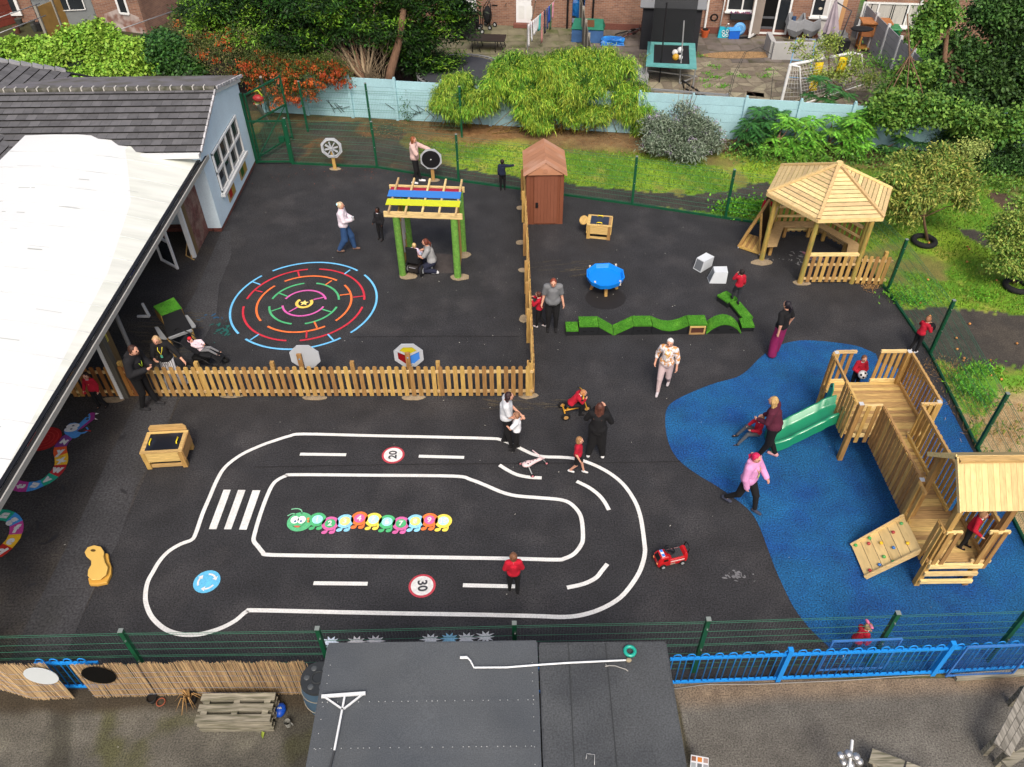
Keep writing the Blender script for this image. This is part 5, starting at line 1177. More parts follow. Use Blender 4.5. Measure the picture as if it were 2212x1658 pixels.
# scuttle scooter
sc=thing('scuttle_scooter','pale pink spotted three wheeled scooter standing over a white dash','scooter',G(1150,1012),rad(22))
pk=M('scooter_shell',hexc('d9bcbc'),.3,.03,2,0,spec=.5,coat=.3); m=MB()
secs=[]
for x,w,z,h in [(-.24,.02,.2,.02),(-.22,.06,.2,.035),(-.16,.085,.2,.045),(-.08,.085,.2,.045),(.0,.06,.2,.04),(.1,.04,.21,.035),(.18,.045,.225,.035),(.22,.035,.225,.03),(.24,.01,.225,.01)]:
    secs.append([(x,w*math.cos(2*PI*k/12),z+h*math.sin(2*PI*k/12)) for k in range(12)])
loft(m,secs); m.sm=[True]*len(m.sm); m.build('saddle',pk,sc)
for x,y,r_ in [(-.15,.03,.018),(-.06,-.02,.016),(-.12,-.04,.02),(.02,.01,.016),(.1,.0,.012),(-.03,.035,.012),(.16,.01,.01)]:
    zz=.2+.045*math.sqrt(max(0,1-(y/.09)**2)); m=MB(); m.ell((x,y,min(zz,.244 if x<0 else .252)),(r_,r_,.004)); m.build('spot',P_('spot_grey','5a5658',.5),sc)
for a,b in (((-.14,.05,.19),(-.2,.2,.06)),((-.12,-.05,.19),(-.1,-.24,.06)),((.22,0,.22),(.32,-.02,.06))): MB().tube(a,b,.012,n=8).build('strut',galv,sc)
for c in ((-.2,.2,.05),(-.1,-.24,.05),(.33,-.02,.05)): wheel(c,.05,.03,(.3,1,0),sc,rimm=P_('rim_pink','d9878f',.4))
MB().path([(.2,.01,.25),(.17,.05,.30),(.08,.19,.36)],.013).build('handlebar',pk,sc)
MB().path([(.2,-.01,.25),(.22,-.05,.29),(.24,-.09,.3)],.013).build('handlebar',pk,sc)
# yellow teeter seat
ys=thing('teeter_seat','yellow figure-eight plastic seat lying beside the pale tarmac strip','toy seat',G(212,1222))
yel=M('toy_yellow',hexc('d9b360'),.4,.05,2,.03,spec=.45)
def Sq(x,y,z): return G(*Q(0,1400,x,y),z)
m=MB(); up=[(700,1495),(725,1455),(780,1437),(835,1450),(862,1490),(858,1530),(870,1580),(895,1620),(880,1680),(830,1720),(760,1725),(725,1690),(730,1640),(755,1600),(755,1565),(715,1530)]
m.slab([Sq(x,y-12,.16) for x,y in up][::-1],(0,0,1),.03); m.build('top_plate',yel,ys,True,bevel=.008)
m=MB(); m.slab([Sq(x,y,.08) for x,y in [(858,1490),(895,1495),(905,1560),(922,1600),(920,1660),(885,1735),(800,1752),(740,1750),(730,1700),(800,1660),(860,1600)]][::-1],(0,0,1),.075); m.build('base_plate',M('toy_yellow_dark',hexc('c99b45'),.4,.05,2,.03),ys,True,bevel=.008)
m=MB(); m.slab([Sq(x,y-12,.163) for x,y in ellpts((772,1482),22,11,14)][::-1],(0,0,1),.002); m.build('hand_hole',P_('hole_brown','5a431c',.6),ys,True)
# blue toy under the canopy, green turf-topped mud table
bt=thing('blue_toy_cart','blue and white ride-on toy peeking out from under the gutter','toy',G(297,602))
MB().box((0,0,.14),(.16,.3,.16)).build('body',P_('toy_blue','1f2fa8',.35),bt,bevel=.02); MB().box((-.14,0,.16),(.12,.25,.1)).build('panel',whiteP,bt,bevel=.01)
for y in (-.12,.12): wheel((.02,y,.05),.05,.03,(0,1,0),bt,rimm=whiteP)
mk=thing('mud_table','dark topped outdoor table with grey side flaps and a green turf end','play table',G(385,700))
def MK(x,y,z): return G(*Q(0,700,x,y),z)
zt=.62
m=MB(); m.slab([MK(*p,zt) for p in [(1340,1075),(1500,1015),(1590,1185),(1395,1260)]][::-1],(0,0,1),.03); m.build('top',M('mud_top',hexc('1c1c1d'),.6,.2,3,0),mk,True)
m=MB(); q=[(1270,993),(1440,920),(1505,1005),(1340,1072)]; m.slab([MK(x,y,zt+.12 if i<2 else zt+.0) for i,(x,y) in enumerate(q)][::-1],(0,0,1),.04); 
m.build('turf_end',turf,mk,True)
m=MB(); m.slab([MK(*p,.5) for p in [(1280,1165),(1310,1163),(1385,1262),(1370,1268),(1330,1262)]][::-1],(0,0,1),.02); m.build('side_flap',P_('flap_grey','8c8f90',.5),mk,True)
m=MB(); m.slab([MK(*p,.55) for p in [(1530,1068),(1555,1065),(1622,1150),(1620,1168),(1590,1172)]][::-1],(0,0,1),.02); m.build('side_flap',P_('flap_grey','8c8f90',.5),mk,True)
m=MB(); m.beam(MK(1400,1262,zt),MK(1592,1192,zt),.05,.06); m.build('front_trim',P_('flap_grey','8c8f90',.5),mk,True)
m=MB(); a=[MK(*p,zt-.04) for p in [(1275,1010),(1340,1075),(1400,1255),(1385,1250)]]; m.add([a[0],a[1],a[2],a[2]-Vector((0,0,.35)),a[1]-Vector((0,0,.35)),a[0]-Vector((0,0,.3))],[(0,1,4,5),(1,2,3,4)],.5); m.build('osb_side',M('osb_board',hexc('8a6a38'),.85,.4,12,.1),mk,True)
for p in [(1400,1262),(1585,1190),(1345,1070),(1495,1010)]: g=MK(*p,zt-.03); MB().beam((g.x,g.y,0),(g.x,g.y,g.z),.06,.06).build('leg',woodV,mk,True)
# ================= felt roofed cabins in front =================
felt=M('roof_felt',hexc('4f5356'),.92,.12,1.1,.05,c2=hexc('454a4f'),mix=(.4,.7),fine=(55,.18),bump=.25)
felt2=M('roof_felt_worn',hexc('484b4d'),.92,.16,1.4,.12,c2=hexc('3c3f42'),mix=(.42,.62),fine=(40,.28),bump=.35)
def cabin(label,x0,x1,y1,fm,seams,name='felt_roof_cabin'):
    t=thing(name,label,'cabin',((x0+x1)/2,(y1-1)/2+1,0)); Z=2.4
    m=MB(); m.bx(x0+.08,x1-.08,0,y1-.08,0,Z-.1); m.build('wall',P_('cabin_wall','2f2e2b',.9),t,True)
    nx,ny=90,120; V=[];F_=[]
    for j in range(ny+1):
        for i in range(nx+1):
            x=x0+(x1-x0)*i/nx; y=0+(y1)*j/ny; z=Z
            if fm is felt:
                z+=.018*max(0,mnoise.noise(Vector((x*1.6+y*.7,y*.55,3.1)))-.12)+.006*mnoise.noise(Vector((x*3,y*3,0)))
                if min(abs(y-s_) for s_ in seams)<.035: z+=.006
            else: z+=.004*mnoise.noise(Vector((x*3,y*3,7)))
            V.append((x,y,z))
    F_=[(j*(nx+1)+i,j*(nx+1)+i+1,(j+1)*(nx+1)+i+1,(j+1)*(nx+1)+i) for j in range(ny) for i in range(nx)]
    mesh_np('felt_sheet',np.array(V),np.array(F_),np.full(len(F_),.5),fm,t,True,smooth=True)
    m=MB(); m.beam((x0,y1,Z-.05),(x1,y1,Z-.05),.03,.1); 
    for x in (x0,x1): m.beam((x,0,Z-.05),(x,y1-.016,Z-.05),.03,.1)
    m.build('felt_edge',fm,t,True); return t
c1=cabin('dark grey flat felt roof of the wider cabin at the bottom of the picture',-2.74,.31,5.94,felt,(5.05,4.42))
c2_=cabin('worn dark felt flat roof of the narrower cabin, right of the gap',.36,2.2,5.9,felt2,(9,))
m=MB()
for y in (5.05,4.42):
    x=-2.68
    while x<.28: m.ell((x,y,2.415),(.008,.008,.005),6,4); x+=random.uniform(.07,.16)
y=5.6
while y>3.6: m.ell((.24,y,2.41),(.007,.007,.004),6,4); m.ell((-2.66,y,2.41),(.007,.007,.004),6,4); y-=random.uniform(.1,.25)
tag(m.build('nail',P_('nail_pale','a9acab',.5),c1,True),kind='stuff')
m=MB()
for a,b in ((512,630),(820,632)): 
    p=GQ(1900,2128,a,b,2.408); q=GQ(1900,2128,a+ (50 if a<600 else 95),1658,2.408); m.beam(p,q+(q-p)*.3,.012,.005)
m.build('felt_seam',P_('seam_dark','333638',.95),c2_,True)
# things on the roofs
def RQ(t,x,y,z=2.44): return G(*Q(t,2128,x,y),z)
rk=thing('roof_rake','white metal squeegee rake with triangular braced head lying on the felt roof','rake',RQ(950,745,1170,2.42))
alu=P_('white_aluminium','d3d6d6',.4)
for n_,a,b,w in (('head_bar',(565,1072),(930,1045),.045),('brace',(590,1075),(742,1180),.022),('brace',(905,1055),(750,1175),.022),('pole',(760,1060),(672,1520),.026),('handle',(672,1520),(625,1700),.024)):
    z=2.47 if n_!='head_bar' else 2.46; MB().beam(RQ(950,*a,z),RQ(950,*b,2.47 if n_!='handle' else 2.46),w,.025).build(n_,alu if n_!='handle' else P_('handle_grey','37393b',.6),rk,True)
pts=[RQ(950,*p) for p in [(1715,748),(1775,748),(1800,775),(1830,832),(2100,830)]]+[RQ(1900,*p) for p in [(0,830),(250,810),(520,792),(990,770)]]
pi=thing('white_pipe','long thin white pipe with a kinked end lying across both felt roofs','pipe',pts[3]); MB().path(pts,.014,8).build('tube',alu,pi,True); MB().tube(pts[0]-Vector((.0,0,0)),pts[1],.022,n=8).build('spout',alu,pi,True); MB().ell(RQ(1900,1012,770),(.045,.035,.03)).build('brush_end',P_('brush','8a8068',.8),pi,True)
m=MB(); m.torus(RQ(1900,1022,695,2.44),.072,.026,(0,0,1),28,10); m.build('rubber_ring',M('ring_teal',hexc('1f9a86'),.3,.05,2,0,spec=.6),label='teal green rubber ring lying on the narrower felt roof',cat='ring')
m=MB(); m.path([RQ(1900,*p,2.42) for p in [(815,822),(850,815),(900,818),(950,835),(985,845),(1007,862)]],.007,6); m.path([RQ(1900,820,800,2.43),RQ(1900,832,825,2.42)],.004,5); m.build('twig',P_('twig_pale','9b9a94',.8),label='pale dry twig lying below the white pipe on the felt roof',cat='twig')
m=MB(); m.path([RQ(1900,*p,2.43) for p in [(658,1590),(664,1545),(730,1553),(728,1640)]],.006,6); m.build('metal_bracket',galv,label='small bent metal bracket lying at the bottom of the narrower felt roof',cat='bracket')
# water butt
wb=thing('water_butt','blue grey barrel water butt with black lid beside the wider felt roof','water butt',(-3.17,6.12,0))
prof=[(.22,0),(.27,.1),(.31,.35),(.325,.55),(.31,.78),(.28,.95),(.275,1.0)]
m=MB(); n=28; vs=[(r_*math.cos(2*PI*k/n),r_*math.sin(2*PI*k/n),z) for r_,z in prof for k in range(n)]
m.add(vs,[(a*n+i,a*n+(i+1)%n,(a+1)*n+(i+1)%n,(a+1)*n+i) for a in range(len(prof)-1) for i in range(n)],.5,True); m.build('barrel',M('butt_blue',hexc('42596b'),.45,.1,2,0),wb)
m=MB(); m.tube((0,0,.99),(0,0,1.03),.29,.275,n=28,sm=False); ld=m.build('lid',P_('lid_black','2f3234',.45),wb)
m=MB()
for k in range(6): a=2*PI*k/6; m.ell((.18*math.cos(a),.18*math.sin(a),1.032),(.05,.05,.012)); m.torus((.0,0,1.034),.1,.012)
m.build('lid_boss',P_('boss_grey','4a4e50',.4),ld)
for z in (.8,.45): MB().torus((0,0,z),.315 if z>.6 else .326,.006,(0,0,1),30,6).build('hoop',P_('hoop_cream','9d9684',.6),wb)
# pallets
pt=thing('pallet_stack','weathered grey wooden pallets stacked as a bench by the reed screening','pallets',(-4.6,5.95,0))
for lv in (0,1,2):
    z=.0+.145*lv
    for y in (5.76,5.93,6.1): MB().bx(-5.2,-4.0,y-.04,y+.04,z,z+.1).build('bearer',woodGrey,pt,True)
    for k in range(3):
        y=5.70+k*.18; MB().bx(-5.21,-3.99,y,y+.12,z+.102,z+.124).build('slat',woodGrey,pt,True)
for x in (-5.1,-4.6,-4.1): MB().bx(x-.05,x+.05,5.72,6.18,.392,.41).build('cross_slat',woodGrey,pt,True)
b_=GQ(950,2128,230,1200); m=MB(); m.ell((b_.x,b_.y,.07),(.1,.13,.07),10,6); bb=m.build('body',M('bag_blue',hexc('1246a8'),.4,.2,6,.1),thing('blue_bag','crumpled bright blue bag on the ground by the pallets','bag',b_),True)
m=MB()
for k in range(5): m.ell((b_.x-.03+.015*k,b_.y+.01*(k%2),.14),(.012,.02,.008),6,4)
m.build('pebble_pattern',P_('peb','9aa0a8',.6),bb,True)
cpp=GQ(950,2128,292,1310); t=thing('clear_beaker','small clear plastic beaker with a handle on the concrete','cup',cpp); m=MB(); m.tube((0,0,0),(0,0,.13),.045,.055,n=16,cap=False); m.build('cup',M('beaker_plastic',hexc('8f908a'),.2,.1,2,0,spec=.6),t); MB().path([(.05,0,.1),(.09,-.02,.08),(.09,-.02,.04),(.05,0,.03)],.007).build('handle',MATS['beaker_plastic'],t)
def pot(c,r,h,mat,label,leafy=0):
    t=thing('plant_pot',label,'plant pot',c,group='small plant pots by the pallets'); m=MB(); n=20
    pr_=[(r*.7,0),(r,h),(r*.9,h),(r*.85,h*.7)]; vs=[(q*math.cos(2*PI*k/n),q*math.sin(2*PI*k/n),z) for q,z in pr_ for k in range(n)]
    m.add(vs,[(a*n+i,a*n+(i+1)%n,(a+1)*n+(i+1)%n,(a+1)*n+i) for a in range(3) for i in range(n)],.5,True); m.build('pot',mat,t)
    m=MB(); m.tube((0,0,h*.65),(0,0,h*.7),r*.86,n=n,sm=False); m.build('soil',P_('soil_dark','1d1712',.95),t)
    if leafy:
        m=MB(); rs=random.Random(leafy)
        for k in range(18):
            a=rs.uniform(0,2*PI); q=rs.uniform(.12,.3); m.path([(0,0,h*.6),(q*.4*math.cos(a),q*.4*math.sin(a),h+.12),(q*math.cos(a),q*math.sin(a),h*.5)],[.006,.008,.002],4)
        m.build('dry_leaves',MATS['straw'],t)
pot(GQ(0,2128,1272,1108),.085,.12,P_('pot_black','1a1a1a',.6),'small black plant pot by the reed screening')
m=MB(); m.torus(GQ(0,2128,1333,1118,.02),.07,.01,(0,0,1),24,6); m.build('terracotta_ring',P_('terracotta','8a4a34',.8),label='thin terracotta pot rim lying beside the small black pot',cat='ring')
pot(GQ(0,2128,1590,1115),.12,.18,P_('pot_black','1a1a1a',.6),'larger black plant pot with straw coloured dead leaves',leafy=3)
m=MB(); g=GQ(950,2128,78,1390,.02); m.add([g+Vector((-.03,.06,0)),g+Vector((.03,.03,.03)),g+Vector((.02,-.07,.01)),g+Vector((-.02,-.02,.03))],[(0,1,2),(0,2,3)],.5); m.build('fallen_leaf',P_('leaf_lime','8a9a3c',.7),label='single lime green fallen leaf on the concrete below the pallets',cat='leaf')
# right hand yard: bench, table, chime bells, board
def planks(name,label,corners,z,n,t=.04,legs=True,cat='bench',wm=None):
    a,b,c,d=[Vector((p[0],p[1],z)) for p in corners]; th=thing(name,label,cat,((a+b+c+d)/4)*1.0-Vector((0,0,z)))
    for k in range(n):
        q=[a.lerp(d,(k+.02)/n),b.lerp(c,(k+.02)/n),b.lerp(c,(k+.96)/n),a.lerp(d,(k+.96)/n)]; m=MB(); m.slab(q if (q[1]-q[0]).cross(q[2]-q[0]).z>0 else q[::-1],(0,0,1),t); m.build('plank',wm or woodGrey,th,True)
    for p in (a.lerp(c,.1),b.lerp(d,.1),a.lerp(c,.9),b.lerp(d,.9)): MB().box((p.x,p.y,(z-t)/2),(.08,.08,z-t-.002)).build('leg',woodGrey,th,True)
    return th
def YQ(x,y,z): return G(*Q(2840,2128,x,y),z)
planks('timber_bench','low weathered grey bench at the bottom edge of the yard, nearest the chime bells',[YQ(950,1500,.4),YQ(920,1610,.4),YQ(1500,1850,.4),YQ(1530,1720,.4)],.4,2)
pl=[YQ(2240,930,.62),YQ(1962,1450,.62),YQ(2100,1570,.62),YQ(2420,1010,.62)]
planks('timber_table','weathered grey plank table at the bottom right corner of the picture',pl,.62,3,cat='table',wm=woodGreyY)
MB().beam(YQ(2050,1640,.5),YQ(2260,1500,.5),.12,.05).build('timber_offcut',woodGrey,label='loose grey plank crossing the corner of the plank table',cat='plank')
MB().beam(YQ(1640,915,.05),YQ(2230,870,.05),.1,.08).build('timber_sleeper',woodGrey,label='grey timber sleeper lying at the foot of the blue railing',cat='timber')
m=MB(); m.path([GQ(1900,2128,1385,1008,.03),GQ(1900,2128,1660,972,.03),YQ(0,970,.03),YQ(700,940,.03),YQ(1300,900,.03),YQ(1480,892,.03)],.009,6); m.build('grey_cable',P_('cable_grey','8a8780',.6),label='thin grey cable running along the foot of the blue railing',cat='cable')
bl_=thing('chime_bells','cluster of silver bell domes on a white pole in the concrete yard','chime',YQ(770,1600,.0))
MB().tube(YQ(787,1435,.9),YQ(758,1720,.9),.022,n=12).build('pole',alu,bl_,True); MB().tube(YQ(758,1660,.9),YQ(758,1660,.9)-Vector((0,0,.9)),.03,n=10).build('stand',alu,bl_,True)
for x,y,z in ((692,1562,.95),(755,1548,1.0),(820,1572,.95),(715,1620,.85),(845,1612,.85),(775,1640,.8)): MB().ell(YQ(x,y,z),(.062,.062,.05),16,10).build('bell',M('bell_steel',(.55,.55,.54),.28,.1,3,0,metal=.85),bl_,True)
nb=thing('picture_board','white laminated board with a grid of small food pictures by the felt roof','board',GQ(1900,2128,1600,1610)); 
def NQ(u,v,z=.5): 
    a,b,c,d=[GQ(1900,2128,*p,z) for p in [(1528,1553),(1675,1580),(1672,1740),(1518,1715)]]; return a.lerp(b,u).lerp(d.lerp(c,u),v)
m=MB(); m.slab([NQ(0,0),NQ(0,1),NQ(1,1),NQ(1,0)],(0,0,1),.01); m.build('board',P_('paper_white','d5d6d8',.5),nb,True)
for i,h in enumerate(('8a5a40','c77a2c','a48a80','9aa0a2','6a6e70','8f8f93')):
    u,v=(i%3)/3+.05,(i//3)*.33+.06; m=MB(); m.slab([NQ(u,v,.503),NQ(u,v+.24,.503),NQ(u+.25,v+.24,.503),NQ(u+.25,v,.503)],(0,0,1),.002); m.build('picture',P_('pic'+h,h,.6),nb,True)
MB().box((NQ(.5,.5).x,NQ(.5,.5).y,.24),(.06,.06,.46)).build('stand',woodGrey,nb,True)
MB().bx(2.62,2.72,2,5.9,-.02,.02).build('kerb_edge',M('kerb',hexc('57523f'),.9,.25,4,0),kind='structure')
# ================= houses and gardens behind the wall =================
brk=bpy.data.materials.new('house_brick'); MATS['house_brick']=brk; brk.use_nodes=True
n_=brk.node_tree.nodes; l_=brk.node_tree.links; bs=n_['Principled BSDF']; bs.inputs['Roughness'].default_value=.9
tc=n_.new('ShaderNodeTexCoord'); sx=n_.new('ShaderNodeSeparateXYZ'); cx=n_.new('ShaderNodeCombineXYZ'); ad=n_.new('ShaderNodeMath'); l_.new(tc.outputs['Object'],sx.inputs[0]); l_.new(sx.outputs[0],ad.inputs[0]); l_.new(sx.outputs[1],ad.inputs[1]); l_.new(ad.outputs[0],cx.inputs[0]); l_.new(sx.outputs[2],cx.inputs[1])
bt_=n_.new('ShaderNodeTexBrick'); l_.new(cx.outputs[0],bt_.inputs[0]); bt_.inputs['Scale'].default_value=1; bt_.inputs['Brick Width'].default_value=.225; bt_.inputs['Row Height'].default_value=.075; bt_.inputs['Mortar Size'].default_value=.008
bt_.inputs['Color1'].default_value=(*hexc('906852'),1); bt_.inputs['Color2'].default_value=(*hexc('755041'),1); bt_.inputs['Mortar'].default_value=(*hexc('8e8174'),1)
nn_=n_.new('ShaderNodeTexNoise'); nn_.inputs['Scale'].default_value=.9; nn_.inputs['Detail'].default_value=6; l_.new(tc.outputs['Object'],nn_.inputs[0])
mr=n_.new('ShaderNodeMapRange'); l_.new(nn_.outputs[0],mr.inputs[0]); mr.inputs[1].default_value=.3; mr.inputs[2].default_value=.7; mr.inputs[3].default_value=.75; mr.inputs[4].default_value=1.2
vs_=n_.new('ShaderNodeVectorMath'); vs_.operation='SCALE'; l_.new(bt_.outputs[0],vs_.inputs[0]); l_.new(mr.outputs[0],vs_.inputs['Scale']); l_.new(vs_.outputs[0],bs.inputs['Base Color'])
FA=-math.atan(.147)
def fpt(px,py):
    d=ray(px,py); t=39.9/(d[1]+.147*d[0]); x,y,z=d[0]*t,d[1]*t,CAMZ+d[2]*t
    return (x*math.cos(FA)+(y-39.9)*math.sin(FA), z)      # local (u,z) on the facade
def FR(t,x0,y0,x1,y1):   # rectangle on the facade from tile pixels
    a=fpt(*Q(t[0],t[1],x0,y0,t[2])); b=fpt(*Q(t[0],t[1],x1,y1,t[2])); return a[0],b[0],b[1],a[1]
T23=(2300,0,2.117);T28=(2800,0,1.984);T17=(1720,0,1.764)
blind=M('window_blind',hexc('b5b3ac'),.7,.15,1,.1)
def house(name,label,u0,u1,zt=4.5,off=0.):
    t=thing(name,label,'house',(0,39.9,0),FA); m=MB(); m.bx(u0,u1,off,off+.3,0,zt); m.build('wall',brk,t); return t
def fwin(h,u0,u1,z0,z1,splits=(.5,),off=0.,bl=False,fr=.07,name='window'):
    m=MB(); m.bx(u0+.02,u1-.02,off-.012,off-.002,z0+.02,z1-.02); w=m.build(name,blind if bl else glassD,h)
    m=MB(); y0_,y1_=off-.06,off-.013
    m.bx(u0,u1,y0_,y1_,z0,z0+fr); m.bx(u0,u1,y0_,y1_,z1-fr,z1); m.bx(u0,u0+fr,y0_-.002,y1_-.001,z0+.001,z1-.001); m.bx(u1-fr,u1,y0_-.002,y1_-.001,z0+.001,z1-.001)
    for s_ in splits: x=u0+(u1-u0)*s_; m.bx(x-fr/2,x+fr/2,y0_-.003,y1_-.001,z0+.002,z1-.002)
    m.build('frame',white,w); m=MB(); m.bx(u0-.05,u1+.05,off-.14,off-.001,z0-.07,z0-.002); m.build('sill',white,w); return w
hl=house('brick_house','left brick house behind the washing line with a white back door',-9.2,3.1)
u0,u1,z0,z1=FR(T17,380,-60,480,95); 
m=MB(); m.bx(u0,u1,-.05,-.004,.18,2.1); dd_=m.build('door',whiteP,hl); m=MB()
for a in (0,1):
    for zz in (.35,1.2): m.bx(u0+.12+a*.38,u0+.4+a*.38,-.056,-.05,zz,zz+.6)
m.build('door_panel',white,dd_); m=MB(); m.bx(u0-.1,u1+.1,-.3,-.002,0,.17); m.build('step',brick_d,hl)
u0,u1,z0,z1=FR((950,0,2.211),1750,-60,1850,60); m=MB(); m.bx(u0-.3,u1,-.05,-.004,.6,2.2); m.build('white_panel',whiteP,hl)
for x,y in ((825,0),(895,0),(725,0)):
    u=FR(T17,x,-20,x+5,80)[0]; m=MB(); m.tube((u,-.08,0),(u,-.08,4),.045,n=8); m.build('drainpipe',black,hl)
hr=house('brick_house','middle brick house with open white french doors and white drainpipes',3.7,16.05)
u0,u1,z0,z1=FR(T23,918,-60,1140,95); fwin(hr,u0,u1,z0,z0+1.15,(.5,))
u0,u1,z0,z1=FR(T23,932,97,1102,148); fb=MB(); fb.bx(u0,u1,-.28,-.1,z0,z1); fbo=fb.build('window_box',P_('planter_black','1f2326',.7),hr); m=MB(); rs=random.Random(5)
for k in range(30): m.ell((rs.uniform(u0,u1),-.19,z1+rs.uniform(0,.07)),(.035,.035,.035),6,4)
m.build('flowers',M('flower_mix',hexc('8a5570'),.8,.2,3,.5,hue=.12),fbo)
u0=FR(T28,125,0,130,255)[0]; u1=FR(T28,345,0,350,255)[0]; m=MB(); m.bx(u0,u1,-.012,-.002,.12,2.2); w=m.build('french_door',P_('door_void','08090a',.4),hr); m=MB()
for x in (u0,(u0+u1)/2+.02,u1-.08): m.bx(x,x+.09,-.07,-.013,.1,2.25)
m.bx(u0,u1,-.068,-.014,.08,.16); m.bx(u0,u1,-.068,-.014,2.16,2.26); m.build('frame',white,w); m=MB(); m.bx((u0+u1)/2+.12,u1-.09,-.03,-.02,.17,2.1); m.build('pane',glassD,w)
m=MB(); m.bx(u0+.1,u0+.75,-.02,-.013,.75,.85); m.bx(u0+.1,u0+.9,-.021,-.014,.3,.4); m.build('furniture_glimpse',P_('grey_sofa','54565a',.8),w)
lf=MB(); a=Vector((u0,-.08,0)); b=Vector((u0-.42,-.72,0))
for p,q in ((a,b),): 
    for z in (.15,2.15): lf.beam(p+Vector((0,0,z)),q+Vector((0,0,z)),.05,.1)
    for e in (p,q): lf.beam(e+Vector((0,0,.1)),e+Vector((0,0,2.2)),.05,.1)
    
lf.build('open_leaf',white,w); m=MB(); m.beam(a.lerp(b,.5)+Vector((0,0,.2)),a.lerp(b,.5)+Vector((0,0,2.1)),.56,.012,b-a); m.build('leaf_pane',M('pane_clear',hexc('9a8f84'),.15,.1,2,0),w)
u0,u1,z0,z1=FR(T28,512,-60,600,128); fwin(hr,u0,u1,z0,z0+1.4,())
m=MB()
for k in range(3): m.ell(((u0+u1)/2,-.02,z0+.35+.4*k),(.09,.008,.06),8,5)
m.build('paper_bell',P_('paper_cream','c9c2b0',.8),hr)
u0=FR(T28,590,0,600,290)[0]; u1=FR(T28,722,0,730,290)[0]; m=MB(); m.bx(u0,u1,-.05,-.003,.1,2.2); m.build('door',P_('door_cream','c5c3bf',.5),hr)
m=MB(); m.bx(u1,u1+.2,-.02,-.001,0,4.4); m.build('pale_brick_pier',P_('pier','b98f62',.8),hr)
for x in (665,757): u=FR(T23,x,0,x+5,280)[0]; m=MB(); m.tube((u,-.1,0),(u,-.1,4.4),.055,n=10); m.build('drainpipe',white,hr)
m=MB(); m.bx(3.9,15.9,-.04,-.001,0,.28); m.build('damp_course',brick_d,hr)
m=MB(); u=FR(T23,850,0,860,200)[0]; m.path([(u-.1,-.1,1.9),(u+.2,-.1,1.5),(u+.15,-.12,.1)],.03); m.build('waste_pipe',white,hr)
m=MB(); u=FR(T23,820,0,860,200)[0]; 
for k in range(6): m.torus((u,-.15,.75),.12+.012*k,.012,(0,1,.05*k),16,5)
mh=m.build('hose',black,hr)
h3=house('brick_house','right brick house with a wide white window and vertical blinds, half behind trees',16.35,27)
u0,u1,z0,z1=FR(T28,868,30,1225,195); w=fwin(h3,u0,u1+.2,z0-.05,z1+.1,(.27,.78),bl=True)
m=MB()
for k in range(26):
    if k in (6,13,14,20): continue
    x=u0+.1+(u1-u0)*k/26; m.bx(x,x+.07,-.02,-.013,z0+.05,z1)
m.build('blind_slat',blind,w); 
m=MB()
for k in (6,13,14,20,3): x=u0+.1+(u1-u0)*k/26; m.bx(x,x+.04,-.024,-.0205,z0+.05,z1)
m.build('blind_gap',P_('gap_dark','202224',.6),w)
u=FR(T28,1215,0,1220,400)[0]; m=MB(); m.tube((u+.5,-.1,0),(u+.5,-.1,4.4),.055,n=10); m.build('drainpipe',white,h3)
def LP(u,y,z=0): # facade-local to world
    return Vector((u*math.cos(FA)-y*math.sin(FA),39.9+u*math.sin(FA)+y*math.cos(FA),z))
# roofs behind are out of frame; garden dividing fences
def panel_fence(a,b,h,label,mat,posts=None,n=6,base=0,slats=5,pm_=None,name='garden_fence'):
    a=Vector((*a,base));b=Vector((*b,base)); t=thing(name,label,'fence',(a+b)/2)
    for k in range(n):
        p=a.lerp(b,k/n);q=a.lerp(b,(k+1)/n); m=MB()
        for j in range(slats): z=h*(j+.5)/slats; m.beam(p+Vector((0,0,z)),q+Vector((0,0,z)),.03,h/slats-.015)
        m.build('panel',mat,t,True)
    for k in range(n+1):
        p=a.lerp(b,k/n); m=MB(); m.box((p.x,p.y,base+(h+.1)/2),(.11,.11,h+.1)); m.build('post',pm_ or P_('conc_post','8d8a80',.85),t,True)
    return t
panel_fence((3.35,28.9),(3.45,39.3),1.45,'weathered grey fence with concrete posts between the two gardens',M('fence_grey',hexc('6e6a60'),.9,.2,4,.15),n=6)
panel_fence((16.1,30.3),(16.2,37.5),1.5,'pale grey fence with white posts running towards the camera at the right',M('fence_pale',hexc('8f9092'),.8,.1,3,.08),n=5,pm_=P_('post_pale','c6c8c9',.6))
m=MB(); a=GQ(1900,0,1150,750,1.35);b=GQ(1900,0,1830,790,1.35); m.beam((a.x,a.y,1.4),(b.x,b.y,1.35),.06,.06); m.beam((b.x,b.y,1.4),(b.x,b.y,0),.08,.06); m.beam((a.x,a.y,1.4),(a.x,a.y,0),.06,.06); m.build('metal_rail',galv,label='grey metal rail frame standing just behind the pale blue wall',cat='rail')
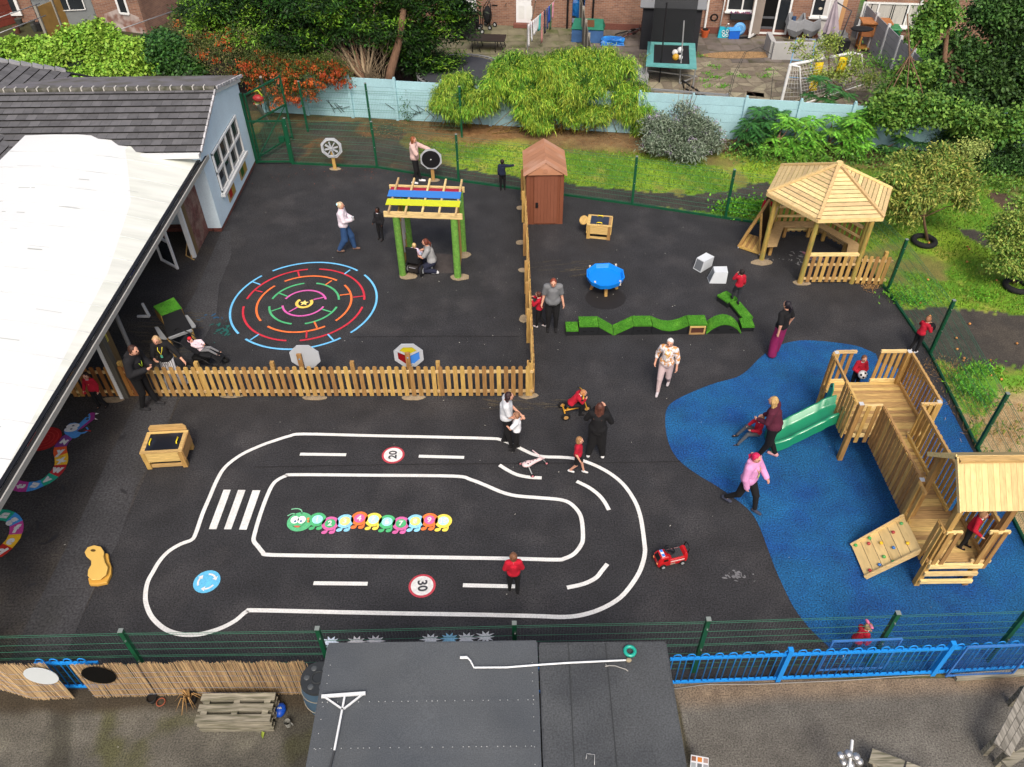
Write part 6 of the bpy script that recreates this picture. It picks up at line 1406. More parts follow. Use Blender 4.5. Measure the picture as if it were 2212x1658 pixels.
# ---- left garden ----
def bike(c,ang,mat,label,s=1.,lean=.12,group=None):
    t=thing('bicycle',label,'bicycle',c,ang,group); R_=.33*s
    Mx=Matrix.Rotation(lean,3,'X')
    def v(x,z,y=0): return Mx@Vector((x*s,y*s,z*s))
    for x in (-.52,.52):
        m=MB(); m.torus(v(x,.33),R_,.022*s,Mx@Vector((0,1,0)),24,6); w=m.build('wheel',P_('tyre_pale','b9bcbe',.5) if mat is white else rubber,t); m=MB()
        for k in range(10): a=2*PI*k/10; m.tube(v(x,.33),v(x+.32*math.cos(a),.33+.32*math.sin(a)),.003,n=4)
        m.build('spokes',galv,w)
    m=MB()
    for p,q in (((-.52,.33),(-.05,.33)),((-.05,.33),(-.18,.82)),((-.52,.33),(-.16,.72)),((-.05,.33),(.38,.72)),((-.16,.74),(.36,.8)),((.36,.84),(.52,.33))): m.tube(v(*p),v(*q),.02*s,n=8)
    m.build('frame',mat,t); m=MB(); m.beam(v(-.3,.87),v(-.05,.87),.13*s,.05*s); m.build('saddle',black,t); m=MB(); m.tube(v(.34,.82),v(.33,.98),.015,n=6); m.path([v(.33,.98,-.28),v(.36,.98,0),v(.33,.98,.28)],.015,6); m.build('handlebar',black,t)
bike(GQ(1720,0,270,150,0,1.764)+Vector((.0,-.25,0)),FA,white,'white bicycle leaning on the brick wall left of the white door',1.05)
bike(GQ(1720,0,230,145,0,1.764)+Vector((0,.15,0)),FA+.2,black,'dark bicycle parked behind the white bicycle',.95)
bike(GQ(1720,0,1110,215,0,1.764),.5,P_('bike_grey','6c6e72',.4),'grey bicycle fallen against the fence beside the blue tarpaulin heap',.9,lean=1.1)
bike(GQ(1720,0,1090,235,0,1.764),.9,P_('bike_red','5d2b2b',.4),'dark red bicycle fallen on top of the grey one',.8,lean=1.2)
def tarp(c,rx,ry,rz,label,seed,mat=None,cat='tarpaulin',name='tarpaulin'):
    m=MB(); n=26; k=14; vs=[]
    for j in range(k+1):
        t=PI/2*j/k
        for i in range(n):
            a=2*PI*i/n; q=Vector((math.cos(a)*math.sin(t),math.sin(a)*math.sin(t),math.cos(t)))
            q=Vector((max(-.85,min(.85,q.x*1.25)),max(-.85,min(.85,q.y*1.25)),max(0,min(.85,q.z*1.2))))
            f=1+.22*mnoise.noise(q*3.2+Vector((seed,0,0)))+.1*mnoise.noise(q*8)
            vs.append((c[0]+q.x*rx*f,c[1]+q.y*ry*f,q.z*rz*f))
    m.add(vs,[(j*n+i,(j+1)*n+i,(j+1)*n+(i+1)%n,j*n+(i+1)%n) for j in range(k) for i in range(n)],.5,False)
    return m.build(name,mat or M('tarp_blue',hexc('1b67b5'),.4,.2,3,0,c2=hexc('2b86d4'),mix=(.5,.6)),label=label,cat=cat)
tarp(GQ(1720,0,540,130,0,1.764)+Vector((0,.35,0)),.75,.5,1.9,'tall object wrapped in blue tarpaulin beside the white back door',1)
tarp(GQ(1720,0,830,120,0,1.764)+Vector((.0,.4,0)),.95,.5,1.25,'wide blue tarpaulin cover over a box against the brick wall',2)
tarp(GQ(1720,0,1015,290,0,1.764),.6,.35,.28,'crumpled blue tarpaulin heap on the ground beside the green box',3)
bx_=thing('storage_box','low blue wooden box with a green pitched felt lid and brown patch','box',GQ(1720,0,855,285,0,1.764)+Vector((0,.35,0)),FA)
MB().bx(-.72,.72,-.35,.35,0,.62).build('body',M('box_blue',hexc('3a5f8f'),.7,.25,3,0,c2=hexc('62503f'),mix=(.6,.75)),bx_)
m=MB(); m.slab([(-.75,-.4,.6),(.75,-.4,.6),(.68,.05,.95),(-.62,.05,.95)],(0,-1,1),.04); m.slab([(.75,.42,.55),(-.75,.42,.55),(-.62,.05,.95),(.68,.05,.95)],(0,1,1),.04); m.slab([(.75,-.4,.6),(.78,.42,.55),(.68,.05,.95)],(1,0,0),.03); m.build('lid',M('lid_green',hexc('1f6b55'),.8,.2,3,0),bx_)
m=MB(); m.slab([(-.3,-.3,.69),(.3,-.3,.69),(.28,-.02,.91),(-.25,-.02,.91)],(0,-1,1),-.004); m.build('rust_patch',P_('rust_brown','5a3a24',.9),bx_)
tb=thing('folding_table','low black metal garden table on thin legs','table',GQ(1720,0,195,350,0,1.764)+Vector((0,.4,0)),-.12)
MB().bx(-.85,.8,-.45,.45,.5,.53).build('top',M('table_black',hexc('1c1e1f'),.4,.2,3,0,spec=.6),tb)
for x in (-.55,.5): 
    MB().path([(x-.12,-.4,0),(x-.12,-.4,.5),(x-.12,.4,.5),(x-.12,.4,0)],.02,6).build('leg',black,tb)
    MB().path([(x+.25,-.4,0),(x+.1,-.4,.5),(x+.1,.4,.5),(x+.25,.4,0)],.02,6).build('leg',black,tb)
tr=thing('round_trampoline','large round trampoline with a dark mat behind the pale wall','trampoline',(-1.9,31.9,0))
MB().tube((0,0,.86),(0,0,.88),1.62,n=40,sm=False).build('mat',M('tramp_mat',hexc('3a3d42'),.7,.1,2,0,fine=(30,.1)),tr)
m=MB(); m.torus((0,0,.88),1.8,.035,(0,0,1),44,8); m.build('rim',galv,tr)
m=MB()
for k in range(44): a=2*PI*k/44; m.tube((1.62*math.cos(a),1.62*math.sin(a),.87),(1.79*math.cos(a),1.79*math.sin(a),.88),.012,n=4)
m.build('springs',galv,tr)
for k in range(6): a=2*PI*k/6+.3; MB().tube((1.8*math.cos(a),1.8*math.sin(a),0),(1.8*math.cos(a),1.8*math.sin(a),.88),.025,n=8).build('leg',galv,tr)
# washing line
wlp=thing('washing_line','thin washing line pole and cord over the flagstones','washing line',GQ(1720,0,455,300,0,1.764))
pA=GY(*Q(1720,0,455,165,1.764),35.3); pB=GY(*Q(1720,0,640,0,1.764),38.3)
MB().path([pA,pA.lerp(pB,.5)-Vector((0,0,.08)),pB],.008,5).build('cord',white,wlp,True); MB().tube((pA.x,pA.y,0),pA+Vector((.0,0,.05)),.02,n=8).build('pole',galv,wlp,True)
MB().tube(GQ(1720,0,480,150,0,1.764),GY(*Q(1720,0,510,0,1.764),37.5),.02,n=6).build('prop',galv,wlp,True)
rs=random.Random(12)
cl=[('d5d6d8',.95,'white shirt'),('d0d2d6',.8,'white top'),('d9dadb',.62,'white towel'),('cfd1d4',.6,'white vest'),('d8d8d6',.55,'white cloth'),('4fb3b0',.7,'teal cloth'),('b98481',1.3,'dusty pink towel'),('232a44',1.0,'navy trousers'),('3a4a6c',.9,'blue jeans'),('1f49a0',.7,'royal blue top'),('4f6b4a',1.1,'olive green towel'),('cf8fa0',.7,'pink top')]
for i,(h,L,lb) in enumerate(cl):
    a=pA.lerp(pB,(i+.2)/12.6); b=pA.lerp(pB,(i+.95)/12.6); m=MB(); V=[]; nx=6; nz_=6; 
    for j in range(nz_+1):
        for q in range(nx+1):
            p=a.lerp(b,q/nx)-Vector((0,0,L*j/nz_+.03)); p+=Vector((.03*math.sin(q*1.9+i)*j/nz_+.04*math.sin(i)*j/nz_,.03*math.cos(q*2.3+i)*j/nz_,0)); V.append(p)
    m.add(V,[(j*(nx+1)+q,j*(nx+1)+q+1,(j+1)*(nx+1)+q+1,(j+1)*(nx+1)+q) for j in range(nz_) for q in range(nx)],.5,True)
    o=m.build('hanging_clothes',M('cloth_'+h,hexc(h),.9,.08,3,0),label=f'{lb} pegged on the washing line, number {i+1} from the near pole',cat='laundry',group='clothes on the washing line'); sd_=o.modifiers.new('s','SOLIDIFY'); sd_.thickness=.008
# pushchair heap, crates, bins
def buggyframe(c,ang,label):
    t=thing('folded_pushchair',label,'pushchair',c,ang); m=MB(); m.path([(-.2,0,.1),(-.1,0,1.0),(.1,.1,1.3),(.25,.1,1.1),(.2,0,.1)],.022,6); m.path([(-.25,.4,.1),(-.1,.4,1.0),(.1,.4,1.3)],.022,6); m.build('frame',black,t); MB().ell((0,.2,.6),(.2,.22,.42)).build('seat',blackF,t)
    for x,y in ((-.25,-.05),(.25,-.05),(-.25,.45),(.25,.45)): wheel((x,y,.12),.12,.04,(0,1,0),t,rimm=P_('rim_silver','c5cacc',.3,metal=.4))
buggyframe(GQ(1720,0,120,230,0,1.764),.3,'black folded pushchair with a hooped frame at the edge of the conifer')
buggyframe(GQ(1720,0,180,195,0,1.764),-.5,'second black folded pushchair leaning towards the white bicycle')
bb_=thing('barbecue','black covered barbecue trolley under the conifer edge','barbecue',GQ(1720,0,45,260,0,1.764)); MB().bx(-.5,.5,-.3,.3,.15,1.0).build('body',M('bbq',hexc('17181a'),.5,.2,4,0),bb_,bevel=.03); MB().bx(-.6,.6,-.3,.3,1.01,1.05).build('shelf',brick_d,bb_)
for x in (-.45,.45): wheel((x,-.25,.1),.1,.04,(1,0,0),bb_)
ch=thing('garden_chair','pale folded metal garden chair lying at the foot of the conifer','chair',GQ(950,0,1650,320),.6); m=MB()
for a,b in (((-.2,0,0),(.1,0,.8)),((.2,.1,0),(.45,.1,.8)),((.1,0,.8),(.45,.1,.8)),((-.05,0,.4),(.3,.1,.4)),((-.2,0,0),(.2,.1,0)),((.3,-.2,0),(-.1,.1,.45))): m.tube(a,b,.02,n=6)
m.build('frame',P_('chair_pale','b4b7b6',.5),ch)
cr=thing('wire_trolley','grey wheeled trolley of clear plastic boxes','trolley',GQ(1720,0,1085,130,0,1.764)); MB().bx(-.35,.35,-.2,.2,.75,1.15).build('box',P_('clearbox','a3adab',.3),cr,bevel=.02); MB().bx(-.4,.4,-.22,.22,1.16,1.22).build('lid',P_('clearlid','c3c9c9',.3),cr)
for x in (-.35,.35): MB().path([(x,-.2,0),(x,-.2,.75),(x,.2,.75),(x,.2,0)],.02,6).build('leg',chrome,cr)
rbn=thing('recycling_bin','royal blue lidded bin against the garden fence','bin',GQ(1720,0,1160,120,0,1.764)); m=MB(); m.add([(-.22,-.22,0),(.22,-.22,0),(.22,.22,0),(-.22,.22,0),(-.27,-.27,.85),(.27,-.27,.85),(.27,.27,.85),(-.27,.27,.85)],[(0,3,2,1),(4,5,6,7)]+[(i,(i+1)%4,(i+1)%4+4,i+4) for i in range(4)],.5); m.build('body',P_('bin_blue','1f55c4',.4),rbn); MB().bx(-.3,.3,-.3,.3,.86,.98).build('lid',P_('bin_bluelid','3a7ce0',.4),rbn,bevel=.03)
wl_=thing('car_wheel','car wheel with a silver rim leaning by the blue tarpaulin','wheel',GQ(1720,0,755,160,0,1.764)); MB().torus((0,0,.12),.24,.09,(.1,-.4,1),24,10).build('tyre',rubber,wl_); MB().tube((0,0,.08),(.01,-.04,.18),.17,n=16).build('rim',chrome,wl_)
m=MB(); m.tube(GQ(1720,0,740,120,0,1.764),GQ(1720,0,740,120,0,1.764)+Vector((.05,0,1.6)),.09,.07,n=10); m.build('timber_post',woodGrey,label='short wooden log post between the two blue tarpaulins',cat='post')
# ---- right garden ----
tp=thing('rectangular_trampoline','rectangular trampoline with a teal edge pad and black net','trampoline',(6.7,33.9,0))
def TT(x,y,z): return G(*Q(2300,0,x,y,2.117),z)
oc=[TT(258,520,.8),TT(662,545,.8),TT(650,345,.8),TT(275,332,.8)]; ic=[TT(318,500,.8),TT(606,512,.8),TT(600,362,.8),TT(325,352,.8)]
m=MB()
for i in range(4): j=(i+1)%4; m.slab([oc[i],oc[j],ic[j],ic[i]],(0,0,1),.05)
m.build('edge_pad',M('pad_teal',hexc('5a9a97'),.5,.15,3,0,c2=hexc('86b5ae'),mix=(.6,.75)),tp,True)
m=MB(); m.slab([p-Vector((0,0,.015)) for p in ic],(0,0,1),.01); m.build('mat',P_('mat_black','1b1d1f',.7),tp,True)
for p in oc: q=p.lerp((oc[0]+oc[2])/2,.04); MB().tube((q.x,q.y,0),(q.x,q.y,.76),.03,n=8).build('leg',galv,tp,True)
for (xa,ya),(xb,yb_) in (((365,655),(425,20)),((525,662),(562,165)),((672,300),(700,0))):
    a=TT(xa,ya,0); b=GY(*Q(2300,0,xb,yb_,2.117),a.y+.35); MB().tube(a,b,.03,n=8).build('net_pole',galv if xa!=365 else black,tp,True)
MB().beam(TT(270,560,.35),TT(668,610,.3),.05,.05).build('brace',galv,tp,True); MB().beam(TT(525,665,.03),TT(660,605,.3),.05,.05).build('brace',galv,tp,True)
netm=M('net_black',hexc('1d1f22'),.8,.1,3,0,alpha=.86)
a=oc[3]+Vector((.15,.1,0)); b=oc[2]+Vector((-.1,.1,0)); 
for p,q in ((a,b),(oc[0].lerp(oc[3],.45)+Vector((.1,0,0)),a)):
    m=MB(); m.add([p,q,q+Vector((0,0,2.1)),p+Vector((0,0,2.1))],[(0,1,2,3)],.5); m.build('net',netm,tp,True)
for p,q in ((a,b),(a,oc[0].lerp(oc[3],.45))): MB().tube(p+Vector((0,0,2.1)),q+Vector((0,0,2.1)),.02,n=6).build('top_bar',galv,tp,True)
for (x,y),h,r_,lb in (((490,420),'c8c8c4',.13,'cream football, left one on the trampoline mat'),((495,455),'b98f2c',.14,'mustard yellow ball on the trampoline mat'),((530,400),'c9cbcc',.13,'white football, rearmost on the trampoline mat'),((532,458),'d6d6d4',.1,'small black and white football on the trampoline mat')):
    c=TT(x,y,.8+r_*.6); m=MB(); m.ell(c,(r_,r_,r_),14,10); m.build('ball',M('ball_'+h,hexc(h),.5,.15,9,0),label=lb,cat='ball',group='balls on the trampoline')
dk=thing('dark_shed','black clad garden shed with a grey felt roof behind the trampoline','shed',(7.25,36.9,0),FA)
MB().bx(-1.2,1.35,-.6,.8,0,1.9).build('wall',M('black_cladding',hexc('24262b'),.8,.2,3,.1,stretch=(.3,1,12)),dk); m=MB(); m.slab([(-1.35,-.75,1.85),(1.5,-.75,1.85),(1.5,.2,2.5),(-1.35,.2,2.5)],(0,-.6,1),.05); m.build('roof',P_('roof_midgrey','6e7174',.9),dk)
def small(lbl,cat,name,c,parts):
    t=thing(name,lbl,cat,c)
    for pn,mb,mt_ in parts: mb.build(pn,mt_,t)
    return t
c=TT(720,290,0)+Vector((0,-.1,0)); m=MB(); m.tube((0,0,0),(0,0,.32),.14,.2,n=16); m2=MB(); m2.ell((0,0,.34),(.15,.15,.06)); small('terracotta coloured pot by the white drainpipe','plant pot','plant_pot',c,[('pot',m,P_('pot_orange','b4542c',.7)),('soil',m2,P_('soil_dark','1d1712',.95))])
c=TT(948,300,0)+Vector((0,-.05,0)); small('bright blue cool box with a pale lid by the house wall','cool box','cool_box',c,[('body',MB().bx(-.24,.24,-.16,.16,0,.36),P_('cool_blue','1d5fc0',.35)),('lid',MB().bx(-.26,.26,-.18,.18,.365,.43),P_('cool_lid','4fa0e8',.35))])
m=MB(); m.ell((0,.0,.3),(.3,.08,.3),20,12); m2=MB(); m2.torus((0,-.06,.3),.2,.02,(0,1,0),20,6); small('round pale blue plastic disc leaning behind the cool box','disc','plastic_disc',TT(995,292,0)+Vector((0,.12,0)),[('disc',m,P_('disc_blue','5f9fd6',.4)),('ring',m2,P_('disc_rim','86b9e0',.4))])
c=TT(880,300,0); m=MB(); m.add([(-.32,-.06,0),(.32,-.06,0),(.32,.1,0),(-.32,.1,0),(-.28,-.02,.5),(.27,-.02,.42),(.27,.05,.42),(-.28,.05,.5)],[(0,3,2,1),(4,5,6,7)]+[(i,(i+1)%4,(i+1)%4+4,i+4) for i in range(4)],.5); m2=MB()
for x,z in ((-.1,.28),(.08,.3),(-.06,.13),(.1,.12)): m2.torus((x,-.065,z),.06,.02,(0,1,0),14,5)
small('turquoise shopping bag with pale ring pattern by the house wall','bag','shopping_bag',c,[('bag',m,P_('bag_teal','27a3b8',.6)),('ring_pattern',m2,P_('bag_ring','cfe0e2',.6))])
m=MB(); m.beam(TT(880,245,.15),TT(915,190,.8),.08,.04); m.build('white_board',white,label='short white strip leaning above the turquoise bag',cat='board')
m=MB(); m.beam(TT(1000,302,.04),TT(1075,298,.04),.1,.07); m.build('black_block',black,label='flat black block on the slabs right of the cool box',cat='block')
# planter wall, egg chairs, parasol, hutch, bin
pl_=thing('grey_planter','L shaped light grey rendered garden wall with a planting trough','planter',(13.1,35.2,0)); gr_=M('render_grey',hexc('a5a6a4'),.8,.08,2,0)
def T8(x,y,z): return G(*Q(2800,0,x,y,1.984),z)
a,b,c=T8(180,440,0),T8(565,445,0),T8(195,300,.55)
m=MB(); m.beam(Vector((a.x,a.y,.36)),Vector((b.x,b.y,.36)),.2,.72); m.build('front_wall',gr_,pl_,True); m=MB(); m.beam(Vector((a.x,a.y+.11,.359)),Vector((a.x+.1,a.y+1.3,.359)),.2,.715); m.build('side_wall',gr_,pl_,True)
m=MB(); m.beam(Vector((b.x-.05,b.y+.11,.359)),Vector((b.x,b.y+.9,.359)),.2,.715); m.build('side_wall',gr_,pl_,True)
for x,lb in ((350,'grey tub garden chair holding blue clothes, left of the pair'),(465,'empty grey tub garden chair, right of the pair')):
    c=T8(x,300,0)+Vector((0,.2,0)); t=thing('tub_chair',lb,'chair',c,0,'grey tub chairs by the french doors'); n=6; m=MB(); lv=[(.42,.95),(.5,.6),(.3,.3)]
    vs=[(r_*math.cos(2*PI*k/n+PI/6),r_*.8*math.sin(2*PI*k/n+PI/6)+.15*(z-.3),z+.18*math.sin(2*PI*k/n+PI/6)) for r_,z in lv for k in range(n)]
    vs+=[(r_*.9*math.cos(2*PI*k/n+PI/6),r_*.72*math.sin(2*PI*k/n+PI/6)+.15*(z-.3),z+.02+.18*math.sin(2*PI*k/n+PI/6)) for r_,z in [(.42,.95),(.42,.55),(.25,.42)] for k in range(n)]
    f=[(q*n+k,q*n+(k+1)%n,(q+1)*n+(k+1)%n,(q+1)*n+k) for q in (0,1,3,4) for k in range(n)]+[(k,(k+1)%n,3*n+(k+1)%n,3*n+k) for k in range(n)]+[tuple(range(5*n,6*n))]
    m.add(vs,f,.5); m.build('shell',M('chair_grey',hexc('7d8083'),.8,.12,6,0),t)
    for q in (-.2,.2): MB().tube((q,-.1,0),(q*.8,-.05,.35),.02,n=6).build('leg',woodX,t)
    if x==350: MB().box((-.1,.1,.75),(.16,.1,.4)).build('jeans',P_('denim','2c4668',.9),t); MB().ell((.05,-.1,.5),(.14,.08,.05)).build('trainers',P_('trainer_blue','3e6aa8',.7),t)
pr_=thing('closed_parasol','closed grey-mauve cantilever parasol with its pole in front of the cream door','parasol',T8(670,370,0)); c=pr_.location.copy()
top=GY(*Q(2800,0,665,5,1.984),c.y+.2); m=MB(); n=16; k2=6; vs=[]
bot=GY(*Q(2800,0,625,240,1.984),c.y+.2)
for j in range(k2+1):
    p=top.lerp(bot,j/k2)
    for i in range(n): a=2*PI*i/n; r_=(.05+.27*(j/k2))*(1+.2*(-1)**i); vs.append(p+Vector((r_*math.cos(a),r_*math.sin(a),0)))
m.add(vs,[(j*n+i,j*n+(i+1)%n,(j+1)*n+(i+1)%n,(j+1)*n+i) for j in range(k2) for i in range(n)],.5); m.build('canopy',M('parasol_mauve',hexc('9c9299'),.9,.15,3,0),pr_,True)
MB().path([c+Vector((0,0,.2)),c+Vector((.25,.1,1.6)),top+Vector((.1,0,-.1)),top],.03,8).build('arm',P_('arm_grey','46484b',.5),pr_,True)
tarp(T8(680,340,0)+Vector((-.15,.2,0)),.55,.5,.6,'slumped grey fabric cover beside the parasol foot',9,M('cover_grey',hexc('66686a'),.9,.2,3,0),'cover','furniture_cover')
MB().bx(*sum([[v-.22,v+.22] for v in (T8(700,400,0).x,T8(700,400,0).y)],[]),0,.6).build('base_block',P_('base_dark','2a2c2e',.7),pr_,True)
ht=thing('rabbit_hutch','brown wooden rabbit hutch beside the green bin','hutch',T8(920,390,0)+Vector((0,.3,0)),FA)
for x in (-.5,.5):
    for y in (-.25,.25): MB().bx(x-.04,x+.04,y-.04,y+.04,0,1.2).build('leg',woodRed,ht)
MB().bx(-.55,.55,-.3,.3,.65,1.2).build('body',M('hutch_wood',hexc('8a5733'),.8,.2,5,0),ht); MB().bx(-.1,.45,-.32,-.305,.72,1.14).build('door',M('hutch_door',hexc('a06a40'),.8,.2,5,0),ht); MB().bx(-.65,.65,-.42,.4,1.21,1.26).build('roof',MATS['hutch_door'],ht); MB().bx(-.52,.52,-.28,.28,.1,.14).build('shelf',woodRed,ht)
tarp(T8(900,240,0),.4,.25,.0001+.01,'x',3) if 0 else None
m=MB(); m.ell(T8(880,238,1.35)+Vector((0,.35,0)),(.5,.3,.09),12,6); m.build('black_sheet',blackF,label='crumpled black sheet lying on top of the rabbit hutch',cat='sheet')
gb_=thing('wheelie_bin','dark green wheelie bin against the right brick house','bin',T8(1045,400,0)+Vector((0,.2,0)),FA); m=MB(); m.add([(-.24,-.28,.06),(.24,-.28,.06),(.24,.28,.06),(-.24,.28,.06),(-.3,-.36,1.0),(.3,-.36,1.0),(.3,.34,1.0),(-.3,.34,1.0)],[(0,3,2,1),(4,5,6,7)]+[(i,(i+1)%4,(i+1)%4+4,i+4) for i in range(4)],.5); gbn=P_('bin_green','1c5a38',.45); m.build('body',gbn,gb_); MB().bx(-.32,.32,-.39,.37,1.003,1.1).build('lid',M('bin_lid',hexc('2d7a4c'),.4,.05,2,0),gb_,bevel=.03)
for x in (-.22,.22): wheel((x,.3,.1),.1,.05,(1,0,0),gb_)
# goal and rebounder
gl=thing('football_goal','white football goal with a sagging net behind the pale wall','goal',(11.3,30.5,0))
def GL(x,y,z): return G(*Q(2800,0,x,y,1.984),z)
b1=GL(250,790,0); t1=GY(*Q(2800,0,325,485,1.984),b1.y); t2=GY(*Q(2800,0,790,395,1.984),b1.y+1.9); b2=Vector((t2.x-.0,t2.y,0)); k1=GL(415,790,0)+Vector((.0,.15,0)); tk=t1+Vector((.35,-.05,-.05))
for a,b in ((b1,t1),(t1,t2),(t2,b2)): MB().tube(a,b,.06,n=10).build('goal_post',white,gl,True)
MB().path([t1,tk,k1],.035,8).build('stay',white,gl,True); k2_=b2+(k1-b1); tk2=t2+(tk-t1); MB().path([t2,tk2,k2_],.035,8).build('stay',white,gl,True); MB().tube(k1,k2_,.03,n=8).build('ground_bar',white,gl,True)
m=MB(); n=22
for i in range(n+1): 
    f=i/n; m.path([t1.lerp(t2,f)*1.0+Vector((0,0,-.04)),tk.lerp(tk2,f).lerp(k1.lerp(k2_,f),.45)+Vector((-.05,.12,-.08)),k1.lerp(k2_,f)],.006,4)
for j in range(1,12):
    f=j/12; q=lambda u: (tk.lerp(k1,f)).lerp(tk2.lerp(k2_,f),u); m.path([q(u)+Vector((0,.12*math.sin(PI*f),-.05*math.sin(PI*u))) for u in (0,.25,.5,.75,1)],.006,4)
for j in range(1,9): m.path([b1.lerp(t1,j/9),k1.lerp(tk,j/9)],.006,4)
for j in range(1,5): m.path([b1.lerp(k1,j/5),t1.lerp(tk,j/5)],.006,4)
m.build('net',P_('net_white','c9c9c4',.8),gl,True)
for (x,y),lb in (((517,570),'long yellow cloth hanging in the middle of the goal net'),((695,530),'shorter yellow cloth at the right of the goal net')):
    c=GY(*Q(2800,0,x,y,1.984),b1.y+.7); m=MB(); V=[c+Vector((dx*.16+.03*math.sin(z*3),.03*math.sin(dx*9+z),.55-z*.16)) for z in range(8 if x==517 else 5) for dx in (-1,-.3,.4,1)]
    R_=8 if x==517 else 5; m.add(V,[(j*4+i,j*4+i+1,j*4+i+5,j*4+i+4) for j in range(R_-1) for i in range(3)],.5,True); o=m.build('yellow_cloth',P_('cloth_yellow','d0b51c',.8),label=lb,cat='cloth',group='yellow cloths on the goal net'); o.modifiers.new('s','SOLIDIFY').thickness=.01
rbf=thing('rebound_frame','light blue folding rebound frame on thin legs in front of the grey planter','frame',T8(400,560,0)); m=MB(); a,b=T8(300,575,.1),T8(465,585,.1); c,d=a+Vector((.25,.6,1.35)),b+Vector((.1,.6,1.35))
for p,q in ((a,b),(a,c),(b,d),(c,d),(a.lerp(c,.45),b.lerp(d,.45))): m.tube(p,q,.02,n=6)
m.build('frame',P_('frame_lightblue','6aa6cf',.4),rbf,True); MB().beam(c,d,.16,.03).build('top_tray',galv,rbf,True)
m=MB(); m.slab([T8(*p,.004) for p in [(0,680),(130,695),(130,725),(0,712)]][::-1],(0,0,1),.002); m.build('drain_cover',M('drain_rust',hexc('4a372c'),.8,.2,9,0),label='rusty rectangular drain cover in the crazy paving',cat='drain cover')
m=MB(); c=TT(1010,440,0.); m.flat([p for p in ellpts(c,1.75,.42,30)],.009); m.build('gravel_patch',M('gravel_tan',hexc('8f7350'),.9,.25,6,0,fine=(20,.4)),kind='structure')
m=MB()
for pth in ([TT(905,800,.0),TT(950,600,.5),TT(1040,420,.9),TT(1160,375,1.),TT(1250,430,.8)],[TT(1250,800,0),TT(1262,640,.5),TT(1275,560,.8)],[TT(915,800,.0),TT(965,600,.5),TT(1050,425,.9)]): m.path(pth,.012,5)
m.build('wire_hoop',P_('wire_dark','3a3c36',.6),label='thin dark bent wire hoops arching over the crazy paving',cat='wire')
t=thing('metal_table_frame','black metal lattice frame tipped on its side behind the pale wall','frame',TT(640,730,0)); m=MB(); a,b,c,d=TT(545,640,.5),TT(560,700,.1),TT(760,800,.1),TT(740,770,.45)
for p,q in ((a,d),(b,c),(a,b),(d,c)): m.beam(p,q,.05,.05)
for k in range(1,12): m.beam(a.lerp(d,k/12),b.lerp(c,k/12),.01,.01)
m.beam(b,b+Vector((-.05,-.4,-.09)),.03,.03); m.beam(c,c+Vector((.1,-.3,-.09)),.03,.03); m.build('lattice',black,t,True)
pn=thing('grey_planter_trough','small grey trough planter with straggly stems beside the garden fence','planter',TT(215,640,0)); MB().bx(-.25,.25,-.45,.45,0,.4).build('trough',P_('trough_grey','8a8d8e',.7),pn); m=MB(); rs=random.Random(2)
for k in range(12): x,y=rs.uniform(-.2,.2),rs.uniform(-.4,.4); m.path([(x,y,.35),(x+rs.uniform(-.15,.15),y+rs.uniform(-.1,.1),.8),(x+rs.uniform(-.25,.25),y,1.0)],.008,4)
m.build('stems',P_('stem_green','5a6a32',.8),pn)
# ---- far left: rear house, shed, red fence ----
b0=G(*Q(0,0,1225,285)); hb=thing('brick_outhouse','brick house end with a white window and whitewashed lower wall at the top left','house',b0)
A=Vector((b0.x-2.6,b0.y+.9,0)); Bp=Vector((b0.x,b0.y,0)); Cc=Vector((b0.x+.7,b0.y+3,0))
m=MB(); m.slab([A,Bp,Bp+Vector((0,0,5)),A+Vector((0,0,5))],(-.33,-.95,0),.25); m.build('front_wall',brk,hb,True); m=MB(); m.slab([Bp+Vector((.003,.01,0)),Cc,Cc+Vector((0,0,5)),Bp+Vector((.003,.01,5))],(.97,-.2,0),.2); m.build('side_wall',brk,hb,True)
dx=(Bp-A).normalized(); nn=Vector((dx.y,-dx.x,0))
def onw(px,py):
    d=Vector(ray(px,py)); o=Vector((0,0,CAMZ)); t_=(A-o).dot(nn)/d.dot(nn); p=o+d*t_; return (p-A).dot(dx),p.z
wa=onw(*Q(0,0,955,-10)); wb_=onw(*Q(0,0,1075,118)); z0=wb_[1]; z1=z0+1.0; ua,ub=wa[0]+.05,wb_[0]
def wp(u,z,o=0): return A+dx*u+nn*o+Vector((0,0,z))
m=MB(); m.slab([wp(ua,z0,.02),wp(ub,z0,.02),wp(ub,z1,.02),wp(ua,z1,.02)],nn,.018); w=m.build('window',glassD,hb,True)
m=MB()
for p,q in ((wp(ua,z0,.04),wp(ub,z0,.04)),(wp(ua,z1,.04),wp(ub,z1,.04)),(wp(ua,z0,.042),wp(ua,z1,.042)),(wp(ub,z0,.042),wp(ub,z1,.042))): m.beam(p,q,.05,.09)
m.build('frame',white,w,True)
m=MB(); m.slab([wp(.3,0,.012),wp((Bp-A).length-.05,0,.012),wp((Bp-A).length-.2,.75,.012),wp(1.5,1.05,.012),wp(.5,.7,.012)],nn,.008); m.build('whitewash',M('whitewash',hexc('a79a93'),.9,.3,3,0,c2=hexc('7d5c50'),mix=(.45,.6)),hb,True)
s0=G(*Q(0,0,400,255)); sh2=thing('grey_shed','grey painted garden shed with white framed windows at the top left','shed',s0+Vector((1.0,.9,0)),.12); gsh=M('shed_grey',hexc('74797a'),.8,.1,3,0)
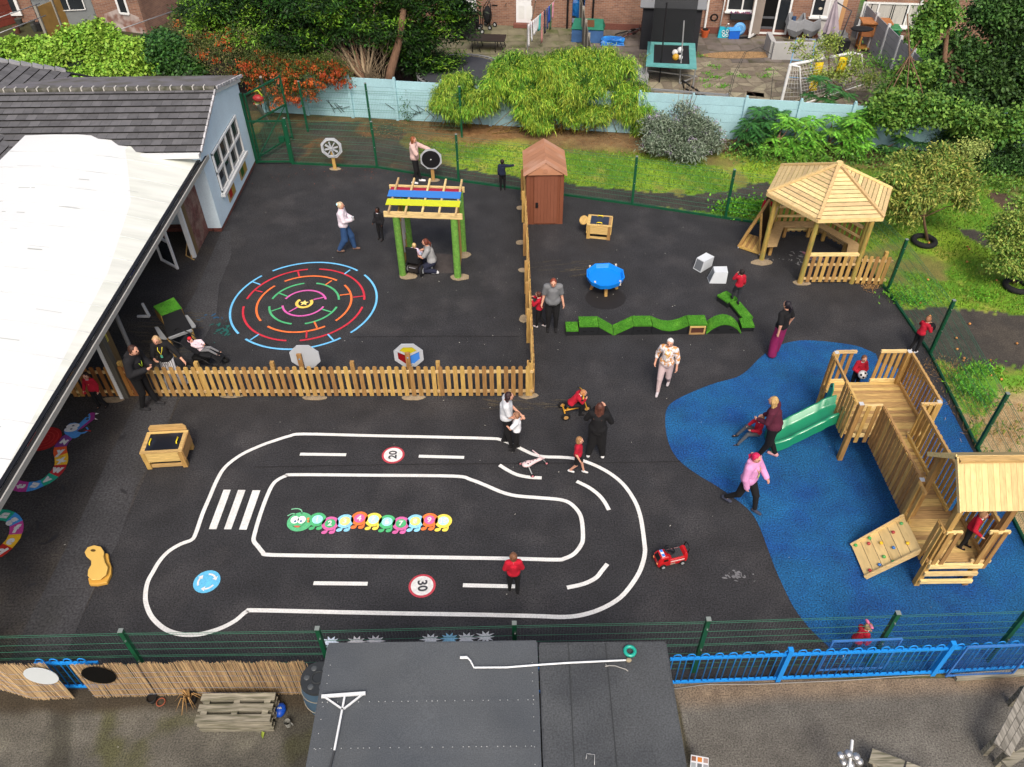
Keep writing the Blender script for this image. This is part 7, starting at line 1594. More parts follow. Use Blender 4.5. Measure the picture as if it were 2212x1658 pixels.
MB().bx(-1.35,1.35,-.8,.9,0,1.7).build('wall',gsh,sh2); m=MB(); m.slab([(-1.6,-1.0,1.65),(1.6,-1.0,1.65),(1.75,.4,2.5),(-1.45,.4,2.5)],(0,-.6,1),.05); m.build('roof',M('shed_felt',hexc('82898b'),.9,.12,2,0),sh2); m=MB(); m.slab([(1.36,-.8,1.65),(1.36,.9,1.65),(1.36,.3,2.35)],(1,0,0),.04); m.build('gable',gsh,sh2)
m=MB(); m.bx(-.45,1.0,-.83,-.815,.9,1.5); w=m.build('window',glassD,sh2); m=MB()
for x in (-.45,.25,.96): m.bx(x,x+.05,-.86,-.831,.88,1.52)
m.bx(-.45,1.0,-.86,-.831,1.48,1.53); m.bx(-.45,1.0,-.86,-.831,.87,.9); m.build('frame',white,w)
f0,f1=G(*Q(0,0,-60,330)),G(*Q(0,0,330,120)); panel_fence((f0.x-2,f0.y-.6),(f1.x+1,f1.y+1),1.5,'dark red painted panel fence at the top left corner',M('fence_red',hexc('6e3227'),.85,.2,3,.1),n=5)
f0,f1=G(*Q(0,0,400,330)),G(*Q(0,0,880,120)); panel_fence((f0.x,f0.y),(f1.x,f1.y),1.45,'yellow brown timber fence sloping past the grey shed',M('fence_ochre',hexc('8c6f3c'),.85,.2,3,.1),n=4,slats=1)
m=MB(); rs=random.Random(6)
jt=thing('garden_clutter','heap of dark pots and planters beside the red fence','pots',G(*Q(0,0,270,240)))
for k in range(9): x,y=rs.uniform(-.9,.9),rs.uniform(-.6,.6); q=rs.uniform(.1,.2); MB().tube((x,y,0),(x,y,q*2),q*.7,q,n=10).build('pot',P_('pot_'+str(k%3),('1f1f20','5a3a2c','3c3e3a')[k%3],.8),jt)
m=MB(); m.path([G(*Q(0,0,-40,160),2.2),G(*Q(0,0,330,30),2.2)],.02,6); m.path([G(*Q(0,0,-40,290),1.6),G(*Q(0,0,380,130),1.6)],.02,6); m.build('wire_line',galv,label='grey wires strung across the top left garden in front of the red fence',cat='wire')
h4=thing('white_window_house','corner of a house with a white framed window at the extreme top left','house',GY(10,10,41)); c=h4.location.copy()
m=MB(); m.bx(c.x-6,c.x+1.2,41.2,41.4,0,5); m.build('wall',brk,h4,True); m=MB(); m.bx(c.x-2.4,c.x+.5,41.15,41.19,c.z-.4,c.z+1.3); w=m.build('window',glassD,h4,True); m=MB()
for x in (-2.45,-.9,.45): m.bx(c.x+x,c.x+x+.14,41.06,41.145,c.z-.45,c.z+1.3)
m.bx(c.x-2.45,c.x+.6,41.05,41.14,c.z-.55,c.z-.4); m.build('frame',white,w,True)
m=MB(); m.path([GY(*Q(0,0,1000,245),33),GY(*Q(0,0,1480,80),36)],.02,5); m.build('aerial_cable',galv,label='thin pale cable crossing in front of the brick house end',cat='cable')
# red ball toy and pole behind the gate
t=thing('hopping_toy','red ball toy with green strap hanging behind the mesh gate','toy',GQ(950,0,40,900)); MB().ell(GY(*Q(950,0,40,818),27.6),(.2,.14,.13)).build('ball',P_('ball_red','a8232a',.4),t,True); MB().path([GY(*Q(950,0,x,y),27.6) for x,y in ((5,760),(35,750),(70,790),(60,850),(25,870),(5,820))],.03,6).build('strap',P_('strap_lime','a3b42c',.5),t,True)
MB().tube(GQ(950,0,130,1025),GY(*Q(950,0,30,860),27.6),.07,n=10).build('white_tube',P_('tube_pale','b9b2a6',.6),label='pale slanted tube standing behind the mesh gate',cat='tube')
MB().tube(GQ(950,0,150,960),GY(*Q(950,0,60,640),28.2),.05,n=8).build('grey_pole',P_('pole_dull','77756e',.7),label='dull grey pole leaning behind the mesh gate',cat='pole')
# ================= vegetation =================
def leaves(P,D,L,Wd,N=None,bend=.0):
    """rhombic leaves: base points P, directions D, lengths L, widths Wd"""
    n=len(P); D=D/np.linalg.norm(D,axis=1,keepdims=True)
    if N is None: N=RNG.normal(size=(n,3))
    S=np.cross(D,N); S/=np.linalg.norm(S,axis=1,keepdims=True)+1e-9
    L=np.broadcast_to(np.asarray(L,float),(n,))[:,None]; Wd=np.broadcast_to(np.asarray(Wd,float),(n,))[:,None]
    V=np.stack([P,P+D*L*.5+S*Wd/2,P+D*L+np.array([0,0,-1])*bend*L,P+D*L*.5-S*Wd/2],1)
    return V.reshape(-1,3)
def subdiv(blobs,k,f=.42,seed=1):
    r=np.random.default_rng(seed+len(blobs)); out=[]
    for b in blobs:
        for q in range(k):
            d=r.normal(size=3); d/=np.linalg.norm(d); d[2]=abs(d[2])*1.0-.25 if r.random()<.8 else d[2]; d[1]=-abs(d[1]) if r.random()<.6 else d[1]
            g=f*r.uniform(.65,1.25); out.append((b[0]+d[0]*b[3]*(1-g*.6),b[1]+d[1]*b[4]*(1-g*.6),max(.15,b[2]+d[2]*b[5]*(1-g*.6)),b[3]*g,b[4]*g,b[5]*g))
    return out
def blob_pts(blobs,n,lo=.55,noise_s=.9,na=.3):
    vol=np.array([b[3]*b[4]*b[5] for b in blobs])**.7; cnt=RNG.multinomial(n,vol/vol.sum()); P=[];O=[];K=[]
    for k,(b,c) in enumerate(zip(blobs,cnt)):
        d=RNG.normal(size=(c,3)); d/=np.linalg.norm(d,axis=1,keepdims=True); d[:,2]=np.where(d[:,2]<-.3,-d[:,2],d[:,2])
        r=RNG.uniform(lo,1.04,c)**.6; r*=1+na*(vnoise(d[:,0]*2+k*3.1,d[:,1]*2+d[:,2]*2,noise_s*1.3,k,3)-.5)*2
        P.append(np.array(b[:3])+d*r[:,None]*np.array(b[3:6])); O.append(d); K.append(np.full(c,k))
    return np.concatenate(P),np.concatenate(O),np.concatenate(K)
def BL(px,py,Y,rx,rz,ry=None,zmin=None):
    c=GY(px,py,Y); s=math.hypot(Y,CAMZ-c.z)/FPX; return (c.x,c.y,c.z,rx*s,(ry or rx*.75)*s,rz*s)
def foliage(name,parent,blobs,nclump,per,L,Wd,mat,droop=.2,spread=.16,out=.6,lo=.6,up=.0,horiz=False,na=.3,sub=0,sf=.42,kr=.35):
    if sub: blobs=subdiv(blobs,sub,sf)
    P,O,K=blob_pts(blobs,nclump,lo,na=na)
    cr=RNG.random(len(P))*(1-kr)+kr*RNG.random(len(blobs))[K]; cd=O*out+RNG.normal(size=P.shape)*.5+np.array([0,0,up-droop])
    P2=np.repeat(P,per,0)+RNG.normal(size=(len(P)*per,3))*spread*np.array([1,1,.45 if horiz else .8]); D2=np.repeat(cd,per,0)+RNG.normal(size=(len(P)*per,3))*.55
    if horiz: D2[:,2]*=.45
    r=np.clip(np.repeat(cr,per)*.75+RNG.random(len(P2))*.3,0,1); n=len(P2)
    N=RNG.normal(size=(n,3))*.5+np.array([0,0,1.]) 
    V=leaves(P2,D2,L*RNG.uniform(.7,1.2,n),Wd*RNG.uniform(.7,1.2,n),N,droop*.3)
    return mesh_np(name,V,np.arange(4*n).reshape(-1,4),r,mat,parent,True)
def LM(name,h,h2=None,rv=.4,hue=.012,mix=(.42,.6),**k):
    m=M(name,hexc(h),.6,.25,1.1,rv,hue=hue,c2=hexc(h2) if h2 else None,mix=mix,spec=.3,**k); 
    b=m.node_tree.nodes['Principled BSDF']; b.inputs['Subsurface Weight'].default_value=0
    return m
bark=M('bark',hexc('6b5240'),.95,.3,6,.2,stretch=(4,4,.7)); bark2=M('bark_pale',hexc('8a7a62'),.95,.25,6,.25,stretch=(4,4,.7))
def trunk(parent,pts,r0,r1,mat=bark,name='trunk'):
    pts=[Vector(p) for p in pts]; n=len(pts); MB().path(pts,[r0+(r1-r0)*i/(n-1) for i in range(n)],9).build(name,mat,parent,True)
# conifer
cn=thing('conifer_tree','huge dark green conifer with brighter tips spreading over the pale blue wall','tree',(-4.8,31.2,0))
blobs=[BL(470,30,34,70,45),BL(540,20,33,90,55),BL(640,10,33,90,60),BL(740,20,32.5,100,60),BL(840,5,32.5,90,60),BL(930,20,32.5,75,60),BL(965,75,32.3,45,45),BL(560,100,32,85,42),BL(640,85,31.6,80,42),BL(720,75,31.6,70,42),BL(520,60,32.6,80,40),BL(905,110,32,55,50),BL(925,150,32,40,38),BL(800,60,32,90,40),BL(950,150,32.6,45,40),BL(880,70,32.6,80,50),BL(985,40,32.6,40,45),BL(690,-20,33,150,60),BL(870,-30,33,150,60),BL(600,135,31.6,60,28),BL(450,70,33.5,60,30)]
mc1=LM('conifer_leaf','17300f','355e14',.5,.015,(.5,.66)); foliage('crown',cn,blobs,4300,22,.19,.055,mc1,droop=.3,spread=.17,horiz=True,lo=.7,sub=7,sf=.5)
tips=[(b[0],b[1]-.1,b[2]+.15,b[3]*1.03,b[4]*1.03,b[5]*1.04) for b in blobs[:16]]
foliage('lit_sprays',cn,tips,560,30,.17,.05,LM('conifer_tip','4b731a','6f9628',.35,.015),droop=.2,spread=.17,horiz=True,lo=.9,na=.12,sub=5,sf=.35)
foliage('inner_shade_foliage',cn,[BL(760,130,33.4,170,60,40),BL(860,140,33.2,90,50,40)],700,14,.2,.04,LM('inner_shade_leaf','2b2116','46331f',.4),droop=.6,spread=.25,lo=.3)  # dark leaf colour stands in for the shade inside the crown
def TY(px,py,Y): return GY(px,py,Y)
trunk(cn,[TY(838,190,30.6),TY(845,150,30.7),TY(862,90,31),TY(872,20,31.4)],.2,.11); 
for i,(x,y) in enumerate([(700,75),(715,60),(735,85),(745,50),(760,80),(775,60),(785,90),(800,70),(690,100),(815,60)]):
    trunk(cn,[TY(800+i,190,30.5+.05*i),TY(790-(790-x)*.35,150,30.7),TY(x,y,31.2)],.06+.02*(i%3),.03,bark2 if i%2 else bark,'branch')
m=MB(); rs=random.Random(3)
for k in range(90):
    a=TY(rs.uniform(770,830),rs.uniform(165,190),30.6); b=TY(rs.uniform(640,860),rs.uniform(60,130),31.+rs.uniform(-.3,.5)); m.path([a,a.lerp(b,.5)+Vector((rs.gauss(0,.15),0,.1)),b],[.012,.008,.004],4)
tag(m.build('twigs',bark2,cn,True),kind='stuff')
# firethorn with orange berries
py=thing('firethorn_bush','firethorn bush loaded with orange berries spilling over the wall','bush',(-7.6,29.4,0))
fb_=[BL(600,165,29.8,58,40),BL(660,170,29.5,50,36),BL(710,155,29.6,38,30),BL(570,140,30.2,45,30),BL(640,200,29.2,40,22),BL(580,205,29.3,28,28),BL(740,170,29.7,20,18)]
foliage('leaves',py,fb_,1700,13,.08,.03,LM('firethorn_leaf','2c3a17','4f5c22',.4),droop=.2,spread=.12)
foliage('berries',py,[(b[0],b[1]-.15,b[2]-.1,b[3],b[4],b[5]) for b in fb_],300,22,.07,.055,LM('berry_orange','8f3a12','a85020',.4,.012),droop=1.2,spread=.07,lo=.85)
py2=thing('firethorn_bush','sparser tangled firethorn with a few orange berry sprays left of the conifer','bush',(-9.4,30.2,0))
fb2=[BL(430,115,31.5,60,35),BL(490,130,31,55,35),BL(535,110,31.2,40,40),BL(410,75,33,45,25),BL(520,165,30.5,30,20)]
foliage('leaves',py2,fb2,1000,12,.09,.035,LM('tangle_leaf','3a4a22','6b6a3a',.45,.02),droop=.1,spread=.16)
foliage('berries',py2,fb2,42,40,.065,.05,LM('berry_orange','8f3a12','a85020',.4,.012),droop=1.,spread=.09,lo=.9)
m=MB(); 
for k in range(60): a=TY(rs.uniform(410,540),rs.uniform(120,175),30.8); m.path([a,a+Vector((rs.gauss(0,.3),-.1,.3)),a+Vector((rs.gauss(0,.5),0,rs.uniform(-.2,.6)))],[.012,.009,.005],4)
tag(m.build('stems',bark2,py2,True),kind='stuff')
# ivy hedge
iv=thing('ivy_hedge','bright yellow green ivy hedge behind the tiled school roof','hedge',(-14,30.5,0))
hb_=[BL(30,112,32.5,42,34),BL(85,118,32.3,45,30),BL(140,118,32,45,34),BL(180,98,31.8,40,36),BL(212,78,31.8,34,28),BL(185,75,32,26,22),BL(240,105,31.5,40,34),BL(282,120,31.2,36,30),BL(100,145,31.5,70,26),BL(190,145,31.2,80,30),BL(270,150,31,60,24),BL(325,140,31,32,30),BL(-20,118,32.5,45,34),BL(20,145,32,60,22)]
foliage('leaves',iv,hb_,5200,11,.13,.12,LM('ivy_leaf','68912c','90b240',.45,.015),droop=.5,spread=.1,lo=.86,na=.25,sub=9,sf=.4)
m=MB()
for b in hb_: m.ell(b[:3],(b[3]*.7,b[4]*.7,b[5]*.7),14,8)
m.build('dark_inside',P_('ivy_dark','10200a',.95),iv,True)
iv2=thing('dark_ivy','dark green ivy mound between the bright hedge and the firethorn','hedge',(-10.8,30.6,0))
foliage('leaves',iv2,[BL(370,130,31,40,40),BL(350,105,32,35,25),BL(400,150,30.7,35,24)],1100,12,.12,.11,LM('ivy_dark_leaf','1f3f1a','3c6425',.4,.012),droop=.5,spread=.13,lo=.82)
# bamboo
def bamboo(label,base,blobs,n,cul,seed,c1='5a8824',c2='a3b53c'):
    t=thing('bamboo_clump',label,'bamboo',base); 
    foliage('leaves',t,blobs,int(n*1.35),26,.2,.026,LM('bamboo_leaf_'+str(seed),c1,c2,.5,.02,(.46,.6)),droop=1.0,spread=.1,out=.5,lo=.7,na=.2,sub=9,sf=.36,kr=.6)
    foliage('inner_leaves',t,[(b[0],b[1],b[2],b[3]*.82,b[4]*.82,b[5]*.84) for b in blobs],n//3,22,.17,.025,LM('bamboo_inner_'+str(seed),'274c12','3f6e1c',.4),droop=1.1,spread=.14,lo=.5)  # darker green paints in the shaded gaps between plumes
    m=MB(); r=random.Random(seed)
    for k in range(cul):
        a=Vector((base[0]+r.gauss(0,.5 if cul<60 else 1.3),base[1]+r.gauss(0,.2),0)); b_=r.choice(blobs); c=Vector((b_[0]+r.gauss(0,.3),b_[1],b_[2])); m.path([a,a.lerp(c,.5)+Vector((0,0,.3)),c],[.012,.01,.006],4)
    tag(m.build('canes',M('bamboo_cane',hexc('8a7438'),.7,.2,4,.3),t,True),kind='stuff'); return t
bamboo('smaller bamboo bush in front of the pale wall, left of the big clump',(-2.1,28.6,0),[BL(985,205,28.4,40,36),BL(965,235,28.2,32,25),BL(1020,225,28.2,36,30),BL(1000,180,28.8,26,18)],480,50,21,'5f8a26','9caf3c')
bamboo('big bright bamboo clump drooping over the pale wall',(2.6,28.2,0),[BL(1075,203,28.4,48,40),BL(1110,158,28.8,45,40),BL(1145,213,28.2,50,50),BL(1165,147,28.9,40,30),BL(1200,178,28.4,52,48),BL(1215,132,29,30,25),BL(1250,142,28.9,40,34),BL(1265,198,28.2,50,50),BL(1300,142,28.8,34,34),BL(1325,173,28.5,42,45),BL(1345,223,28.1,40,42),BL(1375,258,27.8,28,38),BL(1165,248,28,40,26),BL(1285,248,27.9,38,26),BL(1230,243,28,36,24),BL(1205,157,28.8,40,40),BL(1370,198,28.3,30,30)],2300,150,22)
lt=MB(); r=random.Random(30)
for k in range(1500):
    x=r.uniform(-5.5,5.6); y=wall_y(x)-r.uniform(.1,1.7); a=r.random()*PI; d=Vector((math.cos(a),math.sin(a),0))*.05; lt.add([(x-d.x,y-d.y,.012),(x+d.y*.15,y-d.x*.15,.02),(x+d.x,y+d.y,.015),(x-d.y*.15,y+d.x*.15,.02)],[(0,1,2,3)],r.random())
lt.build('dead_leaves',M('dead_leaf',hexc('9c7a4c'),.9,.2,3,.4,c2=hexc('6e4026'),mix=(.45,.6)),label='tan dead bamboo leaves littering the ground below the bamboo',cat='leaf litter',kind='stuff')
# buddleia
bd=thing('buddleia_bush','grey green buddleia bush with pale flower spikes against the wall','bush',(5.8,26.6,0))
bb=[BL(1430,285,26.7,38,38),BL(1480,275,26.6,40,42),BL(1525,295,26.4,36,36),BL(1420,315,26.2,36,26),BL(1485,320,26.,45,24),BL(1535,310,26.2,26,26)]
foliage('leaves',bd,bb,1250,15,.15,.035,LM('buddleia_leaf','4f6149','8d9a86',.4,.01,(.45,.6)),droop=.25,spread=.13,lo=.75,sub=8,sf=.4)
foliage('flower_spikes',bd,bb,80,20,.06,.04,LM('buddleia_flower','8f82a0','a79fae',.2),droop=.1,spread=.06,lo=.97)
m=MB()
for k in range(40): b_=r.choice(bb); m.path([(5.6+r.gauss(0,.5),26.3,0),(b_[0]+r.gauss(0,.3),b_[1],b_[2])],[.014,.006],4)
for k in range(5): m.path([(5.9+.12*k,26.7,1.3),(5.9+.2*k,26.8,2.2+.1*k)],[.01,.006],4)
tag(m.build('stems',bark2,bd,True),kind='stuff')
# sumac
def sumac(label,base,ros,seed,mat):
    t=thing('sumac_shrub',label,'shrub',base); r=np.random.default_rng(seed); V=[];Fn=[];R_=[]; k=0; st=MB()
    for (c,s) in ros:
        c=np.array(c); st.path([Vector((base[0]+r.normal(0,.25),base[1],0)),Vector(c)-Vector((0,0,.05))],[.03,.015],5)
        nf=int(r.integers(10,14))
        for f in range(nf):
            az=2*PI*f/nf+r.normal(0,.15); el=r.uniform(.1,.7); L=s*r.uniform(.75,1.05); rr_=r.random()
            hd=np.array([math.cos(az),math.sin(az),0]); sd=np.array([-math.sin(az),math.cos(az),0])
            for q in range(2,14):
                u=q/13; p=c+hd*L*u*math.cos(el)+np.array([0,0,1])*(L*u*math.sin(el)-L*.75*u*u)
                tl=L*.27*math.sin(PI*min(1,u*.9+.15))
                for sg in (-1,1):
                    d=sd*sg+hd*.45+np.array([0,0,-.25]); d/=np.linalg.norm(d); w=hd*.036*s/.5
                    V+= [p-w*.5,p+d*tl*.5+w,p+d*tl,p+d*tl*.5-w]; Fn.append([k,k+1,k+2,k+3]); k+=4; R_.append(min(1,max(0,rr_*.6+r.random()*.4)))
    mesh_np('fronds',np.array(V),np.array(Fn),R_,mat,t,True); tag(st.build('stems',bark,t,True),kind='stuff'); return t
sl=LM('sumac_leaf','4d8a2a','7cb540',.4,.012); sl2=LM('sumac_leaf_dark','2c5a2a','44773a',.4,.012)
def RS(lst,Y,s): return [((lambda g:(g.x,g.y,g.z))(GY(px,py,Y+dy)),s*q) for px,py,dy,q in lst]
sumac('bright green sumac with star shaped frond clusters, left of the gazebo roof',(9.4,25.9,0),RS([(1700,255,.4,1),(1755,262,.2,1.1),(1725,262,.3,1),(1740,282,0,1.1),(1705,300,.1,.9),(1670,300,.2,.9),(1760,320,-.2,1),(1700,330,-.3,.9),(1735,335,-.3,.9),(1780,310,0,.8),(1650,318,0,.8),(1690,270,.3,.9),(1775,340,-.3,.8),(1655,340,-.2,.7),(1720,315,-.1,1),(1750,300,0,1),(1685,320,-.2,.9),(1710,270,.2,1),(1765,290,.1,.9)],26,.62),5,sl)
sumac('tall sumac with spiky fronds standing right of the bright one',(11.3,26,0),RS([(1900,235,.2,1.1),(1875,245,.3,1),(1800,285,0,1),(1848,258,0,1.2),(1855,285,0,1.),(1830,300,-.1,.9),(1865,310,-.1,1),(1850,335,-.3,.9),(1800,255,.3,.8),(1880,290,.2,.7),(1845,315,-.2,1),(1835,275,.1,1.1),(1870,275,0,.9),(1822,320,-.2,.8)],26,.66),6,sl)
sumac('darker feathery sumac beside the buddleia',(8.0,26.3,0),RS([(1640,240,.3,1),(1620,265,.1,1),(1610,290,0,.9),(1655,265,.2,1),(1600,310,-.1,.7),(1690,245,.5,.9),(1630,300,-.1,.9),(1665,235,.6,.8),(1640,285,0,1),(1600,285,.1,.8),(1625,325,-.2,.8),(1670,285,.2,1)],26.4,.66),7,sl2)
sumac('low dark sumac suckers in the shade right of the tall sumac',(12.6,25.7,0),RS([(1920,320,0,1),(1950,300,.2,1),(1970,335,-.1,.9),(1900,345,-.2,.8),(1935,345,-.2,.9),(1990,310,.3,.9),(2060,350,-.5,1),(2040,370,-.6,.9)],25.9,.6),8,sl2)
sumac('sumac top with dark fronds growing through the goal net',(10.6,28.9,0),RS([(1770,170,0,1),(1800,190,0,1),(1790,215,-.1,1.),(1750,205,0,.8),(1830,205,.1,.9),(1735,225,0,.8)],28.6,.62),9,sl2)
# right hand trees
def tree(name,label,base,tr,blobs,n,per,L,Wd,mat,droop=.3,cat='tree',lo=.6,spread=.18,r0=.1,inner=None):
    t=thing(name,label,cat,base); 
    if tr: 
        trunk(t,tr,r0,r0*.35)
        for b in blobs[:10]: e=Vector(b[:3]); s_=Vector(tr[-1]) if len(tr)<3 else Vector(tr[len(tr)//2]); trunk(t,[s_,s_.lerp(e,.5)+Vector((0,0,.12)),e],r0*.35,.012,name='limb')
    foliage('crown',t,blobs,n,per,L,Wd,mat,droop=droop,spread=spread*.8,lo=lo,sub=6,sf=.5,kr=.55)
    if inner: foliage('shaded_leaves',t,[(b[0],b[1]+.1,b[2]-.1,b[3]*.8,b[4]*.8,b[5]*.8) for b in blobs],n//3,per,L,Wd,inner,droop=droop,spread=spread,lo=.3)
    return t
dk_=LM('leaf_darkgreen','24401c','46682c',.45,.015); md_=LM('leaf_midgreen','3c6424','6d8f38',.45,.018); yl_=LM('leaf_yellowgreen','6a8434','93a04c',.35,.015)
tree('sycamore_tree','large dark broadleaf tree filling the upper right corner of the picture',(15.4,27.5,0),[TY(2110,330,27.4),TY(2080,240,27.6),TY(2040,130,28),TY(2050,30,28.5)],
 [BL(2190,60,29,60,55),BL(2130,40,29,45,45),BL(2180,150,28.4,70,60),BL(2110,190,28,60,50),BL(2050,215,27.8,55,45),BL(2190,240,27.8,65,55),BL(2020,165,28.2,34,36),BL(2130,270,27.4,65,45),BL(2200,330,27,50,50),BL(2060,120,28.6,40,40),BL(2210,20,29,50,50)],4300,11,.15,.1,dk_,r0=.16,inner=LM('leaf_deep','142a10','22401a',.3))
tree('maple_tree','loose mid green tree with yellowing leaves between the goal and the dark tree',(13.4,27.2,0),[TY(1985,310,27),TY(1990,230,27.2),TY(1965,120,27.6),TY(1960,30,28.2)],
 [BL(1985,95,28.2,24,34),BL(1955,165,27.8,26,24),BL(1935,215,27.4,38,24),BL(1890,235,27.3,34,20),BL(1985,165,27.8,28,35),BL(2010,60,28.4,26,40),BL(2030,40,28.6,34,36),BL(1905,240,26.2,34,22),BL(1950,262,26.,36,24),BL(2005,255,25.9,38,28),BL(2065,262,25.7,40,28),BL(2125,270,25.5,42,30),BL(2190,275,25.3,45,32),BL(1930,225,26.4,34,22),BL(2030,230,26,38,24)],2000,11,.15,.11,md_,r0=.06)
tree('ash_sapling','slim sapling with pale yellow green leaves growing beside the goal',(13.1,31.2,0),[GQ(2840,0,860,860),TY(1790,170,31),TY(1790,90,31.3)],[BL(1790,110,31.2,22,34),BL(1755,130,31,18,20),BL(1815,165,31,24,20),BL(1725,105,31.2,12,20),BL(1830,130,31,16,16),BL(1770,165,30.9,28,14),BL(1850,155,31,14,20),BL(1880,170,30.8,22,14)],300,10,.12,.06,yl_,r0=.03,lo=.4)
tree('laurel_hedge','dense dark glossy shrub mass at the right edge below the dark tree',(16.3,24.6,0),None,[BL(2190,345,25,50,45),BL(2120,320,25.6,45,40),BL(2150,380,24.8,45,22),BL(2060,310,26,45,30),BL(2205,390,24.4,40,22)],1500,12,.1,.05,dk_,cat='shrub')
tree('climbing_rose','airy pale leaved climber standing up behind the gazebo tree',(13.3,24.6,0),[(13.3,24.6,0),TY(2070,340,24.7)],[BL(2085,340,24.6,22,28),BL(2060,360,24.6,20,20),BL(2110,325,24.8,14,18)],260,11,.09,.05,LM('rose_leaf','7b8f4a','a3ab5c',.3),cat='shrub',r0=.02,lo=.4)
pc=LM('peach_leaf','52742a','a0a04e',.5,.015,(.45,.6))
g=G(2003,520); tree('peach_tree','small tree with long curling yellow green leaves right of the gazebo',g,[g,TY(1995,470,g.y+.1),TY(2000,420,g.y+.1)],[BL(1930,385,g.y+.4,35,28),BL(1985,355,g.y+.6,45,28),BL(2040,370,g.y+.6,42,28),BL(1920,430,g.y+.2,32,30),BL(1980,420,g.y+.1,50,35),BL(2045,425,g.y+.2,45,32),BL(2090,440,g.y+.2,22,22),BL(1950,470,g.y-.1,34,16),BL(2075,390,g.y+.5,32,22),BL(2025,335,g.y+.8,25,18)],1700,12,.15,.045,pc,droop=.35,r0=.05,lo=.6,spread=.12)
g2=G(2190,612); tree('apple_tree','small apple tree in a tyre planter at the right edge',g2,[g2,TY(2190,560,g2.y+.1),TY(2190,500,g2.y+.1)],[BL(2190,480,g2.y+.3,45,30),BL(2165,520,g2.y+.2,38,28),BL(2205,540,g2.y+.1,40,32),BL(2165,565,g2.y-.1,34,20),BL(2205,585,g2.y-.1,30,16),BL(2215,450,g2.y+.5,35,25)],1150,12,.085,.05,LM('apple_leaf','4f7a2a','94a24c',.4,.015),droop=.4,r0=.045,spread=.11)
for i,(c,lb) in enumerate(((G(2195,622),'black tyre planter at the foot of the apple tree'),(G(1995,525),'black planter ring at the foot of the peach tree'),(G(1850,575)+Vector((.0,.0,0)),'dark round planter behind the short picket section'))):
    m=MB(); m.torus(c+Vector((0,0,.07)),.3,.08,(0,0,1),30,10); m.build('tyre_planter',rubber,label=lb,cat='planter',group='black tyre planters on the right lawn')
m=MB(); rr2=random.Random(77)
for k in range(26):
    p=G(rr2.uniform(1960,2200),rr2.uniform(500,830)); 
    if p.x<10.8: continue
    m=MB(); m.ell(p+Vector((0,0,.03)),(.035,.035,.03),8,6); m.build('windfall_apple',M('windfall',hexc('b0793f'),.6,.2,6,.4),label='small fallen orange brown apple lying on the right lawn',cat='apple',group='windfall apples on the right lawn')
def weeds(label,pts,n,L,Wd,mat,s=.35,h=.14,name='weeds'):
    t=[]; V=[]
    P=[]
    for p in pts: P.append(np.array([p.x,p.y,0])+RNG.normal(size=(n,3))*np.array([s,s*.6,0])+np.abs(RNG.normal(size=(n,3)))*np.array([0,0,h]))
    P=np.concatenate(P); D=RNG.normal(size=P.shape)*.7+np.array([0,0,.6]); n=len(P)
    mesh_np(name,leaves(P,D,L*RNG.uniform(.6,1.2,n),Wd*RNG.uniform(.7,1.2,n)),np.arange(4*n).reshape(-1,4),RNG.random(n),mat,kind='stuff',label=label,cat='weeds')
wm_=LM('weed_leaf','4a8a1e','6fa82c',.35)
weeds('bright leafy weeds inside the back fence left of the gazebo',[GQ(1900,700,x,y) for x,y in ((1860,195),(1960,190),(2060,170),(1900,220),(2120,190))],260,.1,.07,wm_)
weeds('bright weeds along the outside of the right mesh fence',[GQ(2840,700,x,y) for x,y in ((1150,920),(1250,960),(1330,970),(1850,930),(1760,1560),(1900,1540))]+[G(2075,830),G(2090,850),G(2130,875),G(2110,855)],230,.11,.03,wm_,s=.2)
weeds('dark undergrowth at the foot of the sumacs and right hand trees',[G(x,y) for x,y in ((1640,345),(1700,352),(1780,352),(1850,350),(1920,358),(1990,360),(2060,385),(2130,400),(2190,410),(1610,335))],300,.13,.06,md_,s=.5,h=.22)
weeds('straggly grass clumps and weeds in the right hand garden behind the wall',[GQ(2840,0,x,y) for x,y in ((1060,560),(1150,640),(1100,720),(1250,560),(1200,800),(1350,620),(1300,760),(1180,480))],420,.2,.04,LM('garden_weed','3f7a1c','6a9a34',.4),s=.7,h=.3)
weeds('small weeds between the crazy paving stones',[TT(x,y,0) for x,y in ((780,530),(820,545),(750,590),(790,620),(890,685),(930,595),(720,650),(760,690),(1050,620),(1000,610),(860,700),(1240,560),(1200,620),(700,455),(830,620),(1230,600))],60,.08,.03,wm_,s=.12,h=.04)
weeds('dry straw coloured grass on the sand outside the right fence',[G(x,y) for x,y in ((2040,790),(2060,810),(2090,860),(2120,900),(2160,880),(2190,920),(2140,940),(2180,950))],260,.13,.008,M('straw',hexc('a98553'),.9),s=.3,h=.03)
weeds('ivy trailing up the pale wall panel',[Vector((x,wall_y(x)-.08,0)) for x in (-4.0,-3.9,-3.8)],60,.06,.05,dk_,s=.1,h=.5)
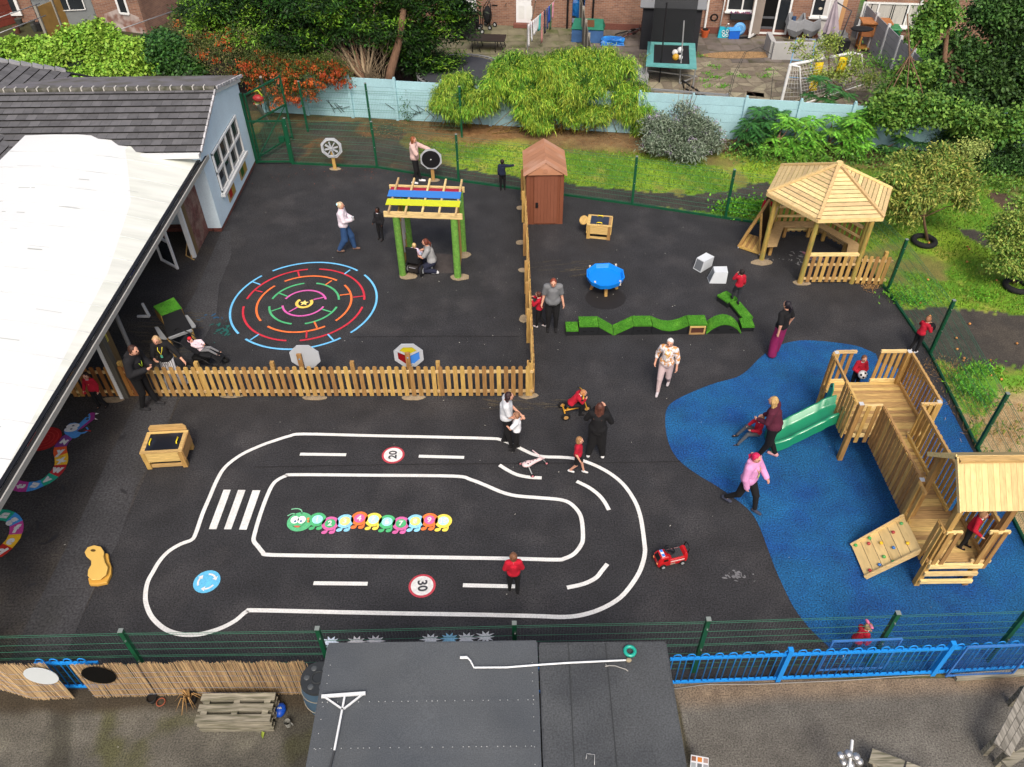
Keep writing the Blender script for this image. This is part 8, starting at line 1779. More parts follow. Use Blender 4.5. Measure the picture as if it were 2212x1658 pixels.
# ================= people =================
def rcone(m,p,q,r0,r1,n=14):
    """closed tapered capsule"""
    p=Vector(p);q=Vector(q); d=q-p; L=d.length
    d=d/L if L>1e-6 else Vector((0,0,1)); x=d.orthogonal().normalized(); y=d.cross(x); rows=[]
    for t in (-80,-50,-20): a=rad(t); rows.append((p+d*(r0*math.sin(a)),r0*math.cos(a)))
    for t in (20,50,80): a=rad(t); rows.append((q+d*(r1*math.sin(a)),r1*math.cos(a)))
    vs=[c+(x*math.cos(2*PI*i/n)+y*math.sin(2*PI*i/n))*r for c,r in rows for i in range(n)]; R_=len(rows)
    m.add(vs,[(a*n+i,a*n+(i+1)%n,(a+1)*n+(i+1)%n,(a+1)*n+i) for a in range(R_-1) for i in range(n)]+[tuple(range(n))[::-1],tuple(range((R_-1)*n,R_*n))],.5)
def remeshed(m,name,mats,par,vox,sm=4,post=None):
    me=bpy.data.meshes.new('t'); me.from_pydata(m.v,[],m.f); ob=bpy.data.objects.new('t',me); col.objects.link(ob)
    r=ob.modifiers.new('r','REMESH'); r.mode='VOXEL'; r.voxel_size=vox; s=ob.modifiers.new('s','SMOOTH'); s.iterations=sm; s.factor=.5
    dg=bpy.context.evaluated_depsgraph_get(); out=bpy.data.meshes.new_from_object(ob.evaluated_get(dg)); bpy.data.objects.remove(ob); out.name=name
    out.polygons.foreach_set('use_smooth',np.ones(len(out.polygons),bool)); out.materials.clear()
    o=linkmesh(name,out,mats,par)
    if post: post(out)
    return o
SK={'l':M('skin_light',hexc('c8957c'),.55,.05,3,0),'p':M('skin_pale',hexc('d3a48d'),.55,.05,3,0),'d':M('skin_brown',hexc('4d2d20'),.5,.05,3,0)}
lipm=P_('lip_tone','a05a52',.5); eyem=P_('eye_dark','1c1512',.3)
def cloth(h,**k): return M('cloth_'+h,hexc(h),.9,k.pop('var',.14),k.pop('scale',5),.0,bump=.3,**k)
def person(label,foot,head,h,hair,hst,top,bot,shoe,pose=None,child=False,sl='s',skin='l',fat=1.,collar=None,z0=0.,group=None,tn='jumper',bn='trousers',shorts=False,extra=None,seat=None,loc=None):
    P0=G(foot[0],foot[1],z0) if loc is None else Vector(loc)
    t=thing('person',label,'person',P0,rad(head),group)
    J=dict(pel=(0,0,.90),wa=(0,.0,1.03),ch=(0,.0,1.22),nk=(0,.0,1.385),hd=(0,.02,1.53),RS=(.165,0,1.335),LS=(-.165,0,1.335),RE=(.215,-.03,1.07),LE=(-.215,-.03,1.07),RH=(.215,.05,.85),LH=(-.215,.05,.85),
      Rh=(.085,0,.88),Lh=(-.085,0,.88),RK=(.095,.025,.47),LK=(-.095,.025,.47),RF=(.10,-.01,.075),LF=(-.10,-.01,.075))
    J={k:Vector(v) for k,v in J.items()}
    if child:      # shorter limbs, larger head
        for k in ('RS','LS'): J[k].x*=.86
        for k in ('RE','LE','RH','LH'): J[k].x*=.88; J[k].z+=.02
    pose=dict(pose or {}); tl=pose.pop('tilt',0); drop=pose.pop('drop',0); hs=pose.pop('hd',None); toe=pose.pop('toe',{}); fingers=pose.pop('curl',.5)
    if tl:
        Mx=Matrix.Rotation(-rad(tl),3,'X')
        for k in ('wa','ch','nk','hd','RS','LS','RE','LE','RH','LH'): J[k]=Mx@(J[k]-J['pel'])+J['pel']
    if drop:
        for k in ('pel','wa','ch','nk','hd','RS','LS','RE','LE','RH','LH','Rh','Lh'): J[k].z-=drop
    for k,v in pose.items(): J[k]=Vector(v)
    if hs: J['hd']+=Vector(hs)
    S=h/1.65; hr=(.107 if child else .088); hk=1.0
    if child: J['hd'].z+=.02
    J={k:v*S for k,v in J.items()}; f=fat
    g=lambda *a: [x*S for x in a]
    hc=J['hd']; vox=.0105 if not child else .0085
    fd=Vector((0,1,0))
    fdh=(Vector((pose.get('_',0) or 0,0,0))+fd).normalized()
    m=MB(); R=rcone
    def limb(a,b,r0,r1): R(m,J[a],J[b],r0*S,r1*S)
    R(m,J['pel']+Vector((.05,0,0))*S,J['pel']-Vector((.05,0,0))*S,.105*f*S,.105*f*S); R(m,J['pel'],J['wa'],.12*f*S,.105*f*S); R(m,J['wa'],J['ch'],.105*f*S,.125*f*S); R(m,J['RS']*.85+J['LS']*.15,J['LS']*.85+J['RS']*.15,.07*S,.07*S); R(m,J['ch'],J['nk'],.11*S,.055*S); R(m,J['nk'],hc,.052*S,.05*S)
    m.ell(hc,(hr*.82*S,hr*1.0*S,hr*1.22*S),20,14); m.ell(hc+Vector((0,hr*.55,-hr*.62))*S,(hr*.45*S,hr*.4*S,hr*.42*S)); m.ell(hc+Vector((0,hr*1.02,-hr*.12))*S,(hr*.13*S,hr*.2*S,hr*.2*S))
    for s_ in (-1,1): m.ell(hc+Vector((s_*hr*.82,0,-.1*hr))*S,(hr*.12*S,hr*.18*S,hr*.26*S))
    for s_,a in ((1,'R'),(-1,'L')):
        k=1.12 if child else 1.
        limb(a+'S',a+'E',.05*k*(.5+.5*f),.04*k); limb(a+'E',a+'H',.04*k,.027*k)
        d=(J[a+'H']-J[a+'E']).normalized(); side=Vector((-s_,0.2,0)); side=(side-d*side.dot(d)).normalized(); w=d.cross(side).normalized(); hh=.92 if not child else 1.0
        pc=J[a+'H']+d*.045*S*hh; R(m,J[a+'H'],J[a+'H']+d*.07*S*hh,.027*S,.03*S)
        for q,L in ((-.024,.058),(-.008,.068),(.009,.064),(.025,.05)):
            b0=J[a+'H']+d*.075*S*hh+w*q*S*hh; b1=b0+(d*.6*L+side*L*fingers*.35)*S; b2=b1+(d*(1-fingers)*.5*L+side*L*fingers*.8)*S; R(m,b0,b1,.0105*S,.0095*S,8); R(m,b1,b2,.0095*S,.008*S,8)
        th=J[a+'H']+d*.03*S+w*-.02*S; R(m,th,th+(d*.04+w*-.03+side*.02)*S,.012*S,.009*S,8)
        limb(a+'h',a+'K',.082*f,.055*(.6+.4*f)); limb(a+'K',a+'F',.052*(.6+.4*f),.036)
        td=Vector(toe.get(a,(0,1,0))).normalized(); R(m,J[a+'F']+Vector((0,0,-.025))*S,J[a+'F']+(td*.12+Vector((0,0,-.035)))*S,.035*S,.028*S)
    ex=[hc+Vector((s_*hr*.34,hr*.86,hr*.02))*S for s_ in (-1,1)]; mo=hc+Vector((0,hr*.93,-hr*.62))*S
    def paint(me):
        n=len(me.polygons); c=np.empty(n*3); me.polygons.foreach_get('center',c); c=c.reshape(-1,3); mi=np.zeros(n,int)
        for e in ex: mi[np.linalg.norm((c-np.array(e))/np.array([1.2,1.5,.8]),axis=1)<hr*.17*S]=1
        mi[np.linalg.norm((c-np.array(mo))/np.array([2.2,3,.7]),axis=1)<hr*.16*S]=2; me.polygons.foreach_set('material_index',mi)
    remeshed(m,'body',[SK[skin],eyem,lipm],t,vox,2,paint)
    e=.016
    # trousers / shorts
    m=MB(); R(m,J['pel']+Vector((.055,0,0))*S,J['pel']-Vector((.055,0,0))*S,(.105*f+e)*S,(.105*f+e)*S); R(m,J['pel'],J['pel'].lerp(J['wa'],.6),(.12*f+e)*S,(.11*f+e)*S)
    wide=bn in('wide trousers','jeans','joggers')
    for a in 'RL':
        kn=J[a+'K']; R(m,J[a+'h'],kn if not shorts else J[a+'h'].lerp(kn,.8),(.085*f+e)*S,((.06 if not wide else .095)*(.6+.4*f)+e)*S)
        if not shorts: R(m,kn,J[a+'F'].lerp(kn,.08),((.055 if not wide else .092)*(.6+.4*f)+e)*S,((.034 if not wide else (.05 if bn=='jeans' or bn=='joggers' else .1))+e)*S)
    remeshed(m,bn.split()[-1],bot if not isinstance(bot,str) else cloth(bot),t,.014,3)
    m=MB(); tl_=.35 if sl!='c' else .15; lo=J['pel'].lerp(J['wa'],tl_) if sl!='c' else J['pel']-Vector((0,0,.03))*S; e2=e+(.012 if tn in('hoodie','jacket','coat','sweatshirt') else 0)+.006
    R(m,lo+Vector((.035,0,0))*S,lo-Vector((.035,0,0))*S,(.118*f+e2)*S,(.118*f+e2)*S); R(m,lo,J['ch'],(.118*f+e2)*S,(.122*(.5+.5*f)+e2)*S); R(m,J['RS']*.86+J['LS']*.14,J['LS']*.86+J['RS']*.14,(.072+e2)*S,(.072+e2)*S); R(m,J['ch'],J['nk'].lerp(J['ch'],.25),(.115+e2)*S,(.062+e2)*S)
    for a in 'RL':
        k=1.12 if child else 1.
        if sl=='t': R(m,J[a+'S'],J[a+'S'].lerp(J[a+'E'],.72),(.055*k*(.5+.5*f)+e2)*S,(.052*k+e2)*S)
        else: R(m,J[a+'S'],J[a+'E'],(.054*k*(.5+.5*f)+e2)*S,(.045*k+e2)*S); R(m,J[a+'E'],J[a+'E'].lerp(J[a+'H'],.96 if sl!='3' else .45),(.044*k+e2)*S,(.03*k+e2)*S)
    if tn in ('hoodie','coat','jacket'): rcone(m,J['nk']+Vector((.05,-.07,.01))*S,J['nk']+Vector((-.05,-.07,.01))*S,.055*S,.055*S)
    remeshed(m,tn,top if not isinstance(top,str) else cloth(top),t,.0135,3)
    if collar: MB().torus(J['nk']+Vector((0,.008,.0))*S,.068*S,.02*S,(0,-.25,1),18,8).build('collar',cloth(collar),t)
    for a in 'RL':
        td=Vector(toe.get(a,(0,1,0))).normalized(); m=MB(); b=J[a+'F']; R(m,b+(td*-.03+Vector((0,0,-.03)))*S,b+(td*.13+Vector((0,0,-.042)))*S,.045*S,.036*S); R(m,b,b+Vector((0,0,-.03))*S,.042*S,.044*S); remeshed(m,'shoe',cloth(shoe),t,.012,2)
    # hair
    hm=LHAIR(hair) if isinstance(hair,str) else hair; m=MB(); up=Vector((0,-.16*hr,.16*hr))*S; m.ell(hc+up,(hr*.93*S,hr*1.02*S,hr*1.2*S),20,14)
    if hst=='s': m.ell(hc+Vector((0,-.4*hr,-.1*hr))*S,(hr*.85*S,hr*.78*S,hr*.9*S),16,10)
    if hst=='b':  m.ell(hc+Vector((0,-.35*hr,-.35*hr))*S,(hr*1.05*S,hr*.85*S,hr*1.15*S),16,10)
    if hst=='curl':
        rr_=random.Random(3)
        for k in range(26): d=Vector((rr_.gauss(0,1),rr_.gauss(-.5,.8),rr_.gauss(.7,.6))).normalized(); m.ell(hc+Vector((d.x*hr*.95,d.y*hr*1.05,d.z*hr*1.2))*S,(hr*.24*S,)*3,8,6)
    if hst in('l','bob','w'):
        L=.20 if hst=='bob' else .34
        for x in (-.75,-.35,0,.35,.75): R(m,hc+Vector((x*hr,-.5*hr*(1.1-abs(x)*.7),.1*hr))*S,hc+Vector((x*hr*1.15,-.75*hr*(1.2-abs(x)*.5)-.02,-L))*S,.45*hr*S,(.3 if hst=='bob' else .34)*hr*S)
    if hst in('pony','bun'):
        m.ell(hc+Vector((0,-.35*hr,0))*S,(hr*.88*S,hr*.8*S,hr*1.02*S),16,10)
        if hst=='pony': R(m,hc+Vector((0,-1.0*hr,.35*hr))*S,hc+Vector((.0,-1.55*hr,-.3*hr))*S,.32*hr*S,.38*hr*S); R(m,hc+Vector((0,-1.55*hr,-.3*hr))*S,hc+Vector((0,-1.5*hr,-1.7*hr))*S,.36*hr*S,.15*hr*S)
        else: m.ell(hc+Vector((0,-.85*hr,.8*hr))*S,(.42*hr*S,)*3)
    o=remeshed(m,'hair',hm,t,.0105 if not child else .009,1)
    # keep the face clear of hair
    me=o.data; bm=bmesh.new(); bm.from_mesh(me); lim=hr*S
    kill=[v for v in bm.verts if (v.co.y-hc.y)>.30*lim and (v.co.z-hc.z)<.52*lim and abs(v.co.x-hc.x)<1.2*lim] 
    bmesh.ops.delete(bm,geom=kill,context='VERTS'); bm.to_mesh(me); bm.free()
    if extra: extra(t,J,S,hc,hr)
    return t
def LHAIR(h): return M('hair_'+h,hexc(h),.55,.4,9,0,stretch=(5,5,.6),c2=tuple(min(1,x*1.6) for x in hexc(h)),mix=(.5,.65),bump=.5)
RED='a5142a'; BLK='141416'; WHT='cfd1d3'
def lanyard(h,card='b9c24a'):
    def f(t,J,S,hc,hr):
        c=J['ch']+Vector((0,.165,-.06))*S
        MB().path([J['nk']+Vector((.06,-.03,.03))*S,J['ch']+Vector((.05,.145,.06))*S,c,J['ch']+Vector((-.05,.145,.06))*S,J['nk']+Vector((-.06,-.03,.03))*S],.007,5).build('lanyard',P_('lan_'+h,h,.6),t); MB().box(c-Vector((0,-.005,.05))*S,(.05,.008,.075)).build('name_card',P_('card_'+card,card,.5),t)
    return f
def badge(t,J,S,hc,hr): MB().ell(J['ch']+Vector((-.055,.15,.03))*S,(.018*S,.012*S,.018*S),8,6).build('badge',P_('badge_gold','cfa35c',.5),t)
def held(name,fn,mat_,hand='R'):
    def f(t,J,S,hc,hr):
        m=MB(); fn(m,J[hand+'H']+(J[hand+'H']-J[hand+'E']).normalized()*.09*S,S); o=m.build(name,mat_,t); 
    return f
# 1-4
person('woman in a beige pink hoodie and black leggings reaching to the black disc panel',(901,395),-95,1.66,'7a4426','l','c5a79f','161618','d9d9da',dict(RE=(.24,.12,1.15),RH=(.14,.12,.98),LE=(-.2,.22,1.22),LH=(-.19,.46,1.13),LF=(-.1,.12,.075),RF=(.1,-.1,.075)),tn='hoodie',bn='leggings')
person('small boy in a navy coat at the back fence pointing to the right',(1086,411),5,1.08,'241a17','s','1b2338','101013','19191b',dict(RE=(.36,.06,1.28),RH=(.56,.12,1.27)),True,tn='coat',collar='c8cbd0')
def cup(t,J,S,hc,hr): MB().tube(J['RH']+Vector((-.03,.06,-.02)),J['RH']+Vector((-.03,.06,.09)),.035,.04,n=12).build('cup',P_('cup_clear','a9adb0',.2),t)
def clip(h): 
    def f(t,J,S,hc,hr): MB().ell(hc+Vector((0,-1.05*hr,.5*hr))*S,(.05*S,.04*S,.045*S)).build('hair_clip',P_('clip_'+h,h,.4),t)
    return f
def e3(t,J,S,hc,hr): cup(t,J,S,hc,hr); clip('9fd0dc')(t,J,S,hc,hr)
person('woman in a white pink sweatshirt and blue jeans striding right near the maze',(752,543),-88,1.66,'b8a384','bun','d8cdd6','28466e','6a5348',dict(RE=(.2,.06,1.13),RH=(.08,.25,1.1),LE=(-.2,.05,1.13),LH=(-.07,.25,1.08),LK=(-.09,.14,.48),LF=(-.09,.2,.075),RK=(.09,-.02,.46),RF=(.09,-.24,.11)),tn='sweatshirt',bn='jeans',extra=e3)
person('small boy in black coat and trousers standing between the maze and the pergola',(824,517),155,1.08,'120d0c','s','1b1b1f','131316','161617',dict(RH=(.25,.1,.9),LE=(-.22,.0,1.08),LF=(-.12,.06,.075)),True,skin='d',tn='coat',collar='c5c8cc')
# wheelchair + child + crouching woman
wc=thing('powered_wheelchair','black powered wheelchair under the front of the pergola','wheelchair',G(900,592)+Vector((0,.1,0)),rad(-20))
MB().box((0,.0,.42),(.34,.36,.08)).build('seat',blackF,wc,bevel=.02); MB().box((0,-.2,.68),(.34,.08,.5)).build('backrest',blackF,wc,bevel=.02); MB().box((0,0,.24),(.3,.5,.2)).build('base',M('chair_base',hexc('2a2624'),.5,.3,8,0),wc,bevel=.02)
for s_ in (-1,1):
    wheel((s_*.24,-.12,.17),.17,.07,(1,0,0),wc,rimm=P_('rim_silver','c5cacc',.3,metal=.4)); wheel((s_*.2,.27,.08),.08,.04,(1,0,0),wc); MB().box((s_*.2,.02,.56),(.05,.28,.04)).build('armrest',black,wc)
MB().tube((-.1,-.26,.3),(.1,-.26,.3),.012).build('push_bar',chrome,wc); MB().box((0,.32,.1),(.26,.14,.03)).build('footrest',galv,wc)
c=wc.location
person('fair haired child in a pastel pink and blue jacket seated in the powered wheelchair',None,-20,1.0,'b79a6c','s',cloth('d9c3d6',c2=hexc('7fb8d8'),mix=(.55,.6)),'3a3c48','5a5a5e',dict(drop=.02,RK=(.1,.34,.88),LK=(-.1,.34,.88),RF=(.1,.42,.48),LF=(-.1,.42,.48),RE=(.25,.05,1.1),RH=(.22,.28,1.05),LE=(-.25,.05,1.1),LH=(-.22,.28,1.05)),True,tn='jacket',loc=(c.x,c.y,-.04))
person('woman in a grey T shirt crouching beside the powered wheelchair',(936,588),85,1.66,'5e2f22','pony','8f9091','1f2335','c9cbcc',dict(drop=.52,tilt=12,RK=(.16,.38,.44),LK=(-.13,.34,.16),RF=(.14,.1,.075),LF=(-.12,-.12,.1),RE=(.24,.24,.62),RH=(.15,.44,.58),LE=(-.22,.22,.62),LH=(-.08,.44,.6)),sl='t',tn='T_shirt',bn='jeans')
# man, striped woman, pushchair
def e7(t,J,S,hc,hr):
    m=MB(); c=(J['RH']+J['LH'])/2+Vector((0,.1,.02)); m.box(c,(.15,.08,.015)); m.build('phone',black,t)
    m=MB(); m.path([J['nk']+Vector((.06,.05,.0)),J['ch']+Vector((.05,.17,0)),J['ch']+Vector((.01,.18,-.12))],.008,5); m.path([J['nk']+Vector((-.06,.05,.0)),J['ch']+Vector((-.05,.17,0)),J['ch']+Vector((-.01,.18,-.12))],.008,5); m.build('lanyard',P_('lan_green','b8d83a',.6),t)
    MB().ell(hc+Vector((0,hr*.72,-hr*.72))*S,(hr*.5*S,hr*.36*S,hr*.38*S)).build('beard',LHAIR('3c2418'),t)
person('tall man in a black hooded jacket looking down at a phone by the picket fence',(326,879),-100,1.95,'38221a','s','1b1b1e','0f0f11','29292b',dict(RE=(.24,.08,1.08),RH=(.1,.32,1.12),LE=(-.24,.08,1.08),LH=(-.08,.32,1.1),tilt=9,hd=(0,.05,-.01),RF=(.11,-.1,.075),LF=(-.11,.1,.075)),tn='jacket',extra=e7,fat=1.08)
strp=cloth('cfd0d2'); 
s_m=bpy.data.materials.new('striped_cloth'); s_m.use_nodes=True; a=s_m.node_tree; wv=a.nodes.new('ShaderNodeTexWave'); wv.bands_direction='X'; wv.inputs['Scale'].default_value=7; tcn=a.nodes.new('ShaderNodeTexCoord'); a.links.new(tcn.outputs['Object'],wv.inputs[0]); cr_=a.nodes.new('ShaderNodeValToRGB'); cr_.color_ramp.elements[0].position=.14; cr_.color_ramp.elements[0].color=(.02,.02,.02,1); cr_.color_ramp.elements[1].position=.2; cr_.color_ramp.elements[1].color=(.6,.6,.61,1); a.links.new(wv.outputs[0],cr_.inputs[0]); a.links.new(cr_.outputs[0],a.nodes['Principled BSDF'].inputs['Base Color']); a.nodes['Principled BSDF'].inputs['Roughness'].default_value=.9
person('blonde woman in black top and striped white trousers behind the picket fence',(383,835),185,1.64,'a98c66','bob','131315',s_m,'d5d7d8',dict(RE=(.22,.16,1.1),RH=(.12,.3,1.12),LE=(-.33,.1,1.14),LH=(-.48,.24,1.0),hd=(.03,.04,-.01),LF=(-.2,-.05,.075),RF=(.16,.06,.075)),sl='3',tn='top',bn='wide trousers',extra=lanyard('d8c838','4f9a84'))
pu=thing('pushchair','black reclined pushchair with curved handles beside the mud table','pushchair',G(448,790),rad(-100))
for x,y,r_ in ((-.26,-.3,.15),(.26,-.3,.15),(-.18,.42,.1),(.18,.42,.1)): wheel((x,y,r_),r_,.05,(1,0,0),pu,rimm=P_('rim_dark','4a4c4e',.4))
m=MB()
for s_ in (-1,1): m.path([(s_*.24,-.3,.15),(s_*.24,.1,.42),(s_*.2,.42,.12)],.016,6); m.path([(s_*.22,.15,.4),(s_*.22,-.35,.85),(s_*.22,-.62,.95),(s_*.24,-.72,.86)],.016,6)
m.tube((-.24,-.3,.15),(.24,-.3,.15),.014); m.build('frame',black,pu); m=MB(); m.beam((0,-.42,.82),(0,-.02,.48),.36,.06); m.beam((0,-.02,.46),(0,.3,.44),.36,.07); m.beam((0,.3,.44),(0,.48,.26),.3,.05); m.build('seat',blackF,pu,bevel=.02); MB().box((0,-.05,.3),(.36,.4,.18)).build('basket',M('basket_black',hexc('0d0d0f'),.9,.2,9,0),pu,bevel=.03)
c=pu.location
def bob(t,J,S,hc,hr): MB().ell(hc+Vector((0,-.2*hr,1.2*hr))*S,(.05,.05,.04)).build('red_bobble',P_('bob_red','c81f2c',.6),t); MB().torus(hc+Vector((0,-.3*hr,-.2*hr))*S,.09*S,.03*S,(0,.3,1),14,6).build('hood_edge',cloth('d9a7b4'),t)
person('baby in a pale pink patterned coat lying back in the pushchair',None,-100,.86,'5a2a20','s',cloth('d8c3c9'),'6c6d70','2b2b2d',dict(drop=.0,tilt=-48,RK=(.1,.38,.95),LK=(-.1,.38,.95),RF=(.1,.75,.72),LF=(-.1,.75,.74),RE=(.22,-.1,1.2),RH=(.12,.1,1.15),LE=(-.22,-.1,1.2),LH=(-.1,.1,1.15)),True,tn='coat',extra=bob,loc=(c.x+.02,c.y-.0,.08))
# red jumper children and other staff
def redthing(t,J,S,hc,hr): MB().ell(J['RH']+Vector((.02,.02,-.12))*S,(.05,.03,.05)).build('red_toy',P_('toyred2','b51a24',.4),t)
def e10(t,J,S,hc,hr): redthing(t,J,S,hc,hr); badge(t,J,S,hc,hr)
person('boy in a red jumper holding a red toy by the gutter at the far left',(221,881),172,1.1,'2b1a14','s',RED,BLK,BLK,dict(RE=(.25,.0,1.1),RH=(.3,.08,.9),LF=(-.16,-.1,.075)),True,collar='c9a0a4',extra=e10)
person('little girl in a red jumper peering through the side picket fence',(1165,706),62,1.1,'46251b','bun',RED,BLK,'b9b4b6',dict(RE=(.22,.2,1.2),RH=(.1,.3,1.3),LE=(-.22,.16,1.15),LH=(-.08,.28,1.2),LF=(-.1,.08,.075),RF=(.1,-.22,.075),hd=(0,.05,0)),True,collar='d5d6d8',bn='leggings')
person('woman in a loose grey T shirt looking down at the girl by the fence',(1192,713),178,1.72,'6f3626','pony','6c6e70',BLK,'1b1b1d',dict(hd=(0,.07,-.02),RH=(.26,.03,.86),LH=(-.26,.03,.86)),sl='t',tn='T_shirt',bn='leggings',fat=1.22)
person('boy in a red jumper with dark curls walking along the turf plank',(1588,655),8,1.06,'1c1210','curl',RED,'2c2e34',BLK,dict(LE=(-.24,.1,1.2),LH=(-.1,.2,1.36),RH=(.25,.06,.92),LK=(-.09,.16,.52),LF=(-.1,.16,.2),RF=(.09,-.1,.075)),True,collar='d5d6d8',z0=.17)
person('woman in a black T shirt and wide magenta trousers standing above the blue surface',(1671,768),38,1.7,'17131a','pony','121214','7d1a4e','35353a',dict(LE=(-.25,-.1,1.1),LH=(-.25,-.1,.88),RE=(.24,-.08,1.1),RH=(.25,-.02,.88),RF=(.12,.08,.075)),sl='t',tn='T_shirt',bn='wide trousers')
flo=cloth('d2cbc9',c2=hexc('c48a4e'),mix=(.5,.56),scale=26,var=.3)
person('white haired woman in a floral blouse and pale trousers walking towards the camera',(1431,842),160,1.6,'d2cfca','s',flo,'b9a5a4','b9b2b4',dict(RE=(.25,-.06,1.1),RH=(.27,.04,.88),LE=(-.24,0,1.1),LH=(-.26,.1,.88),RK=(.09,.14,.46),RF=(.09,.2,.075),LK=(-.09,.0,.46),LF=(-.09,-.26,.1)),sl='3',tn='blouse',fat=1.1,extra=lanyard('d9c060','d9d9d2'))
def bag16(t,J,S,hc,hr): MB().ell((J['RH']+J['LH'])/2+Vector((0,.1,-.08)),(.1,.09,.12)).build('black_bag',blackF,t)
person('boy in a red jumper holding a black helmet beside the right mesh fence',(1972,760),-62,1.08,'8a5c40','s',RED,BLK,'c9cbcd',dict(RE=(.24,.14,1.12),RH=(.12,.34,1.1),LE=(-.24,.16,1.15),LH=(-.1,.36,1.22),tilt=8,LF=(-.1,-.12,.075)),True,collar='d8d9db',extra=bag16)
def ball17(t,J,S,hc,hr):
    c=(J['RH']+J['LH'])/2+Vector((0,.07,.0)); m=MB(); m.ell(c,(.105,.105,.105),20,14); b=m.build('football',P_('ball_white','d0cfcc',.4),t); m=MB()
    for d in ((.2,1,.1),(-.7,.7,.25),(.75,.6,.5),(0,.5,-.85),(-.2,.5,.9)): d=Vector(d).normalized(); m.tube(c+d*.095,c+d*.107,.032,.028,n=5,sm=False)
    m.build('black_patch',black,b)
q=G(1865,776,.98); person('boy in a red jumper hugging a football behind the climbing platform',None,182,1.08,'6a4630','s',RED,BLK,BLK,dict(RE=(.23,.06,1.08),RH=(.09,.2,1.02),LE=(-.23,.06,1.08),LH=(-.09,.2,1.02),hd=(0,.03,0)),True,collar='d8d9db',extra=ball17,loc=(q.x,q.y,0))
def tip(h):
    def f(t,J,S,hc,hr):
        m=MB()
        for k in range(7): a=-.9+.3*k; rcone(m,hc+Vector((a*hr,-.55*hr,-1.1*hr))*S,hc+Vector((a*hr*1.15,-.8*hr,-1.9*hr))*S,.3*hr*S,.22*hr*S,8)
        m.build('pink_hair_tips',LHAIR(h),t)
    return f
person('woman in a white T shirt with pink tipped dark hair facing a boy',(1095,961),-88,1.64,'2a1a1c','bob','c3c6c9',BLK,'1a1a1c',dict(RE=(.2,.06,1.08),RH=(.06,.28,.88),LE=(-.18,.1,1.08),LH=(-.04,.32,.9),RF=(.1,.1,.075),LF=(-.1,-.06,.075),hd=(0,.05,-.02)),sl='t',tn='T_shirt',bn='leggings',fat=1.12,extra=tip('a03058'))
person('boy in a white shirt reaching up to the woman with pink tipped hair',(1117,971),78,1.14,'7d5a44','s','d6d8da',BLK,BLK,dict(RE=(.22,.16,1.12),RH=(.12,.32,1.12),LE=(-.22,.16,1.12),LH=(-.1,.3,1.12),LF=(-.12,.1,.075)),True,sl='t',tn='shirt')
# trike + rider
tk=thing('tricycle','yellow framed tricycle with black tyres ridden by a boy','tricycle',G(1242,893),rad(8)); yl=P_('trike_yellow','c8922c',.35); ty=P_('hub_tan','b98f55',.5)
for x,y,r_ in ((-.26,-.2,.11),(-.26,.22,.11),(.28,.02,.11)): wheel((x,y,r_),r_,.05,(0,1,0),tk,rimm=ty)
m=MB(); m.tube((-.26,-.2,.11),(-.26,.22,.11),.018); m.tube((-.26,0,.12),(.18,0,.2),.022); m.tube((-.2,0,.14),(-.14,0,.28),.02); m.tube((.28,.05,.11),(.2,.05,.4),.014); m.tube((.28,-.02,.11),(.2,-.02,.4),.014); m.tube((.22,.02,.3),(.16,.02,.58),.02); m.build('frame',yl,tk)
MB().path([(.12,-.2,.6),(.16,-.08,.62),(.17,.1,.62),(.13,.22,.6)],.016).build('handlebar',yl,tk); MB().ell((-.14,0,.3),(.12,.1,.035)).build('saddle',black,tk)
for y in (-.2,.22): MB().tube((.12,y,.6),(.08,y*1.1,.6),.02).build('grip',black,tk)
c=tk.location; person('boy in a red jumper hunched forward riding the yellow tricycle',None,-85,1.1,'a8744c','s',RED,BLK,BLK,dict(drop=.4,tilt=38,RK=(.14,.38,.52),LK=(-.14,.38,.42),RF=(.16,.34,.1),LF=(-.14,.46,.14),RE=(.28,.36,.78),RH=(.22,.46,.86),LE=(-.28,.36,.78),LH=(-.2,.46,.86),hd=(0,.04,-.04)),True,collar='d8d9db',loc=(c.x-.12,c.y,-.02))
person('woman dressed all in black with brown bobbed hair seen from behind',(1286,987),-12,1.64,'4c2c22','bob','121214','131315','cfd0cf',dict(RE=(.27,.06,1.1),RH=(.1,.18,1.4),LE=(-.27,.06,1.1),LH=(-.1,.18,1.34),RF=(.16,.02,.075),LF=(-.16,-.02,.075)),sl='l',tn='top',bn='joggers',fat=1.28)
person('boy in a red shirt and black shorts striding across the toy road',(1246,1022),-108,1.1,'8f6a44','b','ad1730',BLK,'cfd0d0',dict(RK=(.09,-.02,.46),RF=(.09,-.22,.16),LK=(-.09,.12,.46),LF=(-.09,.2,.075),RH=(.23,.1,.9),LH=(-.22,.0,.9)),True,sl='t',tn='polo_shirt',bn='shorts',shorts=True)
person('woman in a burgundy jumper with long wavy blonde hair at the foot of the slide',(1653,986),58,1.76,'a98a58','l','4d1a2c','0f0f11','b98a8c',dict(tilt=13,LE=(-.21,.12,1.1),LH=(-.1,.32,1.0),RE=(.21,.06,1.1),RH=(.12,.26,.98),RF=(.11,-.16,.075),LF=(-.1,.12,.075),LK=(-.1,0,.47)),sl='l',tn='jumper',fat=1.18)
person('boy in a red jumper and grey trousers sitting at the end of the slide',None,98,1.1,'9a6c48','s',RED,'4a4e54','18181a',dict(drop=.48,RK=(.12,.36,.62),LK=(-.14,.4,.5),RF=(.16,.62,.2),LF=(-.2,.72,.12),RE=(.24,.1,.7),RH=(.14,.3,.66),LE=(-.24,.1,.7),LH=(-.14,.3,.66)),True,loc=(5.5,12.22,-.06),collar='d8d9db')
def e25(t,J,S,hc,hr): lanyard('b9964a','b4c060')(t,J,S,hc,hr)
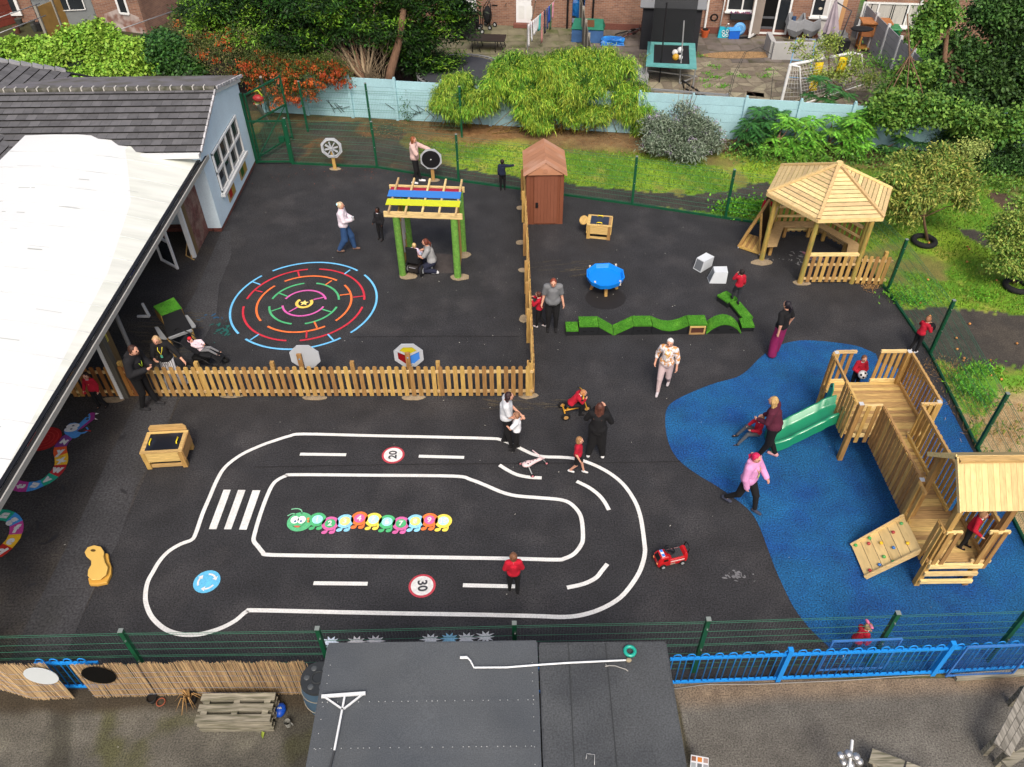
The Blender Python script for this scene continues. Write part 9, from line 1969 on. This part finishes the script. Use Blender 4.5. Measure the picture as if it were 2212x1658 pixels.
person('woman in a pink hoodie with bright pink ponytail at the edge of the blue surface',(1600,1096),-135,1.66,'b01c48','pony','cf8fbb',BLK,'3c4050',dict(RE=(.22,.02,1.08),RH=(.2,.08,.86),LE=(-.24,.1,1.1),LH=(-.18,.26,1.0),LK=(-.09,.2,.47),LF=(-.09,.26,.075),RK=(.1,-.08,.44),RF=(.1,-.34,.14)),tn='hoodie',bn='leggings',fat=1.08,extra=e25)
person('boy in a red jumper leaning on the rail of the roofed climbing platform',(2074,1180),-125,1.04,'9c7350','s',RED,BLK,'0c0c0e',dict(tilt=6,RE=(.3,.06,1.12),RH=(.36,.24,1.08),LE=(-.34,.1,1.2),LH=(-.42,.3,1.14),LF=(-.1,.12,.075)),True,collar='d8d9db',z0=.755,extra=badge)
person('boy in a red jumper seen from behind on the lower white dash',(1110,1281),4,1.22,'6e4a34','s','b3152c','19191b','131315',dict(RE=(.21,0,1.1),RH=(.17,.1,1.0),LE=(-.21,0,1.1),LH=(-.17,.1,1.0),LF=(-.1,.1,.075)),True,collar='d5d6d8')
def bow(t,J,S,hc,hr):
    m=MB(); c=hc+Vector((0,-.3*hr,1.2*hr))*S
    for s_ in (-1,1): m.ell(c+Vector((s_*.05,0,.01)),(.05,.025,.03))
    m.build('pink_bow',P_('bow_pink','d06a8c',.6),t)
person('little girl with a pink hair bow running behind the front mesh fence',None,-72,1.02,'8f7654','bun',RED,'2a2c2f','c9cacc',dict(tilt=14,LE=(-.2,.2,1.1),LH=(-.14,.42,1.0),RE=(.22,.1,1.05),RH=(.16,.3,.98),LK=(-.09,.14,.5),LF=(-.09,.14,.1),RK=(.09,-.06,.46),RF=(.09,-.3,.34),toe={'R':(0,.3,-1)}),True,collar='d8d9db',extra=bow,loc=(5.88,6.92,0),bn='leggings')
q=G(1661,430,.97); person('child in a red jumper half hidden behind the gazebo corner',None,-20,1.06,'4a2a1e','bob',RED,BLK,BLK,dict(RE=(.24,.1,1.1),RH=(.14,.2,1.2)),True,collar='c9a0a4',loc=(q.x,q.y,0))
